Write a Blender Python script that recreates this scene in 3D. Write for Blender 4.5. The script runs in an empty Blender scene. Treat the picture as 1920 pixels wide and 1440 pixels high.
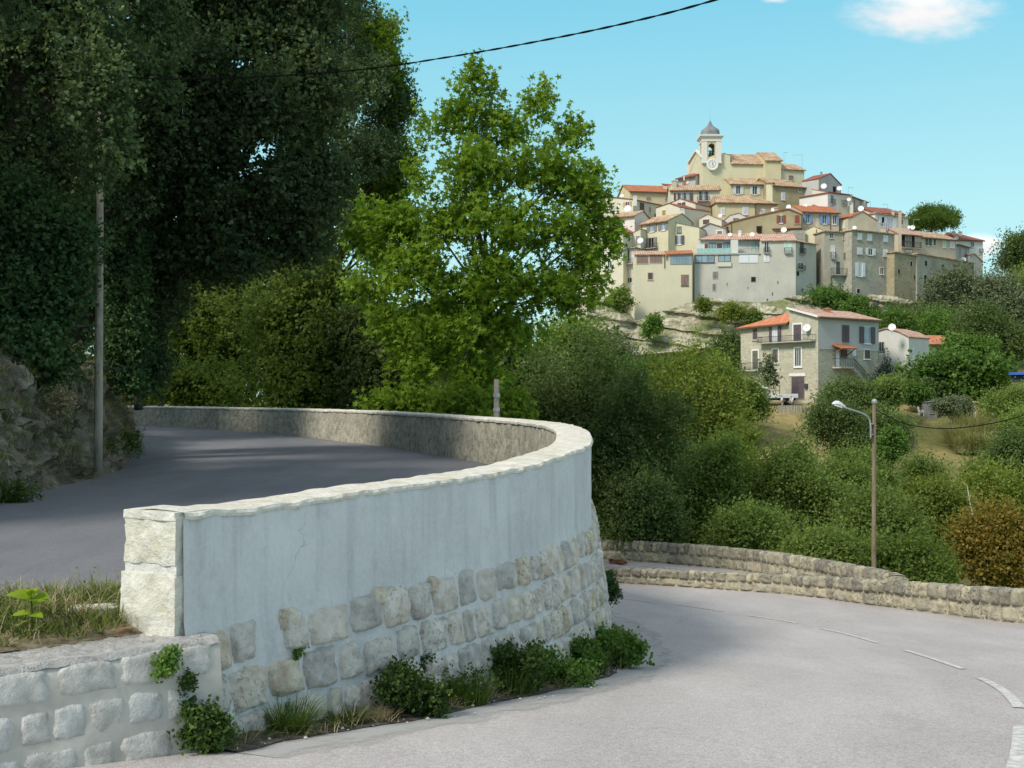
import bpy, math, random
import numpy as np
from mathutils import Vector, noise
from mathutils.geometry import tessellate_polygon

# ---------------------------------------------------------------- camera model
F, CX, CY, EYE = 2133.0, 960.0, 740.0, 1.6          # focal length / horizon in photo pixels
def P(px, py, d): return Vector(((px-CX)/F*d, d, EYE+(CY-py)/F*d))
def PX(px, d): return (px-CX)/F*d
def PZ(py, d): return EYE+(CY-py)/F*d

scene = bpy.context.scene
COL = scene.collection
rnd = random.Random(7)
ORIG = {}

def tag(o, label=None, cat=None, group=None, kind=None):
    if label: o['label'] = label
    if cat: o['category'] = cat
    if group: o['group'] = group
    if kind: o['kind'] = kind
    return o

def thing(name, label, cat, loc, group=None):
    o = bpy.data.objects.new(name, None); COL.objects.link(o)
    o.location = loc; o.empty_display_size = .3
    ORIG[o] = Vector(loc)
    return tag(o, label, cat, group)

class MB:
    def __init__(s): s.v=[]; s.f=[]; s.uv=[]; s.m=[]; s.t=[]
    def poly(s, pts, uvs=None, m=0, t=.5):
        i=len(s.v); s.v += [tuple(p) for p in pts]
        s.f.append(tuple(range(i,i+len(pts)))); s.uv.append(uvs); s.m.append(m); s.t.append(t)
    def obox(s, c, ax, ay, az, m=0, t=.5):
        """box centred at c with half-extent vectors"""
        c=Vector(c); ax=Vector(ax); ay=Vector(ay); az=Vector(az)
        p=[c+sx*ax+sy*ay+sz*az for sz in(-1,1) for sy in(-1,1) for sx in(-1,1)]
        i=len(s.v); s.v += [tuple(q) for q in p]
        fl=[(0,2,3,1),(4,5,7,6),(0,1,5,4),(2,6,7,3),(0,4,6,2),(1,3,7,5)]
        if ax.cross(ay).dot(az) < 0: fl=[f[::-1] for f in fl]
        for f in fl:
            s.f.append(tuple(i+k for k in f)); s.uv.append(None); s.m.append(m); s.t.append(t)
    def box(s, x0,y0,z0,x1,y1,z1, m=0, t=.5):
        s.obox(((x0+x1)/2,(y0+y1)/2,(z0+z1)/2),((x1-x0)/2,0,0),(0,(y1-y0)/2,0),(0,0,(z1-z0)/2),m,t)
    def bar(s, a, b, w, h=None, up=(0,0,1), m=0):
        a=Vector(a); b=Vector(b); d=b-a
        if d.length<1e-6: return
        u=Vector(up); side=d.cross(u)
        if side.length<1e-4: side=d.cross(Vector((1,0,0)))
        side.normalize(); upv=side.cross(d).normalized()
        s.obox((a+b)/2, d/2, side*w/2, upv*(h or w)/2, m)
    def tube(s, pts, rad, n=8, m=0, cap=True, t=.5):
        pts=[Vector(p) for p in pts]
        if not hasattr(rad,'__len__'): rad=[rad]*len(pts)
        i0=len(s.v); ref=None
        for k,p in enumerate(pts):
            d=(pts[min(k+1,len(pts)-1)]-pts[max(k-1,0)]).normalized()
            if ref is None:
                ref=Vector((1,0,0)) if abs(d.x)<.8 else Vector((0,1,0))
            a=(ref-d*ref.dot(d)).normalized(); b=d.cross(a); ref=a
            for j in range(n):
                an=2*math.pi*j/n
                s.v.append(tuple(p+(a*math.cos(an)+b*math.sin(an))*rad[k]))
        for k in range(len(pts)-1):
            for j in range(n):
                q=(i0+k*n+j, i0+k*n+(j+1)%n, i0+(k+1)*n+(j+1)%n, i0+(k+1)*n+j)
                s.f.append(q); s.uv.append([(j/n,k),((j+1)/n,k),((j+1)/n,k+1),(j/n,k+1)]); s.m.append(m); s.t.append(t)
        if cap:
            s.f.append(tuple(i0+j for j in reversed(range(n)))); s.uv.append(None); s.m.append(m); s.t.append(t)
            e=i0+(len(pts)-1)*n
            s.f.append(tuple(e+j for j in range(n))); s.uv.append(None); s.m.append(m); s.t.append(t)
    def lathe(s, prof, c, n=16, m=0, sq=0.0):
        """prof: list of (r,z); sq: 0 round .. 1 squarish"""
        i0=len(s.v)
        for r,z in prof:
            for j in range(n):
                an=2*math.pi*(j+.5)/n; cx,sy=math.cos(an),math.sin(an)
                k=1+(1/max(abs(cx),abs(sy))-1)*sq
                s.v.append((c[0]+r*cx*k,c[1]+r*sy*k,c[2]+z))
        for k in range(len(prof)-1):
            for j in range(n):
                s.f.append((i0+k*n+j,i0+k*n+(j+1)%n,i0+(k+1)*n+(j+1)%n,i0+(k+1)*n+j)); s.uv.append(None); s.m.append(m); s.t.append(.5)
        s.f.append(tuple(i0+j for j in reversed(range(n)))); s.uv.append(None); s.m.append(m); s.t.append(.5)
        e=i0+(len(prof)-1)*n
        s.f.append(tuple(e+j for j in range(n))); s.uv.append(None); s.m.append(m); s.t.append(.5)
    def grid(s, fn, nu, nv, uvf=None, m=0, flip=False, t=.5):
        i0=len(s.v)
        for a in range(nu+1):
            for b in range(nv+1): s.v.append(tuple(fn(a/nu,b/nv)))
        for a in range(nu):
            for b in range(nv):
                q=[(a,b),(a+1,b),(a+1,b+1),(a,b+1)]
                if flip: q=q[::-1]
                s.f.append(tuple(i0+x*(nv+1)+y for x,y in q))
                s.uv.append([uvf(x/nu,y/nv) for x,y in q] if uvf else None); s.m.append(m); s.t.append(t)
    def build(s, name, mats, parent=None, smooth=False):
        o=Vector((0,0,0)) if parent is None else ORIG[parent]
        me=bpy.data.meshes.new(name)
        v=[(a-o.x,b-o.y,c-o.z) for a,b,c in s.v]
        me.from_pydata(v,[],s.f)
        if not isinstance(mats,(list,tuple)): mats=[mats]
        for k in mats: me.materials.append(k)
        if len(mats)>1: me.polygons.foreach_set('material_index', s.m)
        if any(u is not None for u in s.uv):
            l=me.uv_layers.new(name='UVMap'); fl=[]
            for f,u in zip(s.f,s.uv):
                fl += ([c for q in u for c in q] if u else [0.0]*(2*len(f)))
            l.data.foreach_set('uv', fl)
        at=me.attributes.new('tint','FLOAT','FACE'); at.data.foreach_set('value', s.t)
        if smooth: me.polygons.foreach_set('use_smooth',[True]*len(s.f))
        me.update()
        ob=bpy.data.objects.new(name, me); COL.objects.link(ob)
        if parent is not None: ob.parent=parent
        ORIG[ob]=o
        return ob

def nz(x,y=0.,z=0.): return noise.noise(Vector((x,y,z)))
def fbm(x,y=0.,z=0.,o=4):
    a=0.; w=.5; f=1.
    for _ in range(o):
        a+=w*noise.noise(Vector((x*f,y*f,z*f))); w*=.5; f*=2.03
    return a
def interp(x, pts):
    if x<=pts[0][0]: return pts[0][1]
    for (a,b),(c,d) in zip(pts,pts[1:]):
        if x<=c: return b+(d-b)*(x-a)/(c-a)
    return pts[-1][1]
def smooth(x,a,b):
    t=max(0.,min(1.,(x-a)/(b-a))); return t*t*(3-2*t)

def catmull(pts, step):
    """dense resample of a 3-D polyline through Catmull-Rom"""
    pts=[Vector(p) for p in pts]; out=[]
    ext=[2*pts[0]-pts[1]]+pts+[2*pts[-1]-pts[-2]]
    for i in range(1,len(ext)-2):
        p0,p1,p2,p3=ext[i-1:i+3]
        n=max(2,int((p2-p1).length/step))
        for k in range(n):
            t=k/n
            out.append(.5*((2*p1)+(p2-p0)*t+(2*p0-5*p1+4*p2-p3)*t*t+(3*p1-p0-3*p2+p3)*t**3))
    out.append(pts[-1]); return out

# ---------------------------------------------------------------- materials
def new_mat(name):
    m=bpy.data.materials.new(name); m.use_nodes=True
    nt=m.node_tree; nt.nodes.clear()
    out=nt.nodes.new('ShaderNodeOutputMaterial'); bs=nt.nodes.new('ShaderNodeBsdfPrincipled')
    nt.links.new(bs.outputs[0],out.inputs[0])
    return m,nt,bs
def N(nt,t,**k):
    n=nt.nodes.new('ShaderNode'+t)
    for a,b in k.items(): setattr(n,a,b)
    return n
def c4(c): return (c[0],c[1],c[2],1)
def coords(nt,kind='Object',scale=(1,1,1)):
    tc=N(nt,'TexCoord'); mp=N(nt,'Mapping'); mp.inputs['Scale'].default_value=scale
    nt.links.new(tc.outputs[kind],mp.inputs[0]); return mp.outputs[0]
def noise_n(nt,co,scale,detail=4,rough=.55):
    n=N(nt,'TexNoise'); n.inputs['Scale'].default_value=scale; n.inputs['Detail'].default_value=detail
    n.inputs['Roughness'].default_value=rough
    nt.links.new(co,n.inputs['Vector']); return n.outputs['Fac']
def ramp(nt,fac,stops):
    r=N(nt,'ValToRGB'); e=r.color_ramp.elements
    while len(e)<len(stops): e.new(.5)
    for k,(p,c) in zip(e,stops): k.position=p; k.color=c4(c)
    nt.links.new(fac,r.inputs[0]); return r.outputs[0]
def mixc(nt,fac,a,b,mode='MIX'):
    m=N(nt,'MixRGB',blend_type=mode)
    for s,i in ((fac,0),(a,1),(b,2)):
        if hasattr(s,'links'): nt.links.new(s,m.inputs[i])
        elif i==0: m.inputs[0].default_value=s
        else: m.inputs[i].default_value=c4(s)
    return m.outputs[0]
def bump(nt,bs,h,strength,dist=.02):
    b=N(nt,'Bump'); b.inputs['Strength'].default_value=strength; b.inputs['Distance'].default_value=dist
    nt.links.new(h,b.inputs['Height']); nt.links.new(b.outputs[0],bs.inputs['Normal'])
def spec(bs,v): bs.inputs['Specular IOR Level'].default_value=v
MATS={}
def plain(name,c,rough=.6,metal=0.,var=.12,scale=3.,sp=.3):
    """painted/solid surface with a little mottling"""
    if name in MATS: return MATS[name]
    m,nt,bs=new_mat(name); co=coords(nt)
    f=noise_n(nt,co,scale)
    d=tuple(x*(1-var*1.6) for x in c); l=tuple(min(1,x*(1+var)) for x in c)
    nt.links.new(ramp(nt,f,[(.3,d),(.7,l)]),bs.inputs['Base Color'])
    bs.inputs['Roughness'].default_value=rough; bs.inputs['Metallic'].default_value=metal; spec(bs,sp)
    MATS[name]=m; return m
def plaster(name,c,stain=(.35,.33,.28),amt=.45,sc=.35):
    """aged render: big blotches, vertical streaks, fine grain"""
    if name in MATS: return MATS[name]
    m,nt,bs=new_mat(name); co=coords(nt); cs=coords(nt,'Object',(1.6,1.6,.18))
    blot=noise_n(nt,co,sc,5,.6); strk=noise_n(nt,cs,1.1,5,.65); fine=noise_n(nt,co,9,3)
    a=mixc(nt,ramp(nt,blot,[(.38,(0,0,0)),(.72,(min(.9,amt*1.3),)*3)]),c,stain)
    b=mixc(nt,ramp(nt,strk,[(.55,(0,0,0)),(.85,(amt*.6,)*3)]),a,tuple(x*.7 for x in stain))
    d=mixc(nt,.16,b,ramp(nt,fine,[(.3,(.3,.3,.3)),(.7,(.75,.75,.75))]),'OVERLAY')
    nt.links.new(d,bs.inputs['Base Color']); bs.inputs['Roughness'].default_value=.85; spec(bs,.2)
    bump(nt,bs,fine,.25,.03); MATS[name]=m; return m
def rubble(name,c1,c2,mort,scale=2.2,amt=.6):
    """rubble-stone masonry: voronoi stones with mortar"""
    if name in MATS: return MATS[name]
    m,nt,bs=new_mat(name); co=coords(nt,'UV',(1,1.6,1)); ob=coords(nt)
    w=noise_n(nt,co,3.,2)
    cd=N(nt,'VectorMath',operation='ADD'); nt.links.new(co,cd.inputs[0])
    sc=N(nt,'VectorMath',operation='SCALE'); sc.inputs['Scale'].default_value=.25
    wn=N(nt,'TexNoise'); wn.inputs['Scale'].default_value=3; nt.links.new(co,wn.inputs['Vector'])
    nt.links.new(wn.outputs['Color'],sc.inputs[0]); nt.links.new(sc.outputs[0],cd.inputs[1])
    v=N(nt,'TexVoronoi'); v.inputs['Scale'].default_value=scale; nt.links.new(cd.outputs[0],v.inputs['Vector'])
    e=N(nt,'TexVoronoi',feature='DISTANCE_TO_EDGE'); e.inputs['Scale'].default_value=scale; nt.links.new(cd.outputs[0],e.inputs['Vector'])
    sep=N(nt,'SeparateColor'); nt.links.new(v.outputs['Color'],sep.inputs[0])
    st=ramp(nt,sep.outputs[0],[(.1,c1),(.9,c2)])
    edge=ramp(nt,e.outputs['Distance'],[(.02,(1,1,1)),(.1,(0,0,0))])
    a=mixc(nt,edge,st,mort)
    blot=noise_n(nt,ob,.4,5,.6)
    b=mixc(nt,ramp(nt,blot,[(.4,(0,0,0)),(.8,(amt,amt,amt))]),a,tuple(x*.55 for x in mort))
    nt.links.new(b,bs.inputs['Base Color']); bs.inputs['Roughness'].default_value=.9; spec(bs,.15)
    bump(nt,bs,ramp(nt,e.outputs['Distance'],[(0,(0,0,0)),(.15,(1,1,1))]),.5,.05)
    MATS[name]=m; return m
def tiles(name,c1,c2,c3,pitch=.22,rows=.36):
    """canal tiles: rows running down the slope (UV in metres: u along eave, v up slope)"""
    if name in MATS: return MATS[name]
    m,nt,bs=new_mat(name); co=coords(nt,'UV'); ob=coords(nt)
    w=N(nt,'TexWave',wave_type='BANDS',bands_direction='X'); w.inputs['Scale'].default_value=1/pitch*.31416/2*1.0
    w.inputs['Distortion'].default_value=.4; w.inputs['Detail'].default_value=1; nt.links.new(co,w.inputs['Vector'])
    br=N(nt,'TexBrick'); br.offset=.5; br.inputs['Scale'].default_value=1; br.inputs['Mortar Size'].default_value=.01
    br.inputs['Brick Width'].default_value=pitch; br.inputs['Row Height'].default_value=rows
    br.inputs['Color1'].default_value=(0,0,0,1); br.inputs['Color2'].default_value=(1,1,1,1); br.inputs['Mortar'].default_value=(.1,.1,.1,1)
    nt.links.new(co,br.inputs['Vector'])
    wn=N(nt,'TexWhiteNoise'); sn=N(nt,'VectorMath',operation='SNAP'); sn.inputs[1].default_value=(pitch*2,rows,1)
    nt.links.new(co,sn.inputs[0]); nt.links.new(sn.outputs[0],wn.inputs['Vector'])
    a=ramp(nt,wn.outputs['Value'],[(.0,c1),(.5,c2),(1,c3)])
    blot=noise_n(nt,ob,.8,4)
    b=mixc(nt,ramp(nt,blot,[(.4,(0,0,0)),(.7,(.55,.55,.55))]),a,tuple(x*.62 for x in c1))
    c=mixc(nt,ramp(nt,w.outputs['Fac'],[(.05,(.5,.5,.5)),(.4,(0,0,0))]),b,tuple(x*.5 for x in c1))
    nt.links.new(c,bs.inputs['Base Color']); bs.inputs['Roughness'].default_value=.85; spec(bs,.2)
    bump(nt,bs,w.outputs['Fac'],.7,.08)
    MATS[name]=m; return m
def leafmat(name,dark,mid,light,trans=.3,rough=.5):
    if name in MATS: return MATS[name]
    m,nt,bs=new_mat(name)
    at=N(nt,'Attribute',attribute_name='tint'); oi=N(nt,'ObjectInfo')
    col=ramp(nt,at.outputs['Fac'],[(0,dark),(.5,mid),(1,light)])
    hs=N(nt,'HueSaturation'); mr=N(nt,'MapRange')
    mr.inputs['To Min'].default_value=.82; mr.inputs['To Max'].default_value=1.15
    nt.links.new(oi.outputs['Random'],mr.inputs[0]); nt.links.new(mr.outputs[0],hs.inputs['Value']); nt.links.new(col,hs.inputs['Color'])
    nt.links.new(hs.outputs[0],bs.inputs['Base Color']); bs.inputs['Roughness'].default_value=max(rough,.55); spec(bs,.14)
    tr=N(nt,'BsdfTranslucent'); mx=N(nt,'MixShader'); mx.inputs[0].default_value=trans
    tc=mixc(nt,1.,hs.outputs[0],(1.25,1.2,.6),'MULTIPLY'); nt.links.new(tc,tr.inputs[0])
    out=[n for n in nt.nodes if n.type=='OUTPUT_MATERIAL'][0]
    nt.links.new(bs.outputs[0],mx.inputs[1]); nt.links.new(tr.outputs[0],mx.inputs[2]); nt.links.new(mx.outputs[0],out.inputs[0])
    MATS[name]=m; return m
def bark(name,c):
    if name in MATS: return MATS[name]
    m,nt,bs=new_mat(name); co=coords(nt,'Object',(6,6,1.2))
    f=noise_n(nt,co,2.,6,.65)
    nt.links.new(ramp(nt,f,[(.3,tuple(x*.45 for x in c)),(.7,c)]),bs.inputs['Base Color'])
    bs.inputs['Roughness'].default_value=.9; spec(bs,.15); bump(nt,bs,f,.8,.03); MATS[name]=m; return m
def glassy(name,c,rough=.12):
    """window glass: dark reflective pane"""
    if name in MATS: return MATS[name]
    m,nt,bs=new_mat(name); co=coords(nt); f=noise_n(nt,co,.8,2)
    nt.links.new(ramp(nt,f,[(.3,tuple(x*.6 for x in c)),(.7,c)]),bs.inputs['Base Color'])
    bs.inputs['Roughness'].default_value=rough; spec(bs,.6); MATS[name]=m; return m

# ---------------------------------------------------------------- foliage
def leaf_cloud(name, blobs, nspr, per, leaf, mat, parent, seed, shape='quad', up=.25, out=.7, aspect=.45, spread=.8, slen=(2,5), shell=(.72,1.03), flat=.5, sub=9, ssz=(.30,.46)):
    """leaf mesh: sprigs of leaves over the shells of ellipsoid blobs (cx,cy,cz,rx,ry,rz)"""
    rg=np.random.default_rng(seed)
    B=np.array(blobs,float)
    if sub:   # second level: clumps over every blob, so light and dark pockets form
        q=rg.normal(size=(len(B)*sub,3)); q[:,2]+=.15; q/=np.linalg.norm(q,axis=1)[:,None]
        R=np.repeat(B,sub,0); f=rg.uniform(.55,.9,len(q)); k=rg.uniform(ssz[0],ssz[1],len(q))
        B=np.concatenate([np.column_stack([R[:,:3]+q*R[:,3:6]*f[:,None], R[:,3:6]*k[:,None]]), np.column_stack([B[:,:3],B[:,3:6]*.5])])
    w=(B[:,3]*B[:,5]+B[:,3]*B[:,4]); w/=w.sum()
    bi=rg.choice(len(B),nspr,p=w)
    d=rg.normal(size=(nspr,3)); d[:,2]+=up; d/=np.linalg.norm(d,axis=1)[:,None]
    r=rg.uniform(shell[0],shell[1],nspr)
    org=B[bi,:3]+d*r[:,None]*B[bi,3:6]
    sd=d*out+rg.normal(size=(nspr,3))*.5; sd[:,2]+=.12; sd/=np.linalg.norm(sd,axis=1)[:,None]
    L=leaf*rg.uniform(slen[0],slen[1],nspr)
    n=nspr*per; ix=np.repeat(np.arange(nspr),per)
    t=rg.uniform(0,1,n)
    pos=org[ix]+sd[ix]*(L[ix]*t)[:,None]+rg.normal(size=(n,3))*leaf*spread*.5
    a=rg.normal(size=(n,3))+sd[ix]*.8; a/=np.linalg.norm(a,axis=1)[:,None]
    nn=rg.normal(size=(n,3))*.8+d[ix]*.5; nn[:,2]+=flat
    b=np.cross(nn,a); b/=np.linalg.norm(b,axis=1)[:,None]+1e-9
    nn=np.cross(a,b)
    s=leaf*rg.uniform(.6,1.25,n)[:,None]
    if shape=='quad':
        V=np.stack([pos-a*s*.5, pos+b*s*aspect-nn*s*.12, pos+a*s*.55, pos-b*s*aspect-nn*s*.12],1)
    else:  # lobed leaf
        vs=[]
        for k in range(10):
            an=math.pi*2*k/10+math.pi/2
            rr=.62 if k%2==0 else .27
            if k==5: rr=.12
            x,y=math.cos(an)*rr,math.sin(an)*rr
            vs.append(pos+b*s*x+a*s*y-nn*s*(x*x*.35))
        V=np.stack(vs,1)
    k=V.shape[1]
    o=ORIG[parent] if parent is not None else Vector((0,0,0))
    V=(V.reshape(-1,3)-np.array(o)).astype(np.float32)
    bt=rg.uniform(-.18,.18,len(B)); st=rg.normal(0,.13,nspr)
    tint=np.clip(.5+bt[bi][ix]+st[ix]+rg.normal(0,.13,n),0,1).astype(np.float32)
    me=bpy.data.meshes.new(name)
    me.vertices.add(len(V)); me.vertices.foreach_set('co',V.ravel())
    me.loops.add(n*k); me.loops.foreach_set('vertex_index',np.arange(n*k,dtype=np.int32))
    me.polygons.add(n); me.polygons.foreach_set('loop_start',np.arange(0,n*k,k,dtype=np.int32))
    at=me.attributes.new('tint','FLOAT','FACE'); at.data.foreach_set('value',tint)
    me.materials.append(mat); me.update(calc_edges=True)
    ob=bpy.data.objects.new(name,me); COL.objects.link(ob)
    if parent is not None: ob.parent=parent
    ORIG[ob]=o
    return ob

def make_blobs(c, R, k, rg, size=(.34,.52), squash=.85, low=-.75):
    out=[]
    for i in range(k):
        for _ in range(30):
            d=Vector((rg.gauss(0,1),rg.gauss(0,1),rg.gauss(0,1))).normalized()*rg.uniform(.35,.82)
            if d.z>low: break
        s=rg.uniform(*size)
        out.append((c[0]+d.x*R[0],c[1]+d.y*R[1],c[2]+d.z*R[2],R[0]*s,R[1]*s,R[2]*s*squash))
    out.append((c[0],c[1],c[2],R[0]*.55,R[1]*.55,R[2]*.55))
    return out

def limbs(base, blobs, r0, mat, parent, rg, lean=0.25, fork=.35, nmax=14, name='trunk'):
    mb=MB(); base=Vector(base)
    top=Vector((sum(b[0] for b in blobs)/len(blobs),sum(b[1] for b in blobs)/len(blobs),max(b[2] for b in blobs)))
    def path(a,b,n,wob):
        pts=[]
        for k in range(n+1):
            t=k/n; p=a.lerp(b,t)
            if 0<k<n: p=p+Vector((rg.gauss(0,wob),rg.gauss(0,wob),rg.gauss(0,wob*.3)))
            pts.append(p)
        return pts
    h=(top-base).length
    tr=path(base,top,7,h*.015)
    mb.tube(tr,[r0*(1.25 if k==0 else 1-.8*k/7) for k in range(8)],8)
    for b in blobs[:nmax]:
        c=Vector(b[:3]); t=max(fork*.6,min(.85,fork+ .5*(c.z-base.z)/h -.2))
        k=t*7; i=int(k); a=tr[i].lerp(tr[min(i+1,7)],k-i)
        ra=r0*(1-.8*t)*.55
        q=path(a,c,5,(c-a).length*.05)
        mb.tube(q,[ra*(1-.85*j/5) for j in range(6)],6)
    return mb.build(name,mat,parent,smooth=True)
# ---------------------------------------------------------------- camera, light, sky
cam=bpy.data.cameras.new('camera'); co=bpy.data.objects.new('camera',cam); COL.objects.link(co)
co.location=(0,0,EYE); co.rotation_euler=(math.pi/2,0,0)
cam.sensor_width=36; cam.lens=F/1920*36; cam.shift_y=20/1920; cam.clip_end=20000; cam.clip_start=.05
scene.camera=co
SUN_EL=math.radians(43); SUN_DIR=Vector((-.76,-.65,0)).normalized()      # horizontal direction towards the sun
sd=Vector((SUN_DIR.x*math.cos(SUN_EL),SUN_DIR.y*math.cos(SUN_EL),math.sin(SUN_EL)))
ld=bpy.data.lights.new('sun','SUN'); ld.energy=1.5; ld.angle=math.radians(14); ld.color=(1.0,.92,.80)
lo=bpy.data.objects.new('sun',ld); COL.objects.link(lo); lo.rotation_euler=sd.to_track_quat('Z','Y').to_euler()
lo.location=(-30,-20,40)
w=bpy.data.worlds.new('World'); scene.world=w; w.use_nodes=True
nt=w.node_tree; bg=nt.nodes['Background']
sky=N(nt,'TexSky',sky_type='NISHITA'); sky.sun_disc=False; sky.sun_elevation=SUN_EL
sky.sun_rotation=math.atan2(SUN_DIR.x,SUN_DIR.y)
sky.air_density=1.0; sky.dust_density=.3; sky.ozone_density=1.5; sky.altitude=200
g0=N(nt,'TexCoord'); sz=N(nt,'SeparateXYZ'); nt.links.new(g0.outputs['Generated'],sz.inputs[0])
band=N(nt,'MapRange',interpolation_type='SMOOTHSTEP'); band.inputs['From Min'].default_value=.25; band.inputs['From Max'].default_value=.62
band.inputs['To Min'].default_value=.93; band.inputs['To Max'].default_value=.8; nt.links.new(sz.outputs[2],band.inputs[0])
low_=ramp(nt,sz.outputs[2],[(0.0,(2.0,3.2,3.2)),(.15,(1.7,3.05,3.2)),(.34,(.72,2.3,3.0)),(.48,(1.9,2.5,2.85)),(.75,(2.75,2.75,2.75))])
hi_=mixc(nt,1.,sky.outputs[0],(1.12,1.12,1.05),'MULTIPLY')
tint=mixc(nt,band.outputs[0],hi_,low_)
# clouds: two soft white cumulus at fixed sky directions
geo=N(nt,'TexCoord')
def cloud(px,py,rx,ry,seed):
    dv=Vector(((px-CX)/F,1,(CY-py)/F))
    sp=N(nt,'SeparateXYZ'); nt.links.new(geo.outputs['Generated'],sp.inputs[0])
    def M(op,a,b):
        n=N(nt,'Math',operation=op)
        for i,s in enumerate((a,b)):
            if s is None: continue
            if hasattr(s,'links'): nt.links.new(s,n.inputs[i])
            else: n.inputs[i].default_value=s
        return n.outputs[0]
    u=M('MULTIPLY',M('SUBTRACT',M('DIVIDE',sp.outputs[0],M('MAXIMUM',sp.outputs[1],.01)),dv.x),F/rx)
    v=M('MULTIPLY',M('SUBTRACT',M('DIVIDE',sp.outputs[2],M('MAXIMUM',sp.outputs[1],.01)),dv.z),F/ry)
    cb=N(nt,'CombineXYZ'); nt.links.new(u,cb.inputs[0]); nt.links.new(v,cb.inputs[1]); cb.inputs[2].default_value=seed
    nn=noise_n(nt,cb.outputs[0],1.3,7,.58)
    r2=M('ADD',M('MULTIPLY',u,u),M('MULTIPLY',v,v))
    val=M('SUBTRACT',M('ADD',M('SUBTRACT',1.0,r2),M('MULTIPLY',M('SUBTRACT',nn,.5),1.9)),.0)
    front=M('GREATER_THAN',sp.outputs[1],.05)
    mr=N(nt,'MapRange',interpolation_type='SMOOTHSTEP'); mr.inputs['From Min'].default_value=0; mr.inputs['From Max'].default_value=1.15
    nt.links.new(val,mr.inputs[0])
    return M('MULTIPLY',mr.outputs[0],front),v
cur=tint
CL=3.9
for a in ((1735,20,160,66,3.1),(1835,462,52,32,8.3),(1455,-14,50,22,5.0)):
    f,v=cloud(*a)
    shade=ramp(nt,v,[(.0,(CL*.93,CL*.90,CL*.90)),(.5,(CL*1.05,CL*1.05,CL*1.05))])
    cur=mixc(nt,f,cur,shade)
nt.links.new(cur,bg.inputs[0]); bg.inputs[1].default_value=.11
scene.view_settings.view_transform='Standard'; scene.view_settings.look='None'
scene.view_settings.gamma=1; scene.view_settings.exposure=1.3; scene.view_settings.use_curve_mapping=False
scene.render.engine='CYCLES'
cy=scene.cycles; cy.max_bounces=7; cy.diffuse_bounces=4; cy.glossy_bounces=2; cy.transmission_bounces=4; cy.transparent_max_bounces=6
cy.use_denoising=True
cy.sample_clamp_indirect=6
# ================================================================ near setting: roads, bank, walls
def zl(y):   # lower road height
    return interp(y,[(-10,.25),(0,0),(4,-.36),(8,-.87),(14.3,-1.76),(21,-2.65),(28,-3.35),(32,-3.72),(38,-4.15),(45,-4.6),(60,-5.5)])
def lower_hit(px,py):
    d=6.
    for _ in range(60): d=(EYE-zl(d))*F/(py-CY)*.5+d*.5
    return Vector(((px-CX)/F*d,d,zl(d)))

# ---- asphalt
def asphalt(name,base,patch):
    m,nt,bs=new_mat(name); co=coords(nt)
    fine=noise_n(nt,co,95,3,.7); mid=noise_n(nt,co,14,5,.7); big=noise_n(nt,coords(nt,'Object',(.8,.25,1)),.9,6,.65)
    a=mixc(nt,ramp(nt,big,[(.38,(0,0,0)),(.66,(1,1,1))]),base,patch)
    b=mixc(nt,.6,a,ramp(nt,fine,[(.3,(.12,.12,.12)),(.5,(.5,.5,.5)),(.7,(.88,.87,.84))]),'OVERLAY')
    sp2=noise_n(nt,co,42,2,.6); b=mixc(nt,.3,b,ramp(nt,sp2,[(.32,(.25,.25,.25)),(.5,(.5,.5,.5)),(.68,(.74,.73,.72))]),'OVERLAY')
    c=mixc(nt,.35,b,ramp(nt,mid,[(.3,(.35,.35,.35)),(.7,(.64,.64,.64))]),'OVERLAY')
    # hairline cracks
    v=N(nt,'TexVoronoi',feature='DISTANCE_TO_EDGE'); v.inputs['Scale'].default_value=.28
    wv=N(nt,'TexNoise'); wv.inputs['Scale'].default_value=1.2; wv.inputs['Detail'].default_value=5; nt.links.new(co,wv.inputs['Vector'])
    ad=N(nt,'VectorMath',operation='MULTIPLY_ADD'); nt.links.new(wv.outputs['Color'],ad.inputs[0]); ad.inputs[1].default_value=(1.3,1.3,0); nt.links.new(co,ad.inputs[2])
    nt.links.new(ad.outputs[0],v.inputs['Vector'])
    cm=mixc(nt,1.,ramp(nt,v.outputs['Distance'],[(.0,(1,1,1)),(.006,(0,0,0))]),ramp(nt,mid,[(.45,(0,0,0)),(.6,(.5,.5,.5))]),'MULTIPLY')
    c=mixc(nt,cm,c,tuple(x*.5 for x in base))
    nt.links.new(c,bs.inputs['Base Color']); bs.inputs['Roughness'].default_value=.8; spec(bs,.25)
    bump(nt,bs,fine,.35,.01); return m
M_road=asphalt('asphalt_pale',(.39,.365,.36),(.47,.445,.44))
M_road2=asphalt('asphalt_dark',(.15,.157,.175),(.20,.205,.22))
M_line=plain('road_paint',(.56,.55,.53),.7,var=.25,scale=14)

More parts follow.
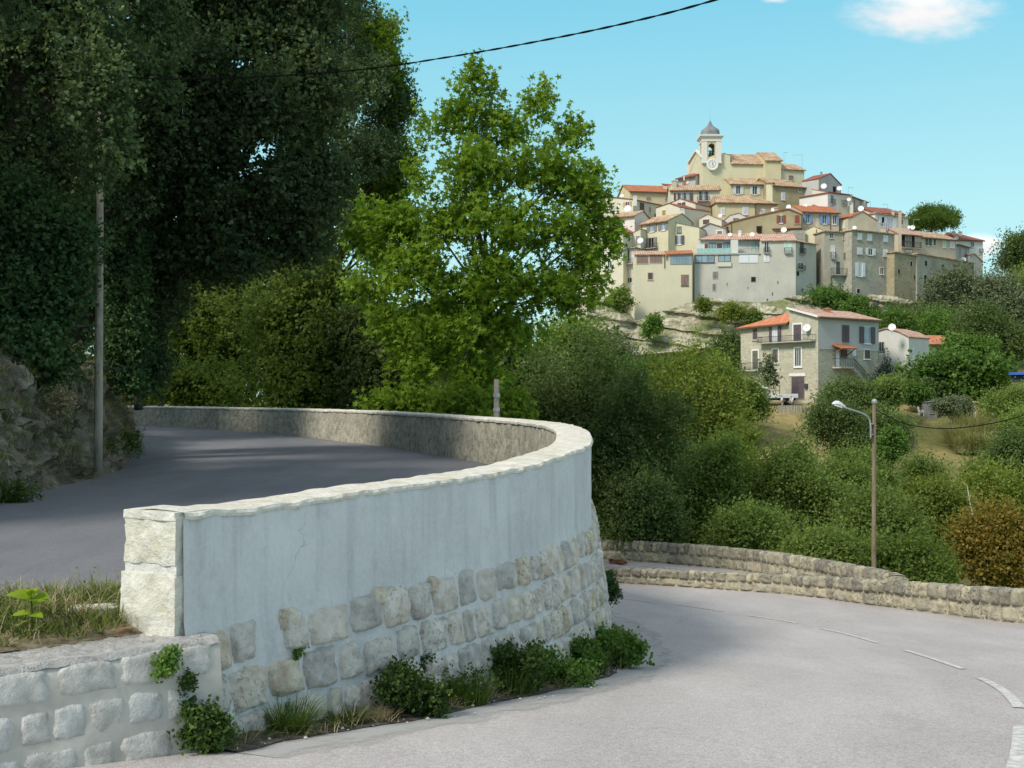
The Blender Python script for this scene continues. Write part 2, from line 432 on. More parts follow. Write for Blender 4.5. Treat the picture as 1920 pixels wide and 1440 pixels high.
# outer top edge of the big wall: (x,y) and top height
WPTS=[(-2.30,7.97,.756),(-1.87,8.69,.735),(-1.17,9.63,.78),(-.31,11.06,.80),(.226,12.07,.84),(.55,13.0,.88),(.81,13.8,.92),(.99,14.5,.95),(1.13,16.3,.98),(1.22,19.0,1.0),(1.05,22,1.02),(.5,24.6,1.03),(-.2,26.6,1.04),(-2.0,31.5,1.05),(-4.8,37.8,1.06),(-10.1,46,1.05),(-18.6,54,1.05),(-30,61,1.05),(-46,66,1.05)]
WALL=catmull(WPTS,.1)
WS=[0.]
for a,b in zip(WALL,WALL[1:]): WS.append(WS[-1]+Vector((b.x-a.x,b.y-a.y)).length)
WTH=.47
def path_at(path,S,s):
    import bisect
    i=max(0,min(len(S)-2,bisect.bisect_right(S,s)-1)); t=(s-S[i])/(S[i+1]-S[i])
    p=path[i].lerp(path[i+1],t)
    i0=max(0,i-2); i1=min(len(path)-1,i+3); d=path[i1]-path[i0]; d.z=0; d.normalize()
    return p,d
def wall_at(s): return path_at(WALL,WS,s)
def wall_x(y):
    for a,b in zip(WALL,WALL[1:]):
        if a.y<=y<=b.y: return a.x+(b.x-a.x)*(y-a.y)/(b.y-a.y)
    return WALL[0].x if y<WALL[0].y else WALL[-1].x
S_Y={}
def zr(y): return .22*smooth(y,36,56)     # upper road height
BANK=[(-16,7),(-10.5,10.5),(-8.3,13.6),(-7.5,16.6),(-7.75,19.5),(-8.0,22.3),(-8.6,25.5),(-10.3,31),(-12.6,38.2),(-17,45.5),(-25,51.5),(-46,58)]
def bank_x(y): return interp(y,[(b,a) for a,b in BANK])

# upper road: strip between bank foot and wall
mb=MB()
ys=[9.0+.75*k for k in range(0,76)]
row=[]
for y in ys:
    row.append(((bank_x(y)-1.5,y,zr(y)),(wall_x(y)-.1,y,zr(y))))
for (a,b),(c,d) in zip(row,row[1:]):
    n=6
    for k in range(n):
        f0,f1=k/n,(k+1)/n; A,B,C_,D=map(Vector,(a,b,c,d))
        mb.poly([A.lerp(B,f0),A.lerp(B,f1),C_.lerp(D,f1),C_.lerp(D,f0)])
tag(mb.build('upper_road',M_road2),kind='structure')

# lower road
XR=[(-8,17),(8,15),(14,13.2),(18,11.3),(21.3,9.75),(25.7,8.75),(28.5,8.95),(33.2,8.6),(38.0,6.8),(41.0,3.5),(43.0,-1.8)]
mb=MB(); ys=[-8+.7*k for k in range(0,73)]
for y0,y1 in zip(ys,ys[1:]):
    n=8
    for k in range(n):
        q=[]
        for (y,f) in ((y0,k/n),(y0,(k+1)/n),(y1,(k+1)/n),(y1,k/n)):
            xl=-13. ; x=xl+(interp(y,XR)-xl)*f; q.append((x,y,zl(y)))
        mb.poly(q)
low=tag(mb.build('lower_road',M_road),kind='structure')
# painted dashes
def stripe(name,pix,w0=.12,lift=.008,parent=low,mat=None):
    pts=[lower_hit(*p) for p in pix]; pts=catmull(pts,.25); m_=MB()
    L=[]
    for i,p in enumerate(pts):
        d=(pts[min(i+1,len(pts)-1)]-pts[max(i-1,0)]); d.z=0; d.normalize(); nrm=Vector((d.y,-d.x,0))
        j=w0*(.5+.06*nz(p.x*9,p.y*9,3))
        a=p+nrm*j; b=p-nrm*j; L.append(((a.x,a.y,zl(a.y)+lift),(b.x,b.y,zl(b.y)+lift)))
    for (a,b),(c,d) in zip(L,L[1:]): m_.poly([a,c,d,b])
    return m_.build(name,mat or M_line,parent)
for seg in ([(1149,1120),(1190,1125),(1230,1131)],[(1269,1134),(1312,1140),(1356,1147)],[(1401,1154),(1448,1161),(1495,1169)],[(1540,1179),(1590,1190),(1645,1206)],[(1698,1220),(1750,1236),(1806,1255)]):
    stripe('road_marking',seg,.085)
stripe('road_marking',[(1838,1272),(1868,1287),(1893,1306),(1912,1328)],.10)
stripe('road_marking',[(1918,1362),(1916,1400),(1908,1450),(1895,1520)],.14)
stripe('road_marking',[(1165,1059),(1215,1062),(1262,1066)],.16)
stripe('road_marking',[(1150,1050),(1172,1053),(1186,1049)],.16)
M_rust=plain('dry_leaf_litter',(.20,.075,.04),.9,var=.5,scale=4)
# drifts of dry red leaves in the lay-by
mb=MB(); rg=random.Random(3)
for (a,b,ya,yb,n) in ((1145,1172,1054,1057,130),(1240,1330,1052,1059,380),(1345,1430,1060,1071,260)):
    for _ in range(n):
        t=rg.random(); p=lower_hit(a+(b-a)*t,ya+(yb-ya)*t+rg.gauss(0,1.6)); an=rg.random()*6.28; s=rg.uniform(.05,.11)
        u=Vector((math.cos(an),math.sin(an),rg.uniform(-.3,.3)))*s; v=Vector((-math.sin(an),math.cos(an),rg.uniform(-.3,.3)))*s*.7
        p.z=zl(p.y)+.03; mb.poly([p-u-v,p+u-v,p+u+v,p-u+v],t=rg.random())
tag(mb.build('leaf_litter',M_rust),'drifts of rust-red dry leaves lying along the lay-by wall','leaf litter',kind='stuff')

# ---- rock bank on the left
def bank_mat():
    m,nt,bs=new_mat('bank_rock'); co=coords(nt); n1=noise_n(nt,co,1.3,7,.68); n2=noise_n(nt,co,5,6,.7); n3=noise_n(nt,co,.55,4)
    a=ramp(nt,n1,[(.28,(.05,.042,.03)),(.5,(.17,.145,.105)),(.72,(.33,.30,.24))])
    g=mixc(nt,ramp(nt,n3,[(.46,(0,0,0)),(.62,(.75,.75,.75))]),a,(.085,.085,.035))
    c=mixc(nt,.75,g,ramp(nt,n2,[(.3,(.25,.25,.25)),(.7,(.75,.75,.75))]),'OVERLAY')
    nt.links.new(c,bs.inputs['Base Color']); bs.inputs['Roughness'].default_value=.95; spec(bs,.1); bump(nt,bs,n2,.9,.12); return m
M_bank=bank_mat()
BP=catmull([(x,y,0) for x,y in BANK],.14); BS=[0.]
for a,b in zip(BP,BP[1:]): BS.append(BS[-1]+(b-a).length)
PROF=[(0,-.1),(.12,.12),(.25,.55),(.4,1.1),(.62,1.7),(.95,2.25),(1.7,2.8),(4,3.6),(10,5.2),(26,8.5)]
def bank_prof(t):     # t 0..1 -> offset,height ; fine near the foot
    k=t*(len(PROF)-1); i=min(int(k),len(PROF)-2); f=k-i
    return PROF[i][0]+(PROF[i+1][0]-PROF[i][0])*f, PROF[i][1]+(PROF[i+1][1]-PROF[i][1])*f
def bank_pt(u,v):
    s=u*BS[-1]; p,d=path_at(BP,BS,s); nrm=Vector((-d.y,d.x,0))
    o,h=bank_prof(v); q=p+nrm*o
    w=Vector((q.x*1.1+.5*nz(s*.9,h),q.y*1.1,h*1.7+.4*nz(s*1.3,h*2,5)))
    ds,ps=noise.voronoi(w); cell=noise.cell(ps[0]*7.3); crev=min(1.,(ds[1]-ds[0])*3.2)
    w2=w*2.7; d2,p2=noise.voronoi(w2); c2=noise.cell(p2[0]*5.1); cr2=min(1.,(d2[1]-d2[0])*3)
    r=.42*fbm(q.x*.5,q.y*.5,h*.7+3,4)+.20*cell+.10*c2-.22*(1-crev)-.07*(1-cr2)
    k=smooth(v,0,.16)
    out=r*k-.10*(1-k)*nz(s*1.3,5)+.05*fbm(s*3.1,h*4,1,3)
    q=q-nrm*out*.75; q.z=zr(q.y)+h*(1+.12*nz(s*.3,3))+.25*k*fbm(q.x*.9,q.y*.9,9,4)+.06*c2*k
    return q
mb=MB(); mb.grid(bank_pt,620,72,flip=True)
tag(mb.build('rock_bank',M_bank,smooth=False),kind='structure')

# ---- big curved retaining wall
def streaked():
    m,nt,bs=new_mat('grey_render'); co=coords(nt)
    big=noise_n(nt,co,.9,5,.6); fine=noise_n(nt,co,26,5,.65); st=noise_n(nt,coords(nt,'Object',(4.5,4.5,.35)),1.5,6,.62); sm=noise_n(nt,co,4.5,6,.7)
    a=ramp(nt,big,[(.3,(.49,.50,.505)),(.5,(.575,.585,.585)),(.72,(.66,.665,.66))])
    b=mixc(nt,ramp(nt,st,[(.5,(0,0,0)),(.74,(.6,.6,.6))]),a,(.36,.37,.375))
    c=mixc(nt,ramp(nt,sm,[(.55,(0,0,0)),(.75,(.5,.5,.5))]),b,(.42,.41,.39))
    d=mixc(nt,.3,c,ramp(nt,fine,[(.3,(.35,.35,.35)),(.7,(.66,.66,.66))]),'OVERLAY')
    # a few hairline cracks running down
    v=N(nt,'TexVoronoi',feature='DISTANCE_TO_EDGE'); v.inputs['Scale'].default_value=1.0
    wv=N(nt,'TexNoise'); wv.inputs['Scale'].default_value=2.2; wv.inputs['Detail'].default_value=5; nt.links.new(co,wv.inputs['Vector'])
    ad=N(nt,'VectorMath',operation='MULTIPLY_ADD'); nt.links.new(wv.outputs['Color'],ad.inputs[0]); ad.inputs[1].default_value=(.5,.5,.5); nt.links.new(coords(nt,'Object',(.45,.45,.25)),ad.inputs[2])
    nt.links.new(ad.outputs[0],v.inputs['Vector'])
    cm=mixc(nt,1.,ramp(nt,v.outputs['Distance'],[(.0,(1,1,1)),(.007,(0,0,0))]),ramp(nt,big,[(.5,(0,0,0)),(.66,(.5,.5,.5))]),'MULTIPLY')
    d=mixc(nt,cm,d,(.25,.25,.24))
    nt.links.new(d,bs.inputs['Base Color']); bs.inputs['Roughness'].default_value=.8; spec(bs,.25); bump(nt,bs,mixc(nt,.5,sm,fine),.35,.02); return m
M_render=streaked()
def stonemat(name,cols,lichen=(.08,.08,.075),lk=.75,sc=1.):
    m,nt,bs=new_mat(name); co=coords(nt); at=N(nt,'Attribute',attribute_name='tint')
    base=ramp(nt,at.outputs['Fac'],[(k/(len(cols)-1),c) for k,c in enumerate(cols)])
    n1=noise_n(nt,co,5*sc,7,.7); n2=noise_n(nt,co,22*sc,5,.72); n3=noise_n(nt,co,1.2*sc,3)
    a=mixc(nt,.85,base,ramp(nt,n1,[(.25,(.2,.2,.2)),(.5,(.52,.52,.52)),(.75,(.8,.79,.76))]),'OVERLAY')
    pit=mixc(nt,1.,ramp(nt,n2,[(.52,(0,0,0)),(.60,(1,1,1))]),ramp(nt,n3,[(.4,(0,0,0)),(.6,(lk,lk,lk))]),'MULTIPLY')
    b=mixc(nt,pit,a,lichen)
    wh=mixc(nt,1.,ramp(nt,noise_n(nt,co,9*sc,6,.7),[(.58,(0,0,0)),(.7,(1,1,1))]),ramp(nt,noise_n(nt,co,.8*sc,2),[(.5,(0,0,0)),(.65,(.7,.7,.7))]),'MULTIPLY')
    b=mixc(nt,wh,b,(.66,.66,.64))
    nt.links.new(b,bs.inputs['Base Color']); bs.inputs['Roughness'].default_value=.9; spec(bs,.15); bump(nt,bs,mixc(nt,.5,n1,n2),.9,.05); return m
M_stone=stonemat('limestone_blocks',[(.46,.44,.41),(.57,.535,.485),(.64,.58,.50),(.55,.48,.35)],(.14,.135,.125),.6)
M_pale=stonemat('pale_limestone',[(.60,.58,.50),(.68,.65,.56),(.66,.65,.60)],(.32,.31,.28),.35)
M_old=stonemat('weathered_yellow_stone',[(.22,.21,.18),(.33,.31,.24),(.42,.385,.285),(.39,.37,.31)],(.05,.052,.045),1.0)
M_inner=stonemat('old_parapet_face',[(.30,.29,.24),(.40,.38,.31),(.43,.41,.34)],(.06,.06,.05),.9)

wall=thing('retaining_wall','long curved roadside wall, grey render above and rounded limestone blocks below','wall',(WPTS[0][0],WPTS[0][1],0))
NS=int(27/.12)
ZP=-.07
def bat(z): return 0. if z>=ZP else .012+.145*(ZP-z)
def out_pt(s,z,off=0.):
    p,d=wall_at(s); n=Vector((d.y,-d.x,0)); q=p+n*(bat(z)+off); return Vector((q.x,q.y,z))
mb=MB()
def face(u,v):
    s=u*30.; p,d=wall_at(s); zt=p.z+.0
    zb=zl(p.y)-.25
    if v<=.45:  z=zb+(ZP-zb)*(v/.45)
    else: z=ZP+(zt-ZP)*((v-.45)/.55)
    o=.012*fbm(s*.9,z*1.1,2,4)+.004*nz(s*6,z*6)
    return out_pt(s,z,o)
mb.grid(face,250,20)
mb.build('plaster_face',M_render,wall,smooth=True)
# rest of the outer face, far round the bend
mb=MB()
def face2(u,v):
    s=30+u*(WS[-1]-30); p,d=wall_at(s); n=Vector((d.y,-d.x,0)); z=-4+(p.z+4)*v; q=p+n*0; return Vector((q.x,q.y,z))
mb.grid(face2,120,2); mb.build('far_face',M_inner,wall)
# inner parapet face
mb=MB()
def inner(u,v):
    s=(u**1.6)*WS[-1]; p,d=wall_at(s); n=Vector((d.y,-d.x,0)); z0=zr(p.y)-.15; z=z0+(p.z-z0)*v
    r=.05*fbm(s*2.3,z*1.4,5,4)+.04*abs(nz(s*5,z*3)); q=p-n*(WTH+r-.02); return Vector((q.x,q.y,z))
mb.grid(inner,700,9,flip=True)
for i in range(len(mb.t)): mb.t[i]=.5+.5*nz(i*.37)
mb.build('inner_face',M_inner,wall)
# coping: rough lime-mortar cap
mb=MB()
def cap(u,v):
    s=(u**1.5)*WS[-1]; p,d=wall_at(s); n=Vector((d.y,-d.x,0))
    e0=.014+.026*nz(s*4.1,1.)+.022*nz(s*11,2.); e1=WTH+.03+.025*nz(s*3.7,5.)
    w=[(-e0*.8,-.028),(-e0*.9-.002,-.004),(-e0*.3,.018),(WTH*.3,.03),(WTH*.65,.028),(e1-.03,.02),(e1,-.012),(e1-.01,-.06)][int(round(v*7))]
    off=w[0]; z=p.z+w[1]+.016*nz(s*5,off*9,4)+.02*fbm(s*2.3,off*5,8,4)
    q=p-n*off; return Vector((q.x,q.y,z))
mb.grid(cap,1100,7)
for i in range(len(mb.t)): mb.t[i]=.5+.6*nz((i//7)*.11,(i%7)*.5)
mb.build('coping',M_pale,wall,smooth=False)
# rough end pillar
def rockbox(mb,c,ax,ay,az,n=(8,8,8),amp=.03,fr=5.,rnd_=.18,seed=0.,t=.5):
    c=Vector(c); ax,ay,az=map(Vector,(ax,ay,az))
    def pt(u,v,w):
        q=Vector((u,v,w)); m=max(abs(u),abs(v),abs(w)); L=(abs(u)**8+abs(v)**8+abs(w)**8)**.125
        q=q*((1-rnd_)+rnd_*m/L)
        b=c+ax*q.x+ay*q.y+az*q.z
        dirv=(ax*u+ay*v+az*w).normalized()
        return b+dirv*amp*(fbm(b.x*fr+seed,b.y*fr,b.z*fr,5)*1.6)
    for k,(i,j) in ((0,(1,2)),(1,(2,0)),(2,(0,1))):
        for sg in(-1,1):
            def fn(a,b,k=k,i=i,j=j,sg=sg):
                q=[0,0,0]; q[k]=sg; q[i]=2*a-1; q[j]=2*b-1; return pt(*q)
            mb.grid(fn,n[i],n[j],flip=(sg<0),t=t)
p0,d0=wall_at(0.); n0=Vector((d0.y,-d0.x,0)); Z=Vector((0,0,1))
mb=MB()
ctr=p0-n0*(WTH/2+.05)+d0*.13; ctr.z=0
def blk(za,zb,gr,amp,t,ex=0.):
    rockbox(mb,ctr+Z*(za+zb)/2-n0*ex*.4,d0*(.17+gr),n0*(WTH/2+.02+gr*.3+ex*.4),Z*(zb-za)/2,(10,14,14),amp,6.,.12,za*3,t)
blk(.40,.735,.012,.034,.35); blk(.28,.44,.0,.014,1.); blk(-.16,.33,.02,.04,.4,.02); blk(-.5,-.1,.035,.02,.6,.06)
blk(.715,.775,.022,.012,.8)
mb.build('end_pillar',M_pale,wall,smooth=True)

def stone(mb,S,s0,s1,z0,z1,bulge,seed,n=8,amp=.014,t=.5,rc=.75):
    """rounded block on surface S(s,z,off)"""
    rg=random.Random(seed); sk=rg.uniform(-.06,.06); ta=rg.uniform(-.08,.08)
    def fn(a,b):
        u,v=2*a-1,2*b-1
        x=u*math.sqrt(1-rc*.5*v*v); y=v*math.sqrt(1-rc*.5*u*u)
        x=x*(1+ta*y)+sk*y; 
        jit=.13*nz(seed*1.7+x*1.7,y*1.7,seed)+.05*nz(seed+x*4,y*4,seed)
        sc=1+jit
        e=max(abs(u),abs(v)); h=bulge*(1-e**4.5)**.55 if e<1 else -.012
        s=(s0+s1)/2+x*sc*(s1-s0)/2; z=(z0+z1)/2+y*sc*(z1-z0)/2
        h+=amp*fbm(s*7+seed,z*7,seed*.3,4)*(1 if e<1 else 0)*2
        return S(s,z,h)
    mb.grid(fn,n,n,t=t)
mb=MB(); rg=random.Random(11)
tops=[0,-.335,-.665,-.985,-1.30,-1.61,-1.92,-2.24,-2.56,-2.9]
for r in range(9):
    s=.02 if r<3 else .28
    while s<27:
        p,_=wall_at(min(s,WS[-1])); zf=zl(p.y)
        z1=ZP+tops[r]-.002; z0=ZP+tops[r+1]+.002
        k=1 if s<4.5 else .72
        w=rg.uniform(.24,.42)*k if rg.random()<.8 else rg.uniform(.15,.24)*k
        if r==0 and s<.1: w=.38
        if z1>zf-.12:
            hh=z1-z0; ct=z1-max(0,rg.gauss(.02,.05))*hh; cb=z0+max(0,rg.gauss(.02,.05))*hh
            skip=(r==0 and .45<s<.8)
            if r==0 and s>1.0 and rg.random()<.35: ct=z1+rg.uniform(.02,.08)
            if not skip:
                t=rg.choice([.05,.15,.3,.4,.5,.6,.65,.7,.95])
                stone(mb,out_pt,s,s+w,cb,ct,rg.uniform(.028,.06),rg.randint(1,9999),13,.032,min(1,max(0,t+rg.uniform(-.1,.1))),rg.uniform(.22,.5))
        s+=w+(rg.uniform(.008,.035) if s<4.5 else rg.uniform(.002,.02))
    if r==0:     # strays set up in the render
        for s,zz,w in ((.93,.02,.20),(1.95,.05,.2),(2.75,.03,.16)): stone(mb,out_pt,s,s+w,ZP+zz-.17,ZP+zz,.04,rg.randint(1,999),9,.02,.9,.5)
mb.build('stone_facing',M_stone,wall,smooth=True)

# ---- low stone parapets below
def parapet(name,label,pts,H,seed,rowsplit=.5,th=.42,stone_w=(.2,.36),taper=None):
    path=catmull([(x,y,0) for x,y in pts],.2); S=[0.]
    for a,b in zip(path,path[1:]): S.append(S[-1]+(b-a).length)
    root=thing(name,label,'wall',(pts[0][0],pts[0][1],zl(pts[0][1])))
    def at(s,z,off):     # visible face is on the left of the path
        p,d=path_at(path,S,max(0,min(S[-1]-.01,s))); n=Vector((-d.y,d.x,0)); q=p+n*off; return Vector((q.x,q.y,zl(p.y)+z*(1 if (taper is None or z<0) else interp(p.y,taper))))
    core=MB()
    def cf(u,v):
        s=u*S[-1]; pr=[(0,-.8),(0,H-.03),(-th*.3,H+.01),(-th*.8,H),(-th,H-.05),(-th,-3.)][int(round(v*5))]
        q=at(s,pr[1],pr[0]); q.z+=.02*nz(s*2,v*5); return q
    core.grid(cf,int(S[-1]/.3),5,flip=True); core.poly([cf(0,k/5) for k in range(6)]); core.poly([cf(1,k/5) for k in range(6)][::-1]); core.build('core',M_old,root)
    rg=random.Random(seed); m_=MB()
    for r,(za,zb,bl) in enumerate(((.0,H*rowsplit-.01,.05),(H*rowsplit+.01,H+.05,.085))):
        s=rg.uniform(0,.2)
        while s<S[-1]-.4:
            w=rg.uniform(*stone_w)*(1.5 if r==0 else .9)*(rg.choice([.7,1,1,1.35]))
            t=rg.choice([.25,.45,.6,.7,.85]) if r==0 else rg.choice([.05,.15,.3,.4,.6])
            stone(m_,at,s,s+w,za+rg.uniform(-.01,.02),zb+rg.uniform(-.03,.03),bl*rg.uniform(.7,1.2),rg.randint(1,9999),7,.045,t,rg.uniform(.12,.4))
            if r==1:   # top of the block
                def tp(a,b,s=s,w=w,zz=zb,sd=rg.random()*99):
                    q=at(s+w*a,zz-.02+.03*nz(sd,a*2,b*2)-.05*(abs(2*b-1)**4),.04-(th+.06)*b); return q
                m_.grid(tp,3,4,t=t)
            s+=w+rg.uniform(.0,.025)
    m_.build('stone_facing',M_old,root,smooth=True)
    return root
parapet('stone_parapet','low two-course stone parapet running along the outer edge of the lower road',[(14.2,11.5),(12.9,14.5),(11.2,18),(9.4,21.4),(7.95,25.5),(7.05,28.1),(4.9,30.6),(2.75,32.5),(0,34.1),(-4,35.6)],.60,21,taper=[(21,1.0),(26,.86),(30,.70),(33,.64)])
parapet('stone_parapet','low mossy stone parapet curving behind the lay-by, in front of the thicket',[(8.28,25.0),(8.55,26.6),(8.6,28.5),(8.3,33.2),(6.5,38.0),(3.2,41.0),(-2,43),(-9,44.5)],.66,22)

# ---- low concrete-topped wall at lower left, with the grass verge behind
M_conc=stonemat('rough_concrete',[(.40,.395,.385),(.47,.46,.45)],(.22,.21,.2),.9,2.6)
lw=thing('low_wall','low plastered stub wall with a rough gravelly concrete top beside the end pillar','wall',(-3.2,7.05,-.9))
A0=Vector((-2.06,7.98,0)); A1=Vector((-6.6,4.25,0)); dl=(A1-A0).normalized(); nl=Vector((-dl.y,dl.x,0))   # nl towards camera? checked below
if nl.y>0: nl=-nl
mb=MB()
def lface(u,v):
    s=u*(A1-A0).length; z=-1.5+1.41*v; off=.02+.1*(-.09-z)*1.0+.03*fbm(s*1.5,z*1.8,4,5)+.012*abs(nz(s*4,z*4))
    stn=.03*max(0,nz(s*1.9+5,z*2.2,6))
    q=A0+dl*s+nl*(off+stn-.05*smooth(v,.93,1.)); return Vector((q.x,q.y,z+.02*nz(s*3,v*2)))
mb.grid(lface,130,36,flip=True)
M_smear=stonemat('smeared_stone',[(.51,.495,.465),(.57,.55,.515),(.55,.54,.52)],(.38,.37,.35),.25)
M_oldren=plaster('old_render',(.55,.515,.46),(.37,.345,.31),.75,1.6)
mb.build('plaster_face',M_oldren,lw,smooth=True)
mb=MB(); rg=random.Random(4)
def lS(s,z,h):
    off=.02+.1*(-.09-z)+.03*fbm(s*1.5,z*1.8,4,5); q=A0+dl*s+nl*(off+h); return Vector((q.x,q.y,z))
for r_,(za,zb_) in enumerate(((-.11,-.36),(-.365,-.62),(-.625,-.88),(-.885,-1.14))):
    s_=.06+.15*r_
    while s_<4.5:
        w_=rg.uniform(.18,.42)
        if rg.random()<.95: stone(mb,lS,s_,s_+w_,zb_+rg.uniform(0,.03),za-rg.uniform(0,.03),rg.uniform(.014,.022),rg.randint(1,999),12,.007,rg.random(),.4)
        s_+=w_+rg.uniform(.0,.025)
mb.build('stone_facing',M_smear,lw,smooth=True)
mb=MB()
def ltop(u,v):
    s=u*(A1-A0).length; q=A0+dl*s-nl*(-.03+.85*v); z=-.10+.025*fbm(s*2,v*2,3,4)+.012*nz(s*14,v*12)+.006*nz(s*40,v*34)
    if v==0: z-=.04
    return Vector((q.x,q.y,z))
mb.grid(ltop,260,44,flip=False)
mb.build('concrete_top',M_conc,lw,smooth=True)
# verge soil
M_soil=plain('verge_soil',(.19,.16,.10),.95,var=.6,scale=9)
mb=MB()
def verge(u,v):
    x=-12+9.45*u; s=(x-A0.x)/dl.x; y0=A0.y+dl.y*s+.55; y0=max(y0,4.3); y=y0+(9.6-y0)*v
    z=-.10+.12*math.sin(math.pi*min(1,v*1.05))+.05*fbm(x*1.3,y*1.3,2,4)+.02*fbm(x*6,y*6,1,3)
    if v>.93: z=-.03
    return Vector((x,y,z))
mb.grid(verge,90,24)
tag(mb.build('verge',M_soil),kind='structure')
# soil gutter and dust along the wall foot
mb=MB()
def gut(u,v):
    s=u*24; p,d=wall_at(s); n=Vector((d.y,-d.x,0)); zf=zl(p.y); o=bat(zf)-.05+(.42+.10*nz(s*.8,2)+.05*nz(s*3))*v
    q=p+n*o; return Vector((q.x,q.y,zl(q.y)+.012+.06*(1-v)**1.5+.02*fbm(s*4,v*3,1,3)*(1-v)))
mb.grid(gut,220,6,flip=True)
M_gut=plain('gutter_soil',(.10,.085,.065),.95,var=.6,scale=11)
tag(mb.build('gutter_soil',M_gut),kind='structure')
def dustmat():
    m,nt,bs=new_mat('road_dust'); co=coords(nt); uv=coords(nt,'UV')
    sp=N(nt,'SeparateXYZ'); nt.links.new(uv,sp.inputs[0])
    n1=noise_n(nt,coords(nt,'UV',(.6,1.2,1)),2.2,6,.65)
    sm=N(nt,'Math',operation='ADD'); nt.links.new(sp.outputs[1],sm.inputs[0])
    k=N(nt,'Math',operation='MULTIPLY'); nt.links.new(n1,k.inputs[0]); k.inputs[1].default_value=.9; nt.links.new(k.outputs[0],sm.inputs[1])
    al=ramp(nt,sm.outputs[0],[(.45,(.0,.0,.0)),(.6,(.8,.8,.8)),(.8,(.75,.75,.75)),(1.0,(0,0,0))])
    bs.inputs['Base Color'].default_value=(.44,.44,.43,1); bs.inputs['Roughness'].default_value=.9
    nt.links.new(al,bs.inputs['Alpha']); return m
mb=MB()
def dust(u,v):
    s=u*18; p,d=wall_at(s); n=Vector((d.y,-d.x,0)); o=bat(zl(p.y))+.25+1.1*v; q=p+n*o; return Vector((q.x,q.y,zl(q.y)+.006))
mb.grid(dust,140,6,uvf=lambda u,v:(u*18,v),flip=True)
tag(mb.build('road_dust',dustmat()),kind='structure')

# ================================================================ terrain
def tz(x,y):
    v=interp(y,[(-60,-6),(10,-5),(20,-6.5),(30,-8),(45,-10),(70,-12),(95,-10.5),(105,-8.5),(120,-4.6),(133,-.6),(137,.45),(150,.9),(170,3.2),(190,4.5),(200,6),(206,9),(212,14.5),(218,19),(240,32),(262,41),(285,36),(330,20),(420,-5),(700,-12),(6000,-12)])
    if y>145:
        k=math.exp(-((x-60)/52)**4) ; b=interp(y,[(145,.7),(250,-2),(500,-10),(6000,-12)]); v=b+(v-b)*k
    v-= 5*smooth(-x,10,60)*(1 if y>30 else .5)*smooth(y,20,60)
    return v+ .5*fbm(x*.06,y*.06,1,3)*smooth(y,40,60)
def ground_mat():
    m,nt,bs=new_mat('dry_grass_slope'); co=coords(nt)
    n1=noise_n(nt,co,.09,5,.6); n2=noise_n(nt,co,1.6,5,.7); n3=noise_n(nt,co,.35,4)
    a=ramp(nt,n1,[(.34,(.12,.125,.045)),(.48,(.27,.225,.10)),(.62,(.38,.28,.135))])
    b=mixc(nt,ramp(nt,n3,[(.45,(0,0,0)),(.65,(.7,.7,.7))]),a,(.10,.115,.045))
    c=mixc(nt,.5,b,ramp(nt,n2,[(.3,(.3,.3,.3)),(.7,(.7,.7,.7))]),'OVERLAY')
    nt.links.new(c,bs.inputs['Base Color']); bs.inputs['Roughness'].default_value=.95; spec(bs,.1); bump(nt,bs,n2,.6,.3); return m
M_ground=ground_mat()
xs=[-6000,-1500,-500,-250]+[-160+4*k for k in range(0,82)]+[190,260,500,1500,6000]
ysg=[-60,-30,-10]+[2*k for k in range(0,170)]+[360,420,520,700,1500,6000]
mb=MB(); idx={}
for i,x in enumerate(xs):
    for j,y in enumerate(ysg): idx[i,j]=len(mb.v); mb.v.append((x,y,tz(x,y)))
for i in range(len(xs)-1):
    for j in range(len(ysg)-1):
        mb.f.append((idx[i,j],idx[i+1,j],idx[i+1,j+1],idx[i,j+1])); mb.uv.append(None); mb.m.append(0); mb.t.append(.5)
tag(mb.build('ground',M_ground,smooth=True),kind='structure')
# ================================================================ houses
W_CREAM=plaster('render_cream',(.66,.60,.44),(.50,.46,.36),.3)
W_PALE=plaster('render_pale',(.64,.60,.47),(.46,.44,.38),.35)
W_WHITE=plaster('render_white',(.68,.66,.62),(.5,.48,.45),.3)
W_BEIGE=plaster('render_grey_beige',(.55,.52,.45),(.40,.38,.35),.55,.25)
W_GREY=plaster('render_grey',(.46,.45,.43),(.33,.32,.30),.4)
W_DGREY=plaster('render_dark_grey',(.30,.30,.31),(.22,.22,.22),.4)
W_YEL=plaster('render_yellow',(.59,.525,.35),(.45,.38,.2),.4)
W_OCHRE=plaster('render_ochre',(.53,.45,.26),(.40,.33,.16),.5)
W_GOLD=plaster('render_gold',(.62,.57,.41),(.50,.44,.26),.4)
W_TAN=plaster('render_tan',(.52,.46,.35),(.38,.34,.27),.5)
W_OLIVE=plaster('render_olive_brown',(.40,.345,.215),(.24,.20,.12),.6,.3)
W_BROWN=plaster('render_brown',(.40,.34,.26),(.28,.24,.19),.6)
W_STONE=rubble('rubble_grey',(.33,.31,.25),(.45,.42,.34),(.44,.41,.34),1.9,.5)
W_STONE2=rubble('rubble_olive',(.30,.26,.17),(.43,.37,.24),(.39,.34,.23),1.9,.6)
W_STONE3=rubble('rubble_ashlar',(.42,.39,.30),(.54,.50,.38),(.48,.45,.36),2.1,.35)
W_OLDGREY=plaster('render_old_patchy',(.42,.40,.34),(.30,.26,.18),.8,.3)
T_NEW=tiles('tiles_new_orange',(.46,.165,.08),(.52,.21,.11),(.42,.15,.075))
T_OLD=tiles('tiles_old_tan',(.36,.21,.12),(.56,.40,.26),(.66,.52,.36))
T_PINK=tiles('tiles_faded_pink',(.48,.27,.20),(.60,.39,.30),(.68,.50,.40))
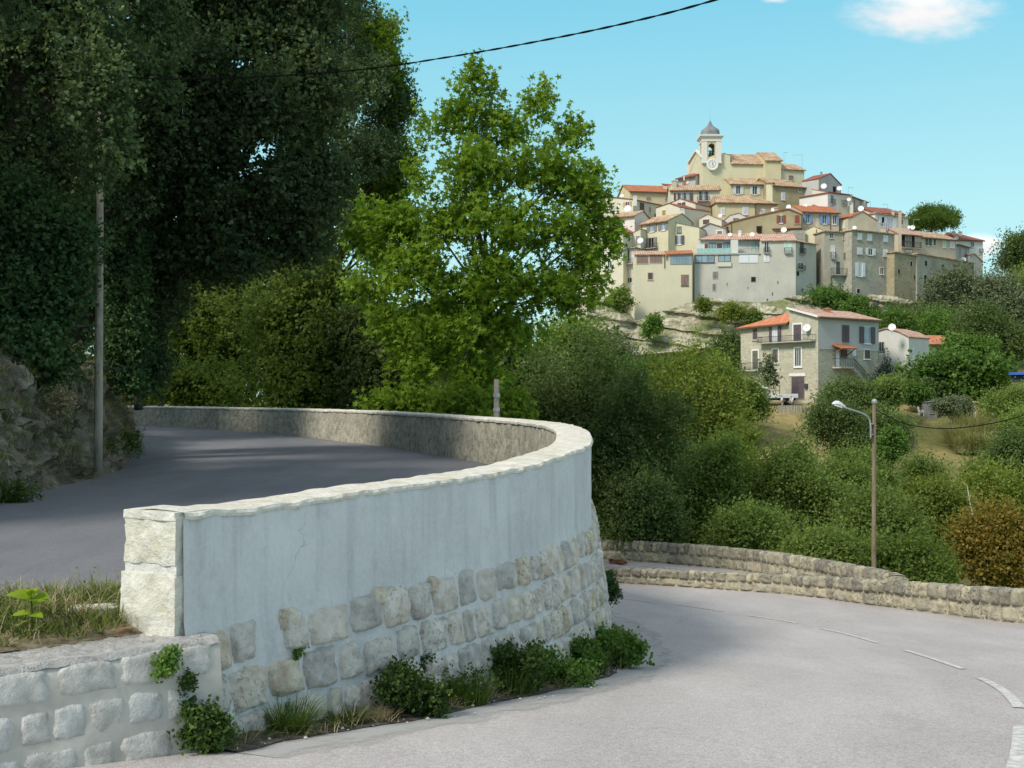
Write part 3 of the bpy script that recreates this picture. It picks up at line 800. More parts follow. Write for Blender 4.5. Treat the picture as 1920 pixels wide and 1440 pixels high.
T_RED=tiles('tiles_dull_red',(.30,.10,.07),(.36,.14,.10),(.30,.12,.09))
G_SKY=glassy('glass_pale',(.30,.40,.46)); G_DARK=glassy('glass_dark',(.05,.055,.06)); G_TEAL=plain('glass_teal',(.33,.52,.50),.2,sp=.5)
S_BROWN=plain('shutter_brown',(.13,.085,.07)); S_RED=plain('shutter_oxblood',(.26,.075,.05)); S_BLUE=plain('shutter_blue',(.22,.33,.52)); S_WHITE=plain('shutter_white',(.72,.73,.75),var=.05)
S_LAV=plain('shutter_grey_white',(.60,.62,.64)); S_GREY=plain('shutter_grey',(.24,.22,.21)); S_GREEN=plain('shutter_green',(.08,.11,.08)); S_TAN=plain('shutter_tan',(.55,.36,.2)); S_MAUVE=plain('shutter_mauve',(.27,.18,.155)); S_PLUM=plain('shutter_plum',(.115,.085,.095))
S_OLIVE=plain('shutter_olive',(.15,.15,.10)); S_OCHRE=plain('shutter_ochre',(.42,.27,.07)); S_MINT=plain('shutter_mint',(.50,.66,.58))
M_FRAME=plain('trim_white',(.74,.73,.70),var=.05); M_STONEF=plain('trim_stone',(.50,.47,.40)); M_DARKF=plain('trim_dark',(.06,.06,.065)); M_BROWNF=plain('trim_brown',(.17,.10,.07))
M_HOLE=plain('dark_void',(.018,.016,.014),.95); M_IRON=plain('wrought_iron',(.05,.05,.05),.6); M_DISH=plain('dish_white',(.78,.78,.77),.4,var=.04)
M_GALV=plain('galvanised_metal',(.42,.43,.44),.4,metal=.6); M_SLABC=plain('concrete_slab',(.42,.41,.38),.85); M_GUT=plain('gutter_brown',(.12,.075,.05),.6)
M_LEAD=plain('dome_lead',(.20,.21,.225),.55,var=.15,scale=1.2); M_TRIM=plain('church_trim',(.70,.66,.60),.8,var=.06); M_BRICK=plain('chimney_brick',(.40,.20,.13),.9,var=.3,scale=6)

class Face:
    def __init__(s,o,a,b):
        s.o=o; s.a=Vector((a[0],a[1],0)); s.b=Vector((b[0],b[1],0)); s.w=(s.b-s.a).length; s.e=(s.b-s.a)/s.w
        s.n=Vector((s.e.y,-s.e.x,0))            # outward (to the right of a->b seen from above)
    def at(s,px,py):
        k=(px-CX)/F; t=(k*s.a.y-s.a.x)/(s.e.x-k*s.e.y); y=s.a.y+s.e.y*t
        return t,PZ(py,y)
    def W(s,t,z,off=0.):
        p=s.a+s.e*t+s.n*off; return Vector((p.x,p.y,z))
    def bx(s,mb,t0,z0,t1,z1,o0,o1,m=0):
        c=s.W((t0+t1)/2,(z0+z1)/2,(o0+o1)/2); mb.obox(c,s.e*abs(t1-t0)/2,s.n*(o1-o0)/2,Vector((0,0,abs(z1-z0)/2)),m)

class House:
    def __init__(s,label,L,R,D=8.,wall=None,top=None,base=None,cat='house',name='house',group='houses of the hilltop village',skewR=None):
        """L,R=(px,depth) of the front; top: (px,py) list along the front's top edge, left to right"""
        s.A=Vector((PX(*L),L[1],0)); s.B=Vector((PX(*R),R[1],0))
        e=(s.B-s.A); s.w=e.length; e/=s.w; nb=Vector((-e.y,e.x,0)); 
        s.D=D; s.nb=nb; s.e=e
        s.zb=PZ(base[1],base[0]) if isinstance(base,tuple) else base
        s.root=thing(name,label,cat,(s.A.x,s.A.y,s.zb),group)
        s.F=Face(s,s.A,s.B); s.L=Face(s,s.A+nb*D,s.A); s.R=Face(s,s.B,s.B+nb*D)
        s.wall=wall; s.roofs=[]
        s.top=[s.F.at(*q) for q in top]
    def W(s,t,b,z): p=s.A+s.e*t+s.nb*b; return Vector((p.x,p.y,z))
    def _poly(s,mb,pts,uv): mb.poly(pts,uv)
    def walls_extr(s,mat=None):
        mb=MB(); T=s.top; D=s.D; zb=s.zb
        fr=[(0,zb),(s.w,zb)]+[(min(max(t,0),s.w) if i in(0,len(T)-1) else t,z) for i,(t,z) in list(enumerate(T))[::-1]]
        mb.poly([s.W(t,0,z) for t,z in fr],fr)
        mb.poly([s.W(t,D,z) for t,z in fr][::-1],[(t+3,z) for t,z in fr][::-1])
        zl_,zr_=T[0][1],T[-1][1]
        mb.poly([s.W(0,D,zb),s.W(0,0,zb),s.W(0,0,zl_),s.W(0,D,zl_)],[(0,zb),(D,zb),(D,zl_),(0,zl_)])
        mb.poly([s.W(s.w,0,zb),s.W(s.w,D,zb),s.W(s.w,D,zr_),s.W(s.w,0,zr_)],[(0,zb),(D,zb),(D,zr_),(0,zr_)])
        mb.build('wall',mat or s.wall,s.root)
    def slab(s,mb,q,th=.16):
        """q: 4 points: eave-left, eave-right, top-right, top-left"""
        q=[Vector(p) for p in q]; u=(q[1]-q[0]).length; v=(q[3]-q[0]).length
        n=(q[1]-q[0]).cross(q[3]-q[0]).normalized()
        if n.z<0: n=-n
        up=[p+n*th*.5 for p in q]; dn=[p-n*th*.5 for p in q]
        mb.poly(up,[(0,0),(u,0),(u,v),(0,v)]); mb.poly(dn[::-1],None)
        for i in range(4):
            j=(i+1)%4; mb.poly([dn[i],dn[j],up[j],up[i]],[(0,0),(u,0),(u,.1),(0,.1)])
    def roof_extr(s,mat,oh=.35,ohs=.3,skip=(),th=.18):
        """roof planes over each top segment of the front, running back"""
        mb=MB(); T=s.top
        for i,((t0,z0),(t1,z1)) in enumerate(zip(T,T[1:])):
            if i in skip or abs(t1-t0)<.2: continue
            sl=(z1-z0)/(t1-t0)
            if i==0: t0-=ohs; z0-=ohs*sl
            if i==len(T)-2: t1+=ohs; z1+=ohs*sl
            z0+=.09; z1+=.09
            if z1>=z0: q=[s.W(t0,s.D,z0),s.W(t0,-oh,z0),s.W(t1,-oh,z1),s.W(t1,s.D,z1)]
            else: q=[s.W(t1,-oh,z1),s.W(t1,s.D,z1),s.W(t0,s.D,z0),s.W(t0,-oh,z0)]
            s.slab(mb,q,th)
        s.roof=mb.build('roof',mat,s.root); return s.roof
    def eave(s,mat,run,ridge_y,hipl=0.,hipr=0.,oh=.4,ohs=.25,gut=True,back=True,wmat=None):
        """front eave (s.top two points, level), roof rising to a ridge `run` metres behind the front"""
        ze=(s.top[0][1]+s.top[-1][1])/2; px=CX+F*(s.A+s.e*s.w/2+s.nb*run).x/(s.A+s.e*s.w/2+s.nb*run).y
        zr_=PZ(ridge_y,(s.A+s.e*s.w/2+s.nb*run).y); D=s.D; w=s.w; zb=s.zb
        zk=zr_-(D-run)*(zr_-ze)/run if back else zr_
        s.ze,s.zr=ze,zr_
        mb=MB(); zgl=zr_ if not hipl else ze; zgr=zr_ if not hipr else ze
        fr=[(0,zb),(w,zb),(w,ze),(0,ze)]; mb.poly([s.W(t,0,z) for t,z in fr],fr)
        bk=[(w,zb),(0,zb),(0,zk if not hipl else ze),(w,zk if not hipr else ze)]; mb.poly([s.W(t,D,z) for t,z in bk],bk)
        lw_=[(D,zb),(0,zb),(0,ze),(run,zgl),(D,zk if not hipl else ze)]; mb.poly([s.W(0,b,z) for b,z in lw_],[(-b,z) for b,z in lw_])
        rw=[(0,zb),(D,zb),(D,zk if not hipr else ze),(run,zgr),(0,ze)]; mb.poly([s.W(w,b,z) for b,z in rw],rw)
        mb.build('wall',wmat or s.wall,s.root)
        mb=MB(); sl=(zr_-ze)/run; o=.09
        s.slab(mb,[s.W(-ohs,-oh,ze-oh*sl+o),s.W(w+ohs,-oh,ze-oh*sl+o),s.W(w+ohs-hipr if hipr else w+ohs,run,zr_+o),s.W(hipl-ohs if hipl else -ohs,run,zr_+o)])
        if hipr: s.slab(mb,[s.W(w+ohs,-oh,ze-oh*sl+o),s.W(w+ohs,D,ze+o),s.W(w+ohs-hipr,run+.05,zr_+o),s.W(w+ohs-hipr,run,zr_+o)])
        if hipl: s.slab(mb,[s.W(-ohs,D,ze+o),s.W(-ohs,-oh,ze-oh*sl+o),s.W(hipl-ohs,run,zr_+o),s.W(hipl-ohs,run+.05,zr_+o)])
        if back and D>run+.3:
            s.slab(mb,[s.W(w+ohs,D,zk+o),s.W(-ohs,D,zk+o),s.W(hipl-ohs if hipl else -ohs,run,zr_+o),s.W(w+ohs-hipr if hipr else w+ohs,run,zr_+o)])
        s.roof=mb.build('roof',mat,s.root)
        if gut:
            g=MB(); g.bar(s.W(-ohs,-oh-.03,ze-oh*sl-.04),s.W(w+ohs,-oh-.03,ze-oh*sl-.04),.14,.12); g.build('gutter',M_GUT,s.root)
    def win(s,x0,y0,x1,y1,pane=G_DARK,frame=M_FRAME,sh=None,closed=False,face='F',mull=1,trans=0,fw=.09,sx=None,rail=False,name='window',sill=True,off=0.):
        """window from photo rectangle; sh: shutter material; sx: (left,right) px widths of the open shutters"""
        f=getattr(s,face); t0,za=f.at(x0,y1); t1,zb=f.at(x1,y0)
        zc=f.at(x1,y1)[1]; za=(za+zc)/2; zd=f.at(x0,y0)[1]; zb=(zb+zd)/2
        if t1<t0: t0,t1=t1,t0
        mb=MB()
        f.bx(mb,t0-fw,za-fw,t0,zb+fw,-.02+off,.07+off); f.bx(mb,t1,za-fw,t1+fw,zb+fw,-.02+off,.07+off)
        f.bx(mb,t0,zb,t1,zb+fw,-.02+off,.07+off); f.bx(mb,t0,za-fw,t1,za,-.02+off,.09+off)
        if not closed:
            for k in range(mull):
                c=t0+(t1-t0)*(k+1)/(mull+1); f.bx(mb,c-.035,za,c+.035,zb,0+off,.055+off)
            for k in range(trans):
                c=za+(zb-za)*(k+1)/(trans+1); f.bx(mb,t0,c-.03,t1,c+.03,0+off,.052+off)
        if sill: f.bx(mb,t0-fw-.06,za-fw-.07,t1+fw+.06,za-fw-.002,0+off,.16+off)
        fr=mb.build(name,frame,s.root)
        mb=MB(); f.bx(mb,t0+.002,za+.002,t1-.002,zb-.002,-.015+off,.02+off); mb.build('pane',pane,fr)
        if sh is not None:
            if closed:
                c=(t0+t1)/2
                for a,b in ((t0,c-.015),(c+.015,t1)):
                    m_=MB(); f.bx(m_,a+.004,za+.004,b-.004,zb-.004,.03+off,.1+off)
                    for k in range(1,4):
                        zz=za+(zb-za)*k/4; f.bx(m_,a+.03,zz-.04,b-.03,zz+.04,.1+off,.122+off)
                    m_.build('shutter',sh,fr)
            else:
                hw=(t1-t0)/2
                wl,wr=(hw,hw) if sx is None else (abs(f.at(x0,y0)[0]-f.at(x0-sx[0],y0)[0]),abs(f.at(x1,y0)[0]-f.at(x1+sx[1],y0)[0]))
                for a,b in ((t0-wl,t0-.01),(t1+.01,t1+wr)):
                    if b-a<.06: continue
                    m_=MB(); f.bx(m_,a,za-.03,b,zb+.03,.09+off,.14+off)
                    for k in range(1,5):
                        zz=za+(zb-za)*k/5; f.bx(m_,a+.04,zz-.05,b-.04,zz+.05,.14+off,.16+off)
                    m_.build('shutter',sh,fr)
        if rail: s.rail(x0-1.5,(y0+y1*1.2)/2.2,x1+1.5,y1+1,face)
        return fr
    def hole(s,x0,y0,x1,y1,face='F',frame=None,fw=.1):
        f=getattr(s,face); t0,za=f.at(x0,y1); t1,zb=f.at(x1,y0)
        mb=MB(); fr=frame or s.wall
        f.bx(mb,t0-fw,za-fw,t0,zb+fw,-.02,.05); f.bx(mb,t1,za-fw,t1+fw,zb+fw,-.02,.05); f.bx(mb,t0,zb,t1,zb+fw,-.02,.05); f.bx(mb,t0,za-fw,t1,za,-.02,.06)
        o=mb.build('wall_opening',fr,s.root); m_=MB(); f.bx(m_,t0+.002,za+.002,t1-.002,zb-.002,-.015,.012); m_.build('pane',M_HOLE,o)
    def rail(s,x0,y0,x1,y1,face='F',dep=.5,slab=True,mat=None,solid=None):
        """balcony: slab and iron railing"""
        f=getattr(s,face); t0,za=f.at(x0,y1); t1,zb=f.at(x1,y0); mb=MB()
        if slab: f.bx(mb,t0,za-.12,t1,za,-.02,dep)
        b=mb.build('balcony',M_SLABC,s.root) if slab else None
        r=MB(); n=max(3,int((t1-t0)/.16))
        def wb(ta,oa,tb,ob,z,w=.05): r.bar(f.W(ta,z,oa),f.W(tb,z,ob),w)
        for z in (za+.08,zb): wb(t0,dep-.04,t1,dep-.04,z); wb(t0,0,t0,dep-.04,z); wb(t1,0,t1,dep-.04,z)
        for k in range(n+1):
            t=t0+(t1-t0)*k/n; r.bar(f.W(t,za,dep-.04),f.W(t,zb,dep-.04),.028,up=(1,0,0))
        for tt in (t0,t1):
            for k in range(3): r.bar(f.W(tt,za,dep*k/3),f.W(tt,zb,dep*k/3),.028,up=(1,0,0))
        if solid: f.bx(r,t0,za+.1,t1,zb-.05,dep-.05,dep-.03)
        r.build('railing',mat or M_IRON,b if b else s.root)
    def dish(s,px,py,d,r=.42,az=0.6):
        r*=.78; c=P(px,py,d); ax=Vector((-.35+az*.2,-.85,.38)).normalized(); u=ax.cross(Vector((0,0,1))).normalized(); v=u.cross(ax)
        mb=MB(); prof=[(.02,-.1),(.5,-.07),(.85,-.02),(1.,.03),(.98,.045),(.6,-.03),(.02,-.06)]
        n=14; i0=0
        rows=[[c+(u*math.cos(2*math.pi*j/n)+v*math.sin(2*math.pi*j/n)*1.08)*r*q+ax*h*r*2 for j in range(n)] for q,h in prof]
        for a,b in zip(rows,rows[1:]):
            for j in range(n): mb.poly([a[j],a[(j+1)%n],b[(j+1)%n],b[j]])
        mb.tube([c-v*r*.9,c+ax*r*1.1-v*r*.1],.025,5); mb.tube([c-ax*.1,c-ax*.3-Vector((0,0,.2)),c-ax*.3-Vector((0,0,1.2))],.035,6)
        mb.obox(c+ax*r*1.1-v*r*.1,u*.05,v*.05,ax*.07)
        mb.build('satellite_dish',M_DISH,s.root,smooth=False)
    def antenna(s,px,py0,py1,d,arm=1.2,dirn=-1):
        a=P(px,py1,d); b=P(px,py0,d); mb=MB(); mb.bar(a-Vector((0,0,1.)),b,.05,up=(1,0,0)); e=b+Vector((arm*dirn,.2,-.08)); mb.bar(b,e,.05)
        for k in range(5):
            q=b.lerp(e,.15+.2*k); mb.bar(q+Vector((0,-.25,-.12)),q+Vector((0,.25,.12)),.03)
        mb.build('antenna',M_GALV,s.root)
    def chimney(s,px,py0,py1,d,w=.5,mat=None,pot=True):
        a=P(px,py1,d); b=P(px,py0,d); mb=MB(); mb.box(a.x-w/2,d-w/2,a.z-1.,a.x+w/2,d+w/2,b.z-.25); mb.box(a.x-w/2-.08,d-w/2-.08,b.z-.25,a.x+w/2+.08,d+w/2+.08,b.z-.13)
        if pot: mb.box(a.x-w*.3,d-w*.3,b.z-.13,a.x+w*.3,d+w*.3,b.z)
        mb.build('chimney',mat or W_TAN,s.roof if hasattr(s,'roof') else s.root)
    def drain(s,px,py0,py1,face='F'):
        f=getattr(s,face); t,z0=f.at(px,py0); _,z1=f.at(px,py1); mb=MB(); mb.bar(f.W(t,z0,.09),f.W(t,z1,.09),.11,up=(1,0,0)); mb.build('downpipe',M_GUT,s.root)

def lev(L,yl,pxr,yr):       # right end depth that keeps the eave level
    return (pxr,L[1]*(CY-yl)/(CY-yr))
def eh(label,pl,dl,yl,pr,yr,base,mat,roof,run,ridge,D=8.,**k):
    R=lev((pl,dl),yl,pr,yr)
    kw={q:k.pop(q) for q in list(k) if q in('hipl','hipr','oh','ohs','gut','back')}
    h=House(label,(pl,dl),R,D,mat,[(pl,yl),(pr,yr)],(dl,base),**k); h.eave(roof,run,ridge,**kw); return h
def gh(label,L,R,top,base,mat,roof,D=8.,**k):
    kw={q:k.pop(q) for q in list(k) if q in('oh','ohs','skip','th')}
    h=House(label,L,R,D,mat,top,(L[1],base),**k); h.walls_extr(); h.roof_extr(roof,**kw); return h

# ---------------------------------------------------------------- front row, on the rock
h=gh('tall pale cream house on the rock edge with two brown roller shutters near its top',(1190,211),(1300,210.5),[(1190,477.5),(1300,476)],640,W_CREAM,T_OLD,D=7,skip=(0,))
mb=MB(); h.slab(mb,[h.W(-.2,-.35,h.top[0][1]-.05),h.W(5.5,-.35,h.top[0][1]-.05),h.W(5.5,3,h.top[0][1]+1.),h.W(-.2,3,h.top[0][1]+1.)]); h.roof=mb.build('roof',T_PINK,h.root)
mb=MB(); h.slab(mb,[h.W(5.7,-.35,h.top[0][1]-.05),h.W(h.w,-.35,h.top[0][1]+.1),h.W(h.w,3,h.top[0][1]+1.1),h.W(5.7,3,h.top[0][1]+.95)]); mb.build('roof',T_NEW,h.root)
for a in ((1193.5,479.5,1215,494.5),(1218,478,1241,493)): h.win(*a,sh=S_MAUVE,closed=True,frame=W_CREAM,sill=False)
h.win(1248.3,480,1252.7,487,sh=S_MAUVE,closed=True,frame=W_CREAM,sill=False)
h.win(1257.5,475.5,1296,495,pane=G_SKY,frame=plain('trim_steel',(.22,.27,.32)),mull=6,trans=1,fw=.06,sill=False)
h.win(1215,511.5,1223.5,524,sh=S_BROWN,closed=True,frame=M_STONEF); h.win(1278,516,1290,535,sh=S_MAUVE,closed=True,frame=M_BROWNF)
h.drain(1298.5,478,600); h.drain(1246,478,503)
big=h
# grey-beige block with terrace
h=House('large grey-beige house on the rock with blue glass terrace and white roller shutter',(1302,212),(1492,210),7.5,W_BEIGE,[(1302,476),(1424,475),(1424.2,452.5),(1492,452)],(212,640)); h.walls_extr()
mb=MB(); zt=h.top[2][1]; wE=h.F.at(1310,450)[0]; wR=h.w+.2
h.slab(mb,[h.W(wE+11.3,-.4,zt),h.W(wR,-.4,zt),h.W(wR,4.6,PZ(440,215)),h.W(wE+11.3,4.6,PZ(440,215))]); h.slab(mb,[h.W(wE,2.3,PZ(450,214.5)),h.W(wE+11.3,1.6,PZ(451,214)),h.W(wE+11.3,5.6,PZ(438.5,217.5)),h.W(wE+3,5.6,PZ(440.5,217.5))])
h.slab(mb,[h.W(wR,9.5,zt),h.W(wE,9.5,zt),h.W(wE+3,5.6,PZ(440,217.5)),h.W(wR,4.6,PZ(440,215))]); h.roof=mb.build('roof',T_PINK,h.root)
mb=MB(); mb.obox(h.W((wE+11.2)/2+.5,5,(h.top[0][1]+PZ(450,214.5))/2-.1),h.e*5.9,h.nb*2.2,Vector((0,0,(PZ(450,214.5)-h.top[0][1])/2+.05))); mb.build('upper_storey',W_WHITE,h.root)
h.U=Face(h,h.A+h.nb*2.78,h.B+h.nb*2.78)
for a,p in (((1321,456.5,1327.3,466),S_RED),((1343.6,456,1354.3,466),S_BROWN)): h.win(*a,sh=p,closed=True,face='U',sill=False)
for a in ((1329.5,456,1341.5,468),(1357.5,455.5,1370.5,467)): h.win(*a,pane=G_SKY,face='U',frame=M_DARKF,sill=False)
h.win(1376,453.5,1381,458,pane=G_DARK,frame=S_BROWN,face='U',mull=0,sill=False)
h.win(1408,453,1420,473,pane=S_MINT,face='U',sill=False)
f=h.F
mb=MB(); t0,z0=f.at(1304,476); t1,z1=f.at(1371,464.8)
for k in range(5):
    a=t0+.3+(t1-t0-.3)*k/5; b=t0+.3+(t1-t0-.3)*(k+1)/5-.06; f.bx(mb,a,z0+.1,b,z1,-.2,-.16)
mb.build('glass_balustrade',G_TEAL,h.root)
mb=MB(); f.bx(mb,t0-.1,z0-.22,f.at(1425,475)[0],z0+.06,-.05,.22); mb.build('cornice',M_SLABC,h.root)
t2=f.at(1371,470)[0]; t3=f.at(1384,470)[0]; mb=MB(); f.bx(mb,t2,z0,t3,PZ(450.5,212),-1.5,-.05); mb.build('pier',W_WHITE,h.root)
h.rail(1385,466,1423,475,dep=-.1,slab=False)
h.win(1304.5,478.5,1339,492,pane=G_SKY,frame=M_DARKF,mull=2,fw=.07); h.win(1347.5,479,1369.5,490.5,pane=G_SKY,frame=M_DARKF,mull=1,fw=.07)
mb=MB(); a=f.at(1345.7,500); b=f.at(1371,491.5); f.bx(mb,a[0],a[1],b[0],b[1],0,.25); mb.build('window_box',W_PALE,h.root)
h.win(1387,478,1421,492,sh=S_WHITE,closed=True,sill=False); h.win(1433,479,1442,490.5,sh=S_WHITE,closed=True,sill=False)
h.win(1336.5,509.5,1345.5,522,sh=S_GREY,closed=True,frame=M_STONEF,sill=False); h.win(1336,532,1341.5,544.5,sh=S_GREY,closed=True,frame=M_STONEF,sill=False)
h.win(1409,520,1416,527.5,pane=M_HOLE,frame=M_BROWNF,mull=0,sill=False)
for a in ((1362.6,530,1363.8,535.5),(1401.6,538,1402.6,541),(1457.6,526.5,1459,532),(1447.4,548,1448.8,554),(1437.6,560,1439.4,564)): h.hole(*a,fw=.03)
h.win(1433.5,453.5,1441,473.5,pane=G_DARK,frame=M_FRAME,rail=True); h.win(1472,454,1483,473.5,pane=S_MINT,frame=M_FRAME,rail=True,mull=0)
for a in ((1368.5,440,214.5,.5),(1410,440,214.5,.62)): h.dish(*a)
h.chimney(1387,432,442,215,.5,M_DISH)
h=gh('grey rendered wing with small iron balcony, at the right end of the glass-terrace house',(1492.3,210.5),(1530.5,215),[(1492.3,453),(1530.5,457)],590,W_BEIGE,T_PINK,D=6,skip=(0,))
mb=MB(); z=h.top[0][1]; h.slab(mb,[h.W(-.1,-.4,z),h.W(h.w+.2,-.4,z),h.W(h.w+.2,4,z+1.2),h.W(-.1,4,z+1.2)]); h.slab(mb,[h.W(h.w+.2,7.6,z),h.W(-.1,7.6,z),h.W(-.1,4,z+1.2),h.W(h.w+.2,4,z+1.2)]); h.roof=mb.build('roof',T_PINK,h.root)
h.win(1500.5,456,1506,475,pane=G_DARK,frame=M_DARKF,rail=True); h.win(1496,493,1506,504,pane=G_DARK,frame=M_FRAME,rail=True,trans=1); h.hole(1493.5,509,1498,517); h.hole(1503.8,541,1506,544)
# yellowish gable tower
h=gh('narrow ochre gable-fronted house squeezed between grey render and brown balconies',(1509,219),(1546,217),[(1509,433),(1525.5,425),(1546,433)],600,W_GOLD,T_OLD,D=7,ohs=.1,oh=.1,th=.1)
h.drain(1531,430,540)
# grey-brown balcony house
h=gh('grey-brown house with three iron balconies, left of the white-shuttered house',(1545.5,214),(1597,215),[(1545.5,434.5),(1597,437)],640,W_OLDGREY,T_OLD,D=7,oh=.4)
h.win(1555.5,437,1561.5,446.5,frame=M_STONEF); h.win(1580.5,439,1586.5,448.5,frame=M_STONEF,pane=S_GREY)
h.win(1558.5,461,1564.5,484,frame=M_FRAME,rail=True,pane=S_LAV); h.win(1583.5,463,1588.5,485.5,frame=M_FRAME,rail=True,pane=S_LAV)
h.win(1567.5,490.5,1575,514,frame=M_STONEF,sill=False,mull=0); h.rail(1557.6,504,1591,515.5,dep=.9); h.win(1571.5,530,1577.5,544,frame=M_STONEF)
h.drain(1558,516,545)
# white shutters
h=gh('tall grey stone house with white shutters facing the valley',(1597,213),(1677,218.5),[(1597,432),(1677,440)],690,W_STONE,T_OLD,D=8,oh=.4)
for a in ((1607.5,437.5,1616,449),(1626,439,1634.5,451),(1656,441.5,1664.5,453),(1607.5,464.5,1616.5,476.5),(1656,468,1664.5,481)): h.win(*a,sh=S_WHITE,closed=True,frame=M_STONEF)
h.win(1627.5,466,1635.5,478,pane=G_DARK,sh=S_WHITE,sx=(5,5.5)); h.win(1609,493,1616,518,pane=S_LAV,sh=S_WHITE,sx=(6,5.5))
h.win(1650,502,1656,514,pane=G_DARK,frame=M_FRAME); h.win(1606.5,542,1612,550,pane=M_HOLE,frame=M_STONEF,mull=0)
h.dish(1602,427,216,.5); h.chimney(1656,425,438,218,.8,W_TAN)
# tan plinth below
# lower stone walls
h=gh('plain olive stone house with small dark holes, below the loggia house',(1677,216),(1720,220),[(1677,473.5),(1720,481)],720,W_STONE2,T_OLD,D=7,oh=.3)
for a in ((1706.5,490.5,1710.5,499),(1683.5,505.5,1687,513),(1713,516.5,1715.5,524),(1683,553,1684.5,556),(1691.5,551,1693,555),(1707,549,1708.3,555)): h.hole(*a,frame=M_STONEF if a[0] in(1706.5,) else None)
h=gh('long low grey stone house stretching right behind the grey-green trees',(1719.5,219.5),(1826,236),[(1719.5,476.5),(1826,494.5)],720,W_OLDGREY,T_OLD,D=7,oh=.3)
for a in ((1733.5,489,1738,499),(1765.5,496,1770,508.5),(1732,516,1737,535),(1765.5,521.5,1770.5,529)): h.win(*a,frame=M_STONEF,mull=0,sill=False)
h.hole(1788,498,1794,500.5); h.hole(1801,500,1806,502); h.drain(1824,496,540)
# ---------------------------------------------------------------- second row (right)
h=eh('house with deep dark loggia and red tile roof above the olive stone house',1686,225,438.5,1725,441.5,500,W_TAN,T_PINK,3.6,428.5,D=8)
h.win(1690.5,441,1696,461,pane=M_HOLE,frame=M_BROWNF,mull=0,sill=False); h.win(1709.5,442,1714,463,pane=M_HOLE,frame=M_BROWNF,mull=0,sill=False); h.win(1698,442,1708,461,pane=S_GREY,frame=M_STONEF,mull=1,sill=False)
h.dish(1704.5,426,229,.45); h.dish(1711,426.5,229,.62); h.rail(1688,455,1725,463.5,slab=True,dep=.5); h.win(1697.5,468.5,1711,474,pane=S_LAV,frame=M_BROWNF)
h.antenna(1712.5,411,430,229,1.3,1)
h=eh('grey-tan house with dark green shutters in the row under the umbrella pine',1725.5,229,444,1792,450,500,W_TAN,T_OLD,4,435.5,D=8)
h.win(1738,448,1742.5,460,sh=S_GREEN,sx=(2.5,3.5)); h.win(1750,448.5,1754,460.5,sh=S_GREEN,closed=True); h.win(1768,448.5,1773,463.5,sh=S_MINT,closed=True); h.win(1781.5,451,1789.5,464,sh=S_WHITE,closed=True)
h=gh('small tan gabled house standing in front of the green-shuttered row',(1760,236),(1786,238),[(1757,474.5),(1771.5,465),(1786,473)],520,W_TAN,T_OLD,D=9,oh=.2)
h.win(1763,471,1767.5,484,sh=S_GREY,closed=True,frame=M_STONEF)
h=gh('long sunlit lean-to house behind the stone wall row',(1735,235),(1760,236),[(1735,476),(1760,472)],520,W_PALE,T_OLD,D=5)
h.win(1730.5+5,474,1739,479,frame=M_STONEF)
h=eh('grey end house with narrow windows, left of the white hip-roofed house',1792,238,457,1818,464,540,W_GREY,T_OLD,3,453,D=7)
h.win(1797.5,463,1801,478,frame=M_STONEF); h.win(1808,465.5,1811.5,480,frame=M_STONEF); h.dish(1806.5,487,236.5,.7)
h=eh('white house with dull red hipped roof at the right end of the village',1793,251,449,1843,451,560,W_WHITE,T_RED,4.5,437.5,D=9,hipl=1.2,hipr=4.5)
h.win(1820,454,1826,463,pane=S_OLIVE); h.dish(1788,436.5,250,.6); h.dish(1793.5,446,249,.55); h.chimney(1800.5,433.5,441,254,.6); h.rail(1836,467,1842,473)
h=gh('small blank grey gable house at the lower right end of the village',(1818,241),(1842,243),[(1817,478),(1827,476.5),(1843,492)],560,W_GREY,T_OLD,D=7,ohs=.05,oh=.15)
# white shutters + laundry
h=gh('white-shuttered house with a lilac sheet drying at its window',(1641,226),(1703,231),[(1641,400.5),(1703,410)],480,W_WHITE,T_OLD,D=8,oh=.4)
h.win(1652.5,407,1657.5,419,sh=S_WHITE,sx=(5,5),pane=M_HOLE,mull=0); h.win(1665.5,409,1673,430,sh=S_WHITE,sx=(0.1,7),pane=S_LAV); h.win(1689,411.5,1692,421,sh=S_RED,closed=True)
sheet=plain('cotton_lilac',(.55,.50,.66),.9); mb=MB(); mb.grid(lambda u,v:h.F.W(h.F.at(1654,418)[0]+1.35*u,PZ(416.5,226.5)-1.25*v*(1-.25*math.sin(u*5)),.24+.05*math.sin(u*14)),10,6)
sh=mb.build('laundry_sheet',sheet); tag(sh,'lilac sheet hung out to dry below a white-shuttered window','laundry'); h.chimney(1687.5,394.5,470,222,.45,W_TAN)
h.antenna(1664.5,382.5,402,229,1.,-1); h.antenna(1654.5,391,402,229,.7,-1); h.chimney(1674,394,403,229,.5)
h=gh('pale sunlit wall house behind the tan gable, left of the lilac sheet',(1612,233),(1643,228),[(1612,389),(1627,393.5),(1643,399.5)],460,W_PALE,T_RED,D=7)
h=gh('plain tan gable-fronted house with red verge right of the blue shutters',(1590,222),(1645,224),[(1590,409.5),(1616.5,396.5),(1645,414.5)],480,W_TAN,T_NEW,D=9,oh=.15,ohs=.1,th=.12)
h.win(1578.5,414,1583,427,face='L',pane=S_MINT,frame=M_FRAME) if False else None
h.dish(1614,391,226,.75)
h=gh('low pale yellow annexe with a niche window beside the blue-shuttered house',(1573.5,224.5),(1590.2,222.2),[(1573.5,412),(1590.2,408)],480,W_GOLD,T_RED,D=6,oh=.3)
h.win(1579,414.5,1583.5,427,pane=S_MINT,frame=M_FRAME,mull=0)
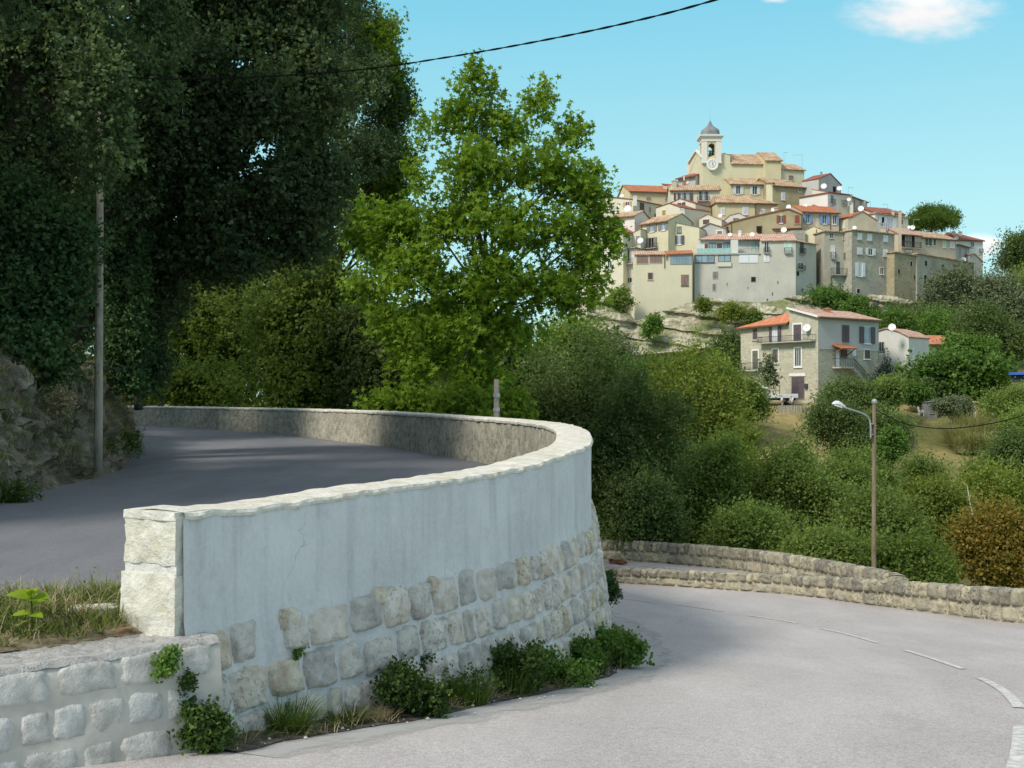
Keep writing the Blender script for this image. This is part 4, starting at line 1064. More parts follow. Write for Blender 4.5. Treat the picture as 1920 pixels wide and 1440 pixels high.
h=gh('brown-plastered gable with peeling patches behind the blue-shuttered house',(1566,229),(1606,232),[(1566,392),(1580,386),(1606,399)],460,W_BROWN,T_RED,D=7,oh=.1,ohs=.05,th=.1)
h.chimney(1596.5,380,392,230,.55,W_WHITE)
# blue shutters
h=eh('beige house with pale blue shutters and new orange roof',1504,221,396.5,1573,399.5,480,W_TAN,T_NEW,4,387.5,D=8,ohs=.15)
h.win(1511.5,401,1517.5,418,sh=S_BLUE,sx=(5,5)); h.win(1542,402.5,1548.5,419.5,sh=S_BLUE,sx=(5.5,7)); h.win(1561,403.5,1567.5,420,sh=S_BLUE,sx=(.5,4)); h.drain(1556.5,400,430)
h.dish(1509.5,386,225,.55,.2); h.chimney(1532,410,427,219.5,.5,W_TAN)
# brown stone house with sweeping roof
h=gh('olive-brown stone house with long sweeping gable roof and red shutters',(1358,222),(1504,219),[(1358,424),(1371,417),(1423,404),(1478.5,392.5),(1504,403)],500,W_OLIVE,T_RED,D=8,oh=.2,ohs=.15,th=.22)
h.win(1461.5,404,1467.5,418,sh=S_RED,sx=(5.5,5.5)); h.win(1490,403.5,1499,419.5,sh=S_RED,closed=True,frame=W_OLIVE); h.win(1419,424.5,1428,437.5,pane=M_HOLE,frame=M_BROWNF,mull=0); h.win(1454,432.5,1462.5,438.5,pane=S_MAUVE,frame=M_STONEF)
h.hole(1361,425,1366,440); h.drain(1371.5,418,440); h.drain(1503,404,436)
mb=MB(); a=h.F.at(1448,430); b=h.F.at(1503,428); h.F.bx(mb,a[0],a[1]-.05,b[0],a[1]+.12,0,.5); mb.build('canopy',T_RED,h.root)
h.dish(1478.5,388,221.5,.62); h.dish(1469.5,431,217.5,.72); h.dish(1449.5,393,224.5,.55); h.chimney(1454.5,388.5,398,224,.55,W_TAN)
h=gh('low stone outhouse wedged behind the pink tiled roof',(1484,217.5),(1510,218),[(1484,432),(1510,431.5)],470,W_STONE,T_OLD,D=3,skip=(0,))
# ---------------------------------------------------------------- ochre middle group below the church
h=eh('low ochre house with white shutters, tiled roof below the two-window yellow house',1343.5,228,379.5,1417,380.5,470,W_YEL,T_OLD,4.2,368.5,D=9,hipl=.8)
h.win(1352.5,390,1358.5,402,sh=S_LAV,closed=True); h.win(1393,388,1402.5,402,sh=S_LAV,closed=True); h.drain(1416,382,405)
h=eh('narrow ochre-brown extension with a hipped tile roof and one pale window',1417,229,380.5,1457,382,470,W_OCHRE,T_OLD,4,370.5,D=8,hipr=3.8)
h.win(1426.5,392.5,1434,400,sh=S_LAV,closed=True)
h=eh('yellow house with two grey-white shuttered windows below the church nave',1369.5,236,345,1436,346,430,W_YEL,T_OLD,5,334.5,D=8,gut=True)
h.win(1380,348.5,1387.5,363.5,sh=S_LAV,sx=(5.5,6.5)); h.win(1411,349,1419,364.5,sh=S_LAV,sx=(5,6.5))
h=gh('tall gold-coloured pier house end between the yellow and the olive house',(1436.5,233.5),(1448.5,233),[(1436.5,344),(1448.5,343.5)],430,W_GOLD,T_OLD,D=7,oh=.25)
h=eh('dark olive-brown house with one blue-white shutter, right of the yellow house',1448.5,233,347.5,1524,352.5,460,W_OLIVE,T_OLD,5,337.5,D=9,hipr=4)
h.win(1465.5,361.5,1471.5,374.5,sh=S_LAV,closed=True); h.win(1497.5,354.5,1501.5,359.5,pane=S_OLIVE,mull=0); h.hole(1511.5,354,1515,360)
# upper right
h=gh('grey gable-fronted house with sunlit side wall high on the right of the church',(1535,233),(1577,239),[(1535,335.5),(1556.5,326),(1577,347.5)],420,W_GREY,T_RED,D=3.9,oh=.15,ohs=.15,th=.14)
h.win(1562,350.5,1566.5,360.5,pane=M_HOLE,frame=M_BROWNF,mull=0); h.dish(1544.5,349,231,.75,.4); h.dish(1573.5,353,236,.65); h.chimney(1540,322,332,236,.3,M_GALV)
h.win(1515,345,1516,346,face='L') if False else None
h=gh('white house with railed door below the grey gable house',(1552,227),(1590,231),[(1552,362),(1590,367)],440,W_WHITE,T_RED,D=7,oh=.25)
h.win(1557.5,366,1562.5,382,rail=True); h.win(1579,368.5,1583.5,384,pane=M_HOLE,frame=M_BROWNF,mull=0,rail=True)
h=gh('blank sunlit cream side house stepping down from the olive-brown house',(1523,231),(1552,227.5),[(1523,356),(1552,360)],440,W_PALE,T_RED,D=7,oh=.1,th=.1)
h=gh('low grey-tan house on the skyline right of the white railed house',(1590.5,231),(1626,240),[(1590.5,367.5),(1626,380.5)],440,W_TAN,T_RED,D=6,oh=.3)
h.win(1600,373,1602.5,388,sh=S_MAUVE,closed=True,frame=M_STONEF); h.win(1612,377,1614.5,390,sh=S_GREY,closed=True,frame=M_STONEF); h.dish(1591.5,374,229.5,.5); h.antenna(1590.5,351.5,365,232,1.2,1); h.antenna(1632,378,400,238,.9,-1); h.chimney(1618.5,374,382,238,.7,W_WHITE)
h=gh('low house with orange tiled roof tucked beside the olive-brown house',(1523,227),(1552,226),[(1523,386.5),(1552,389)],440,W_TAN,T_NEW,D=3.5,skip=(0,))
mb=MB(); h.slab(mb,[h.W(-.1,-.3,h.top[0][1]),h.W(h.w,-.3,h.top[1][1]-.3),h.W(h.w-1,3,h.top[1][1]+.5),h.W(-.1,3,h.top[0][1]+.8)]); mb.build('roof',T_NEW,h.root)
# ---------------------------------------------------------------- left side
h=eh('long yellow building with bright orange roof and oval windows at the upper left',1181,240,358.5,1262,361,430,W_YEL,T_NEW,5.2,349,D=10,oh=.4)
f=h.F
for px,py in ((1216.5,372.7),(1252,374)):
    t,z=f.at(px,py); mb=MB(); n=18
    ring=[[f.W(t+math.cos(2*math.pi*k/n)*r*.62,z+math.sin(2*math.pi*k/n)*r*.42,o) for k in range(n)] for r,o in ((1.15,.0),(1.15,.06),(.95,.06),(.95,.01))]
    for a,b in zip(ring,ring[1:]):
        for k in range(n): mb.poly([a[k],a[(k+1)%n],b[(k+1)%n],b[k]])
    fr=mb.build('window',M_STONEF,h.root); m_=MB(); m_.poly([f.W(t+math.cos(2*math.pi*k/n)*.6,z+math.sin(2*math.pi*k/n)*.41,.025) for k in range(n)]); m_.build('pane',S_GREY,fr)
h.dish(1166,367,238,.5)
h=eh('pale green-cream house with brown shutters and a small balcony below the tower',1256.5,233,357,1350,356,470,W_PALE,T_OLD,3.2,348.5,D=7)
h.win(1274.5,362.5,1281.5,376,sh=S_BROWN,sx=(4,4.5),pane=G_SKY); h.win(1287,362.5,1293,376,sh=S_BROWN,sx=(.3,6),pane=G_SKY); h.win(1263,362,1267.5,376,sh=S_BROWN,closed=True)
h.win(1315,360,1322.5,376.5,sh=S_BROWN,sx=(4,4.5),pane=G_SKY); h.rail(1307.5,369,1329.5,377.5,dep=.9); h.win(1327,385,1331,392,sh=S_BROWN,sx=(.2,5),pane=M_HOLE)
h.chimney(1264,338,350,235,.9,W_TAN); h.chimney(1270.5,339,350,236,.4,M_GALV); h.chimney(1283,338,350,236,.7,M_BRICK)
h=gh('small cream gable house with brown-shuttered window, upper of the two little gables',(1255.5,231),(1304,227),[(1255.5,382),(1275.4,373),(1304,382.5)],450,W_PALE,T_RED,D=9,oh=.12,ohs=.12,th=.12)
h.win(1274.5,380,1281,387.5,sh=S_BROWN,sx=(3.5,4))
h=gh('small cream gable house with ochre window, lower of the two little gables',(1230,228),(1275.5,223),[(1230,390.5),(1255,382),(1275.5,389.5)],460,W_PALE,T_RED,D=9,oh=.12,ohs=.12,th=.12)
h.win(1242,394,1248.5,404,sh=S_OCHRE,closed=True); h.chimney(1279.5,391,402,222.5,.75,W_WHITE)
h=gh('grey-beige corner house with tan shutters at the far left of the village',(1124,236),(1187,230),[(1124,372),(1146,370),(1187,374.5)],470,W_PALE,T_RED,D=11,oh=.2,th=.14)
h.win(1174,378.5,1180,387.5,sh=S_TAN,sx=(5,4),pane=G_DARK); h.dish(1176.5,391,228.5,.9)
h.win(1200,381,1207,392,face='R',frame=M_BROWNF); h.win(1217,388,1219.5,399,face='R',sh=S_MAUVE,closed=True); h.win(1227.5,402,1230,409,face='R',frame=M_BROWNF)
h.chimney(1190.5,367,377,228,.7,W_WHITE)
h=eh('pale house with overhanging brown roof below the tan-shuttered corner house',1143,226,409,1190,404.5,470,W_WHITE,T_OLD,3.5,398.5,D=7)
h=gh('tall cream house half hidden by tree branches, lower left of the village',(1080,221),(1168.5,216),[(1080,428),(1145,420.5),(1168.5,433)],600,W_PALE,T_NEW,D=8,oh=.15,ohs=.2,th=.14)
for a in ((1132.5,438,1138,450),(1161,470,1167,482),(1150,452,1157,463),(1120,470,1127,482),(1140,490,1147,502),(1104,445,1110,457)): h.win(*a,pane=G_DARK,frame=M_FRAME)
h=gh('cream house with single-slope top edge, left of the grey-shuttered balcony',(1172,220.5),(1201,218.5),[(1172,444),(1201,430)],500,W_PALE,T_OLD,D=7,oh=.1,ohs=.05,th=.1)
h.win(1193,443,1199,456,pane=S_GREY,frame=M_STONEF); h.dish(1200.5,451,216.5,.75,.5)
h=gh('narrow white terrace house in the gap left of the tall cream house',(1168.5,218.5),(1191,217),[(1168.5,467),(1191,465.5)],600,W_WHITE,T_OLD,D=5,oh=.6)
h.win(1171,470,1179,488,pane=S_OLIVE,frame=M_BROWNF,sill=False); h.rail(1169,486,1190,496,dep=1.); h.win(1172,500,1180,517,pane=S_LAV); h.win(1175,521,1185,530,pane=G_DARK); h.win(1174,533,1181,548,sh=S_WHITE,closed=True)
# yellow pair
h=eh('cream-yellow house with grey shutters and wide balcony door',1201.5,221.5,421,1253,413.5,520,W_GOLD,T_OLD,4,405,D=7,ohs=.15)
h.win(1218.5,422,1227,434.5,sh=S_GREY,sx=(5.5,4.5),pane=G_SKY,frame=M_FRAME); h.win(1240.5,419,1248,431.5,sh=S_GREY,sx=(6,4.5),pane=G_SKY,frame=M_FRAME); h.win(1217,446,1226,466,sh=S_GREY,sx=(6,6),pane=M_HOLE,frame=M_STONEF); h.rail(1206,456,1234,467.5,dep=.8); h.drain(1203,423,466)
h=gh('cream-yellow house with brown-shuttered window beside the balcony door house',(1252.5,218.5),(1311,216),[(1252.5,417),(1259,416.5),(1311,427)],520,W_GOLD,plain('roof_grey_felt',(.20,.20,.20),.9),D=9,oh=.1,ohs=.08,th=.12)
h.win(1270.5,426,1277,436,pane=G_SKY,frame=M_BROWNF); h.win(1270,442,1277.5,458,sh=S_BROWN,sx=(6,5.5),pane=G_SKY,frame=M_FRAME)
h=gh('dark grey rendered firewall house behind the cream-yellow pair',(1253,226),(1296,224),[(1253,414.5),(1284,403),(1296,417)],470,W_DGREY,T_OLD,D=6,oh=.05,ohs=.05,th=.08)
h=gh('cream gabled garage house with a dark door in the middle of the village',(1311,225),(1353,223),[(1311,410.5),(1327,402.5),(1353,413)],470,W_PALE,T_OLD,D=7,oh=.12,ohs=.1,th=.1)
h.win(1318,411.5,1330,421,sh=S_BROWN,closed=True,frame=M_FRAME); h.dish(1350,404.5,221.5,.5)
h=gh('low grey gabled house with white-framed door above the pink tiled roof',(1314,220.5),(1361,219),[(1314,428),(1331,419),(1361,428.5)],480,W_GREY,T_OLD,D=6,oh=.25,ohs=.2,th=.12)
h.win(1344.5,433,1354,444,sh=S_MAUVE,closed=True,frame=M_FRAME,fw=.2)
h=gh('small whitewashed gable peeping over the sweeping brown roof',(1357,226),(1401,226),[(1357,414),(1368,404.5),(1385,400),(1401,408)],460,W_WHITE,T_OLD,D=5,oh=.1,ohs=.05,th=.08)
h.win(1375,409.5,1385,414,pane=S_OLIVE,frame=M_STONEF)
h=eh('grey house with brown eaves tucked left of the church front',1271,246,335,1304,329.5,410,W_GREY,T_RED,4,325.5,D=8,oh=.6)
h.win(1287,335,1291,343,pane=S_LAV); h.chimney(1282.5,327,345,238,.25,W_WHITE)
h=gh('terracotta-topped dormer house left of the grey eaves house',(1243,244),(1262,243),[(1243,346),(1262,347.5)],400,W_TAN,T_NEW,D=5,oh=.3)

# ---------------------------------------------------------------- church
dC=240.
h=House('ochre hilltop church with lead-domed bell tower and white clock',(1318,dC),(1434.5,dC+1),13,W_GOLD,[(1318,298),(1352,287),(1368,291),(1370,307),(1434.5,307)],(dC,400),cat='church',name='church',group=None)
W=h.W; zb=h.zb; zn=PZ(307,dC); zrd=PZ(288.8,dC+5); tN=h.F.at(1370,307)[0]
# nave: south wall, gable-ended; west front stands higher
ty=h.F.at(1369,300)[0]
mb=MB()
fr=[(0,zb),(h.w,zb),(h.w,zn),(ty,zn),(ty,PZ(291,dC)),(h.F.at(1352,287)[0],PZ(286.5,dC)),(0,PZ(298,dC))]
mb.poly([W(t,0,z) for t,z in fr],fr)
west=[(13,zb),(0,zb),(0,PZ(296,dC)),(5.5,PZ(284,dC+6)),(13,PZ(305,dC+12))]
mb.poly([W(0,b,z) for b,z in west],[(-b,z) for b,z in west])
e_=[(0,zb),(13,zb),(13,zn),(5.,zrd),(0,zn)]; mb.poly([W(h.w,b,z) for b,z in e_],e_)
mb.poly([W(h.w,13,zb),W(0,13,zb),W(0,13,zn),W(h.w,13,zn)])
mb.poly([W(ty,0,zn),W(ty,0,PZ(291,dC)),W(ty,5.5,PZ(286,dC+6)),W(ty,13,zn)][::-1])
mb.build('wall',W_GOLD,h.root)
mb=MB(); h.slab(mb,[W(ty+.05,-.4,zn-.05),W(h.w+.2,-.4,zn-.05),W(h.w+.2,5,zrd),W(ty+.05,5,zrd)],.2); h.slab(mb,[W(h.w+.2,13.3,zn-.1),W(0,13.3,zn-.1),W(0,5,zrd),W(h.w+.2,5,zrd)],.2); mb.build('roof',T_OLD,h.root)
# white west-front trim
mb=MB()
for (b0,z0),(b1,z1) in zip(west[2:],west[3:]): mb.bar(W(-.12,b0,z0+.1),W(-.12,b1,z1+.1),.5,.35)
mb.bar(W(-.1,12.8,zb),W(-.1,12.8,PZ(305,dC+12)),.4,.7,up=(1,0,0)); mb.build('front_trim',M_TRIM,h.root)
# choir block
a=Vector((PX(1434.5,dC-.6),dC-.6,0)); b=Vector((PX(1465,dC-.3),dC-.3,0))
def blockpart(name,pa,pb,dep,ztop,zr2,mat,rmat):
    e=(pb-pa); wd=e.length; e/=wd; nb=Vector((-e.y,e.x,0)); q=lambda t,bb,z:Vector(((pa+e*t+nb*bb).x,(pa+e*t+nb*bb).y,z))
    m_=MB(); 
    for lst in ([(0,0,zb),(wd,0,zb),(wd,0,ztop),(0,0,ztop)],[(0,dep,zb),(0,0,zb),(0,0,ztop),(0,dep/2,zr2),(0,dep,ztop)],[(wd,0,zb),(wd,dep,zb),(wd,dep,ztop),(wd,dep/2,zr2),(wd,0,ztop)],[(wd,dep,zb),(0,dep,zb),(0,dep,ztop),(wd,dep,ztop)]):
        m_.poly([q(*r) for r in lst],[(r[0]+r[1],r[2]) for r in lst])
    o=m_.build(name,mat,h.root); m_=MB(); h.slab(m_,[q(-.05,-.35,ztop),q(wd+.3,-.35,ztop),q(wd+.3,dep/2,zr2+.1),q(-.05,dep/2,zr2+.1)],.2); h.slab(m_,[q(wd+.3,dep+.3,ztop),q(-.05,dep+.3,ztop),q(-.05,dep/2,zr2+.1),q(wd+.3,dep/2,zr2+.1)],.2); m_.build('roof',rmat,o)
blockpart('choir',a,b,11,PZ(303,dC),PZ(288,dC+5.4),W_YEL,T_OLD)
a=Vector((PX(1466,dC+.5),dC+.5,0)); b=Vector((PX(1508,dC+2),dC+2,0)); blockpart('annexe',a,b,8,PZ(317,dC),PZ(306.5,dC+4),W_GOLD,T_OLD)
h.N=Face(h,a,b); h.win(1478.5,329.5,1487.5,338,face='N',pane=S_MAUVE,frame=M_STONEF,mull=0)
# tower
tw=(PX(1352,dC)-PX(1316,dC)); cx=PX(1334,dC); y0=dC-.35; y1=y0+tw
z0=PZ(304,dC); z1=PZ(265.5,dC)
mb=MB(); ow=tw*.17; oz0=PZ(295,dC); oz1=PZ(275,dC); k=tw*.27
def ring_wall(mb,x0,ya,x1,yb,z0,z1):     # four walls each pierced by an arched opening
    for (p,q) in (((x0,ya),(x1,ya)),((x1,ya),(x1,yb)),((x1,yb),(x0,yb)),((x0,yb),(x0,ya))):
        p=Vector((p[0],p[1],0)); q=Vector((q[0],q[1],0)); e=(q-p); wd=e.length; e/=wd; n=Vector((e.y,-e.x,0)); c=wd/2
        R=lambda t,z,o=0:Vector(((p+e*t+n*o).x,(p+e*t+n*o).y,z))
        arc=[(c-ow*math.cos(math.pi*j/8),oz1+ow*math.sin(math.pi*j/8)) for j in range(9)]
        mb.poly([R(0,z0),R(c-ow,z0),R(c-ow,z1),R(0,z1)]); mb.poly([R(c+ow,z0),R(wd,z0),R(wd,z1),R(c+ow,z1)]); mb.poly([R(c-ow,z0),R(c+ow,z0),R(c+ow,oz0),R(c-ow,oz0)])
        for (a0,a1),(b0,b1) in zip(arc,arc[1:]): mb.poly([R(a0,a1),R(b0,b1),R(b0,z1),R(a0,z1)])
        rim=[(c-ow,oz0)]+arc+[(c+ow,oz0)]
        for (a0,a1),(b0,b1) in zip(rim+[rim[0]],(rim+[rim[0]])[1:]): mb.poly([R(a0,a1,0),R(b0,b1,0),R(b0,b1,-.45),R(a0,a1,-.45)])
tow=h.root
ring_wall(mb,cx-tw/2+.12,y0+.12,cx+tw/2-.12,y1-.12,z0-.3,z1); T_=mb.build('bell_tower',W_YEL,h.root)
mb=MB()
for sx in(-1,1):
    for yy in (y0,y1):
        xa=cx+sx*tw/2; mb.box(min(xa,xa-sx*k),min(yy,yy+(k if yy==y0 else -k)),z0,max(xa,xa-sx*k),max(yy,yy+(k if yy==y0 else -k)),z1)
for (o,za,zc) in ((.08,z1,z1+.35),(.02,z1+.35,z1+.8),(.3,z1+.8,z1+1.05),(.5,z1+1.05,z1+1.35)): mb.box(cx-tw/2-o,y0-o,za,cx+tw/2+o,y1+o,zc)
for sx in(-1,1): mb.box(min(cx+sx*tw/2,cx+sx*(tw/2-k))-.1,y0-.12,z0-.3,max(cx+sx*tw/2,cx+sx*(tw/2-k))+.1,y0+.5,z0-.002)
mb.build('tower_trim',M_TRIM,T_)
zc=z1+1.35; Hd=PZ(224,dC)-zc; r=tw/2
mb=MB(); prof=[(1.08,0),(1.02,.03),(.98,.08),(.99,.2),(.97,.3),(.90,.40),(.76,.49),(.56,.57),(.38,.66),(.25,.76),(.16,.88),(.11,.95),(.12,.97),(.05,1.0)]
mb.lathe([(a*r,b*Hd) for a,b in prof],(cx,(y0+y1)/2,zc),24,sq=.35); dm=mb.build('dome',M_LEAD,T_,smooth=True)
mb=MB(); cc=Vector((cx,(y0+y1)/2,zc+Hd)); mb.tube([cc-Vector((0,0,.1)),cc+Vector((0,0,.5))],[.09,.05],6); mb.tube([cc+Vector((0,0,.4)),cc+Vector((0,0,2.6))],[.03,.02],5); mb.build('finial',M_GALV,dm)
M_BELL=plain('bronze_bell',(.22,.20,.17),.5,metal=.4)
mb=MB(); mb.lathe([(.55,0),(.5,.1),(.38,.4),(.3,.75),(.22,.95),(.05,1.02)],(cx,(y0+y1)/2-.3,oz0+.45),16); mb.build('bell',M_BELL,T_,smooth=True)
mb=MB(); zz=oz0+1.5; mb.box(cx-tw/2+.2,(y0+y1)/2-.42,zz,cx+tw/2-.2,(y0+y1)/2-.18,zz+.22); mb.build('bell_beam',M_BROWNF,T_)
# clock
c=Vector((PX(1335.3,dC),y0-.1,PZ(309,dC))); R=11/F*dC; n=32
mb=MB()
rings=[(R,.6),(R,-.08),(R*.8,-.12),(R*.72,-.05),(.0,-.05)]
cir=[[Vector((c.x+rr*math.cos(2*math.pi*j/n),c.y+o,c.z+rr*math.sin(2*math.pi*j/n))) for j in range(n)] for rr,o in rings]
for a_,b_ in zip(cir,cir[1:]):
    for j in range(n): mb.poly([a_[j],a_[(j+1)%n],b_[(j+1)%n],b_[j]])
ck=mb.build('clock',plain('clock_white',(.74,.73,.70),.6,var=.04),h.root)
mb=MB()
for j in range(12):
    an=2*math.pi*j/12; u=Vector((math.sin(an),0,math.cos(an))); mb.bar(c+u*R*.46+Vector((0,-.065,0)),c+u*R*.62+Vector((0,-.065,0)),.08,.03,up=(0,1,0))
mb.build('hour_marks',M_DARKF,ck)
mb=MB()
for an,L in ((math.radians(152),.5),(math.radians(8),.36)):
    u=Vector((math.sin(an),0,math.cos(an))); mb.bar(c-u*.1+Vector((0,-.08,0)),c+u*R*L+Vector((0,-.08,0)),.1,.03,up=(0,1,0))
mb.build('clock_hands',M_DARKF,ck)
h.antenna(1470,285.5,306,dC+6,.9,1); h.antenna(1504,290,308,dC+6,1.9,-1); h.antenna(1313,272,296,dC+1,.3,-1)
# ================================================================ stone farmhouse and its yard
Lc,Cc,Rc=(1389,151),(1534,140),(1647,147)
h=House('three-storey stone farmhouse with orange roof and outside staircase, below the village',Lc,Cc,12,W_STONE3,[(1389,616),(1480,604),(1480,580.5),(1534,594)],-2.,group=None,name='farmhouse')
C_=h.B; R_=Vector((PX(*Rc),Rc[1],0)); h.nb=(R_-C_).normalized(); h.D=(R_-C_).length
h.R=Face(h,C_,R_); h.L=Face(h,h.A+h.nb*h.D,h.A)
W=h.W; zb=h.zb; tk=h.F.at(1480,600)[0]; zeL=10.5; zc_=11.17; ztop=12.45; w=h.w; D=h.D
mb=MB(); fr=[(0,zb),(w,zb),(w,zc_),(tk,ztop),(tk,zeL),(0,zeL)]; mb.poly([W(t,0,z) for t,z in fr],fr)
mb.poly([W(0,D,zb),W(0,0,zb),W(0,0,zeL),W(0,D,zeL)],[(0,zb),(D,zb),(D,zeL),(0,zeL)])
mb.poly([W(w,D,zb),W(0,D,zb),W(0,D,zeL),W(tk,D,zeL),W(tk,D,ztop),W(w,D,zc_)],[(0,zb),(w,zb),(w,zeL),(5,zeL),(5,ztop),(0,zc_)])
mb.poly([W(tk,0,zeL),W(tk,0,ztop),W(tk,D,ztop),W(tk,D,zeL)])
zm=PZ(654,141); zm2=h.R.at(1640,660)[1]
mb.poly([W(w,0,zb),W(w,D,zb),W(w,D,zm),W(w,0,zm)],[(0,zb),(D,zb),(D,zm),(0,zm)])
mb.build('wall',W_STONE3,h.root)
mb=MB(); mb.poly([W(w+.01,-.0,zm),W(w+.01,D,zm),W(w+.01,D,zc_),W(w+.01,0,zc_)],[(0,zm),(D,zm),(D,zc_),(0,zc_)]); h.R.bx(mb,.0,zm-.06,D,zm+.02,0,.06); mb.build('rendered_upper_wall',plaster('render_farm_grey',(.50,.48,.455),(.40,.38,.36),.3),h.root)
mb=MB(); sl=(ztop-zc_)/(w-tk)
h.slab(mb,[W(w+.45,-.35,zc_-.45*sl+.1),W(w+.45,D+.3,zc_-.45*sl+.1),W(tk-.1,D+.3,ztop+.1),W(tk-.1,-.35,ztop+.1)],.16)
rm=mb.build('roof',T_PINK,h.root); h.roof=rm
mb=MB(); mb.bar(W(tk-.1,-.4,ztop+.12),W(w+.3,-.4,zc_+.02),.16,.22); mb.build('verge_board',M_FRAME,rm)
mb=MB(); h.slab(mb,[W(-.4,-.5,zeL-.12),W(tk-.02,-.5,zeL+.1),W(tk-.02,2.6,ztop+.05),W(tk-.3,2.6,ztop+.03)],.16); h.slab(mb,[W(-.4,D+.3,zeL-.1),W(-.4,-.5,zeL-.12),W(tk-.3,2.6,ztop+.03),W(tk-.3,D-2,ztop+.03)],.16)
mb.build('roof',plain('tiles_bright_orange',(.52,.195,.10),.8,var=.18,scale=1.5),h.root)
mb=MB(); mb.bar(W(w+.5,-.3,zc_-.12),W(w+.5,D+.3,zc_-.12),.15); mb.bar(W(-.4,-.55,zeL-.22),W(tk,-.55,zeL),.13); mb.build('gutter',M_GUT,h.root)
h.chimney(1551,577,588,146,.8,M_BRICK)
# left face
h.win(1412,617,1420.5,636.5,sh=S_PLUM,closed=True,frame=M_STONEF); h.win(1448,613,1459,643.5,sh=S_PLUM,sx=(5,6),pane=S_LAV,mull=1,sill=False)
h.win(1488.5,608.5,1503,640,sh=S_PLUM,closed=True,fw=.2,sill=False); h.rail(1428.5,627,1530,643.5,dep=.95)
h.win(1411.5,657.5,1421.5,692,sh=S_OLIVE,closed=True,fw=.2,sill=False); h.rail(1391,680,1424,695,dep=.8); h.win(1449.5,655,1459,679.5,sh=S_PLUM,closed=True,fw=.18); h.win(1491,653,1502,686,pane=G_DARK,fw=.2,mull=2)
h.win(1485,706,1508.5,748,sh=S_PLUM,closed=True,frame=W_STONE3,fw=.05,sill=False,name='garage_door'); f=h.F
a=f.at(1481,705.5); b=f.at(1511,700.5); mb=MB(); f.bx(mb,a[0],a[1],b[0],a[1]+.35,-.02,.12); mb.build('lintel',M_FRAME,h.root)
h.dish(1512.5,614.5,141,.62,.2); a=f.at(1510,724); mb=MB(); f.bx(mb,a[0],a[1]-.3,a[0]+.45,a[1]+.3,0,.25); mb.build('meter_box',M_DARKF,h.root)
# right face
h.win(1578,609.5,1591.5,642.5,face='R',sh=S_PLUM,closed=True,frame=M_STONEF,sill=False); h.win(1619,613.5,1631.5,643.5,face='R',pane=G_SKY,sh=S_PLUM,sx=(8,8)); h.win(1597.5,655,1604,667.5,face='R',sh=S_WHITE,closed=True,frame=M_STONEF,sill=False); h.win(1620.5,656,1630.5,672.5,face='R',sh=S_BROWN,closed=True,fw=.1)
f=h.R; zl_=f.at(1573,688)[1]
h.win(1566,655,1574,686.5,face='R',sh=None,pane=S_WHITE,frame=M_BROWNF,mull=0,sill=False,name='door'); h.win(1577.5,652,1587,668,face='R',pane=S_BROWN,frame=M_BROWNF)
mb=MB(); a=f.at(1560,650)[0]; b=f.at(1589,650)[0]; zz=f.at(1575,647)[1]
h.slab(mb,[f.W(a,zz-.5,1.5),f.W(b,zz-.5,1.5),f.W(b,zz+.05,0),f.W(a,zz+.05,0)],.12); po=mb.build('porch_roof',T_NEW,h.root)
mb=MB()
for t in (a+.15,b-.15): mb.bar(f.W(t,zz-.45,1.35),f.W(t,zz-1.3,.02),.1)
mb.build('bracket',M_BROWNF,po)
mb=MB(); t0=f.at(1560,688)[0]; t1=f.at(1586,688)[0]; f.bx(mb,t0,zl_-.2,t1,zl_,0,1.3)
t2=f.at(1622,726)[0]; z2=f.at(1622,728)[1]; n=15
for k in range(n):
    ta=t1+(t2-t1)*k/n; tb=t1+(t2-t1)*(k+1)/n; zz=zl_+(z2-zl_)*(k+1)/n; f.bx(mb,ta,zz-.32,tb,zz,.15,1.25)
sc=mb.build('staircase',M_SLABC,h.root)
mb=MB(); rail=lambda t,z,o=1.25:f.W(t,z,o)
mb.bar(rail(t0,zl_+1),rail(t1,zl_+1),.06); mb.bar(rail(t0,zl_+1,0),rail(t0,zl_+1),.06); mb.bar(rail(t1,zl_+1),rail(t2,z2+1),.07); mb.bar(rail(t1,zl_+.5),rail(t2,z2+.5),.04)
for k in range(9): mb.bar(rail(t0+(t1-t0)*k/8,zl_),rail(t0+(t1-t0)*k/8,zl_+1),.04,up=(1,0,0))
for k in range(17):
    t=t1+(t2-t1)*k/16; z=zl_+(z2-zl_)*k/16; mb.bar(rail(t,z),rail(t,z+1),.04,up=(1,0,0))
mb.build('railing',M_IRON,sc)

# pale neighbour
h=gh('pale grey rendered cottage with a curved gable, right of the stone farmhouse',(1647.5,153),(1704,150),[(1647.5,621),(1661,616.5),(1685,622),(1704,632)],760,plaster('render_cottage',(.60,.59,.55),(.46,.45,.42),.4),T_PINK,D=6,oh=.2,ohs=.2,th=.14,group=None,name='cottage')
h.win(1649,642,1657,657.5,pane=G_DARK,frame=M_GALV); h.dish(1672.5,613.5,149,.62,.5)
h.win(1712,655,1716,678,face='R',pane=S_LAV)
h=eh('low house with a plain bright orange roof half hidden behind the fig tree',1727,166,645,1797,646,720,W_PALE,plain('tiles_bright_orange',(.52,.195,.10)),4,630.5,D=8,group=None,name='house')
h=gh('bright blue awning shelter at the right edge beyond the fig tree',(1896,128),(1945,127),[(1896,702),(1945,701)],716,plain('awning_shadow',(.03,.035,.06)),plain('awning_blue',(.05,.13,.46),.7),D=3,oh=.5,ohs=.2,th=.3,group=None,name='awning_shelter',cat='shelter')

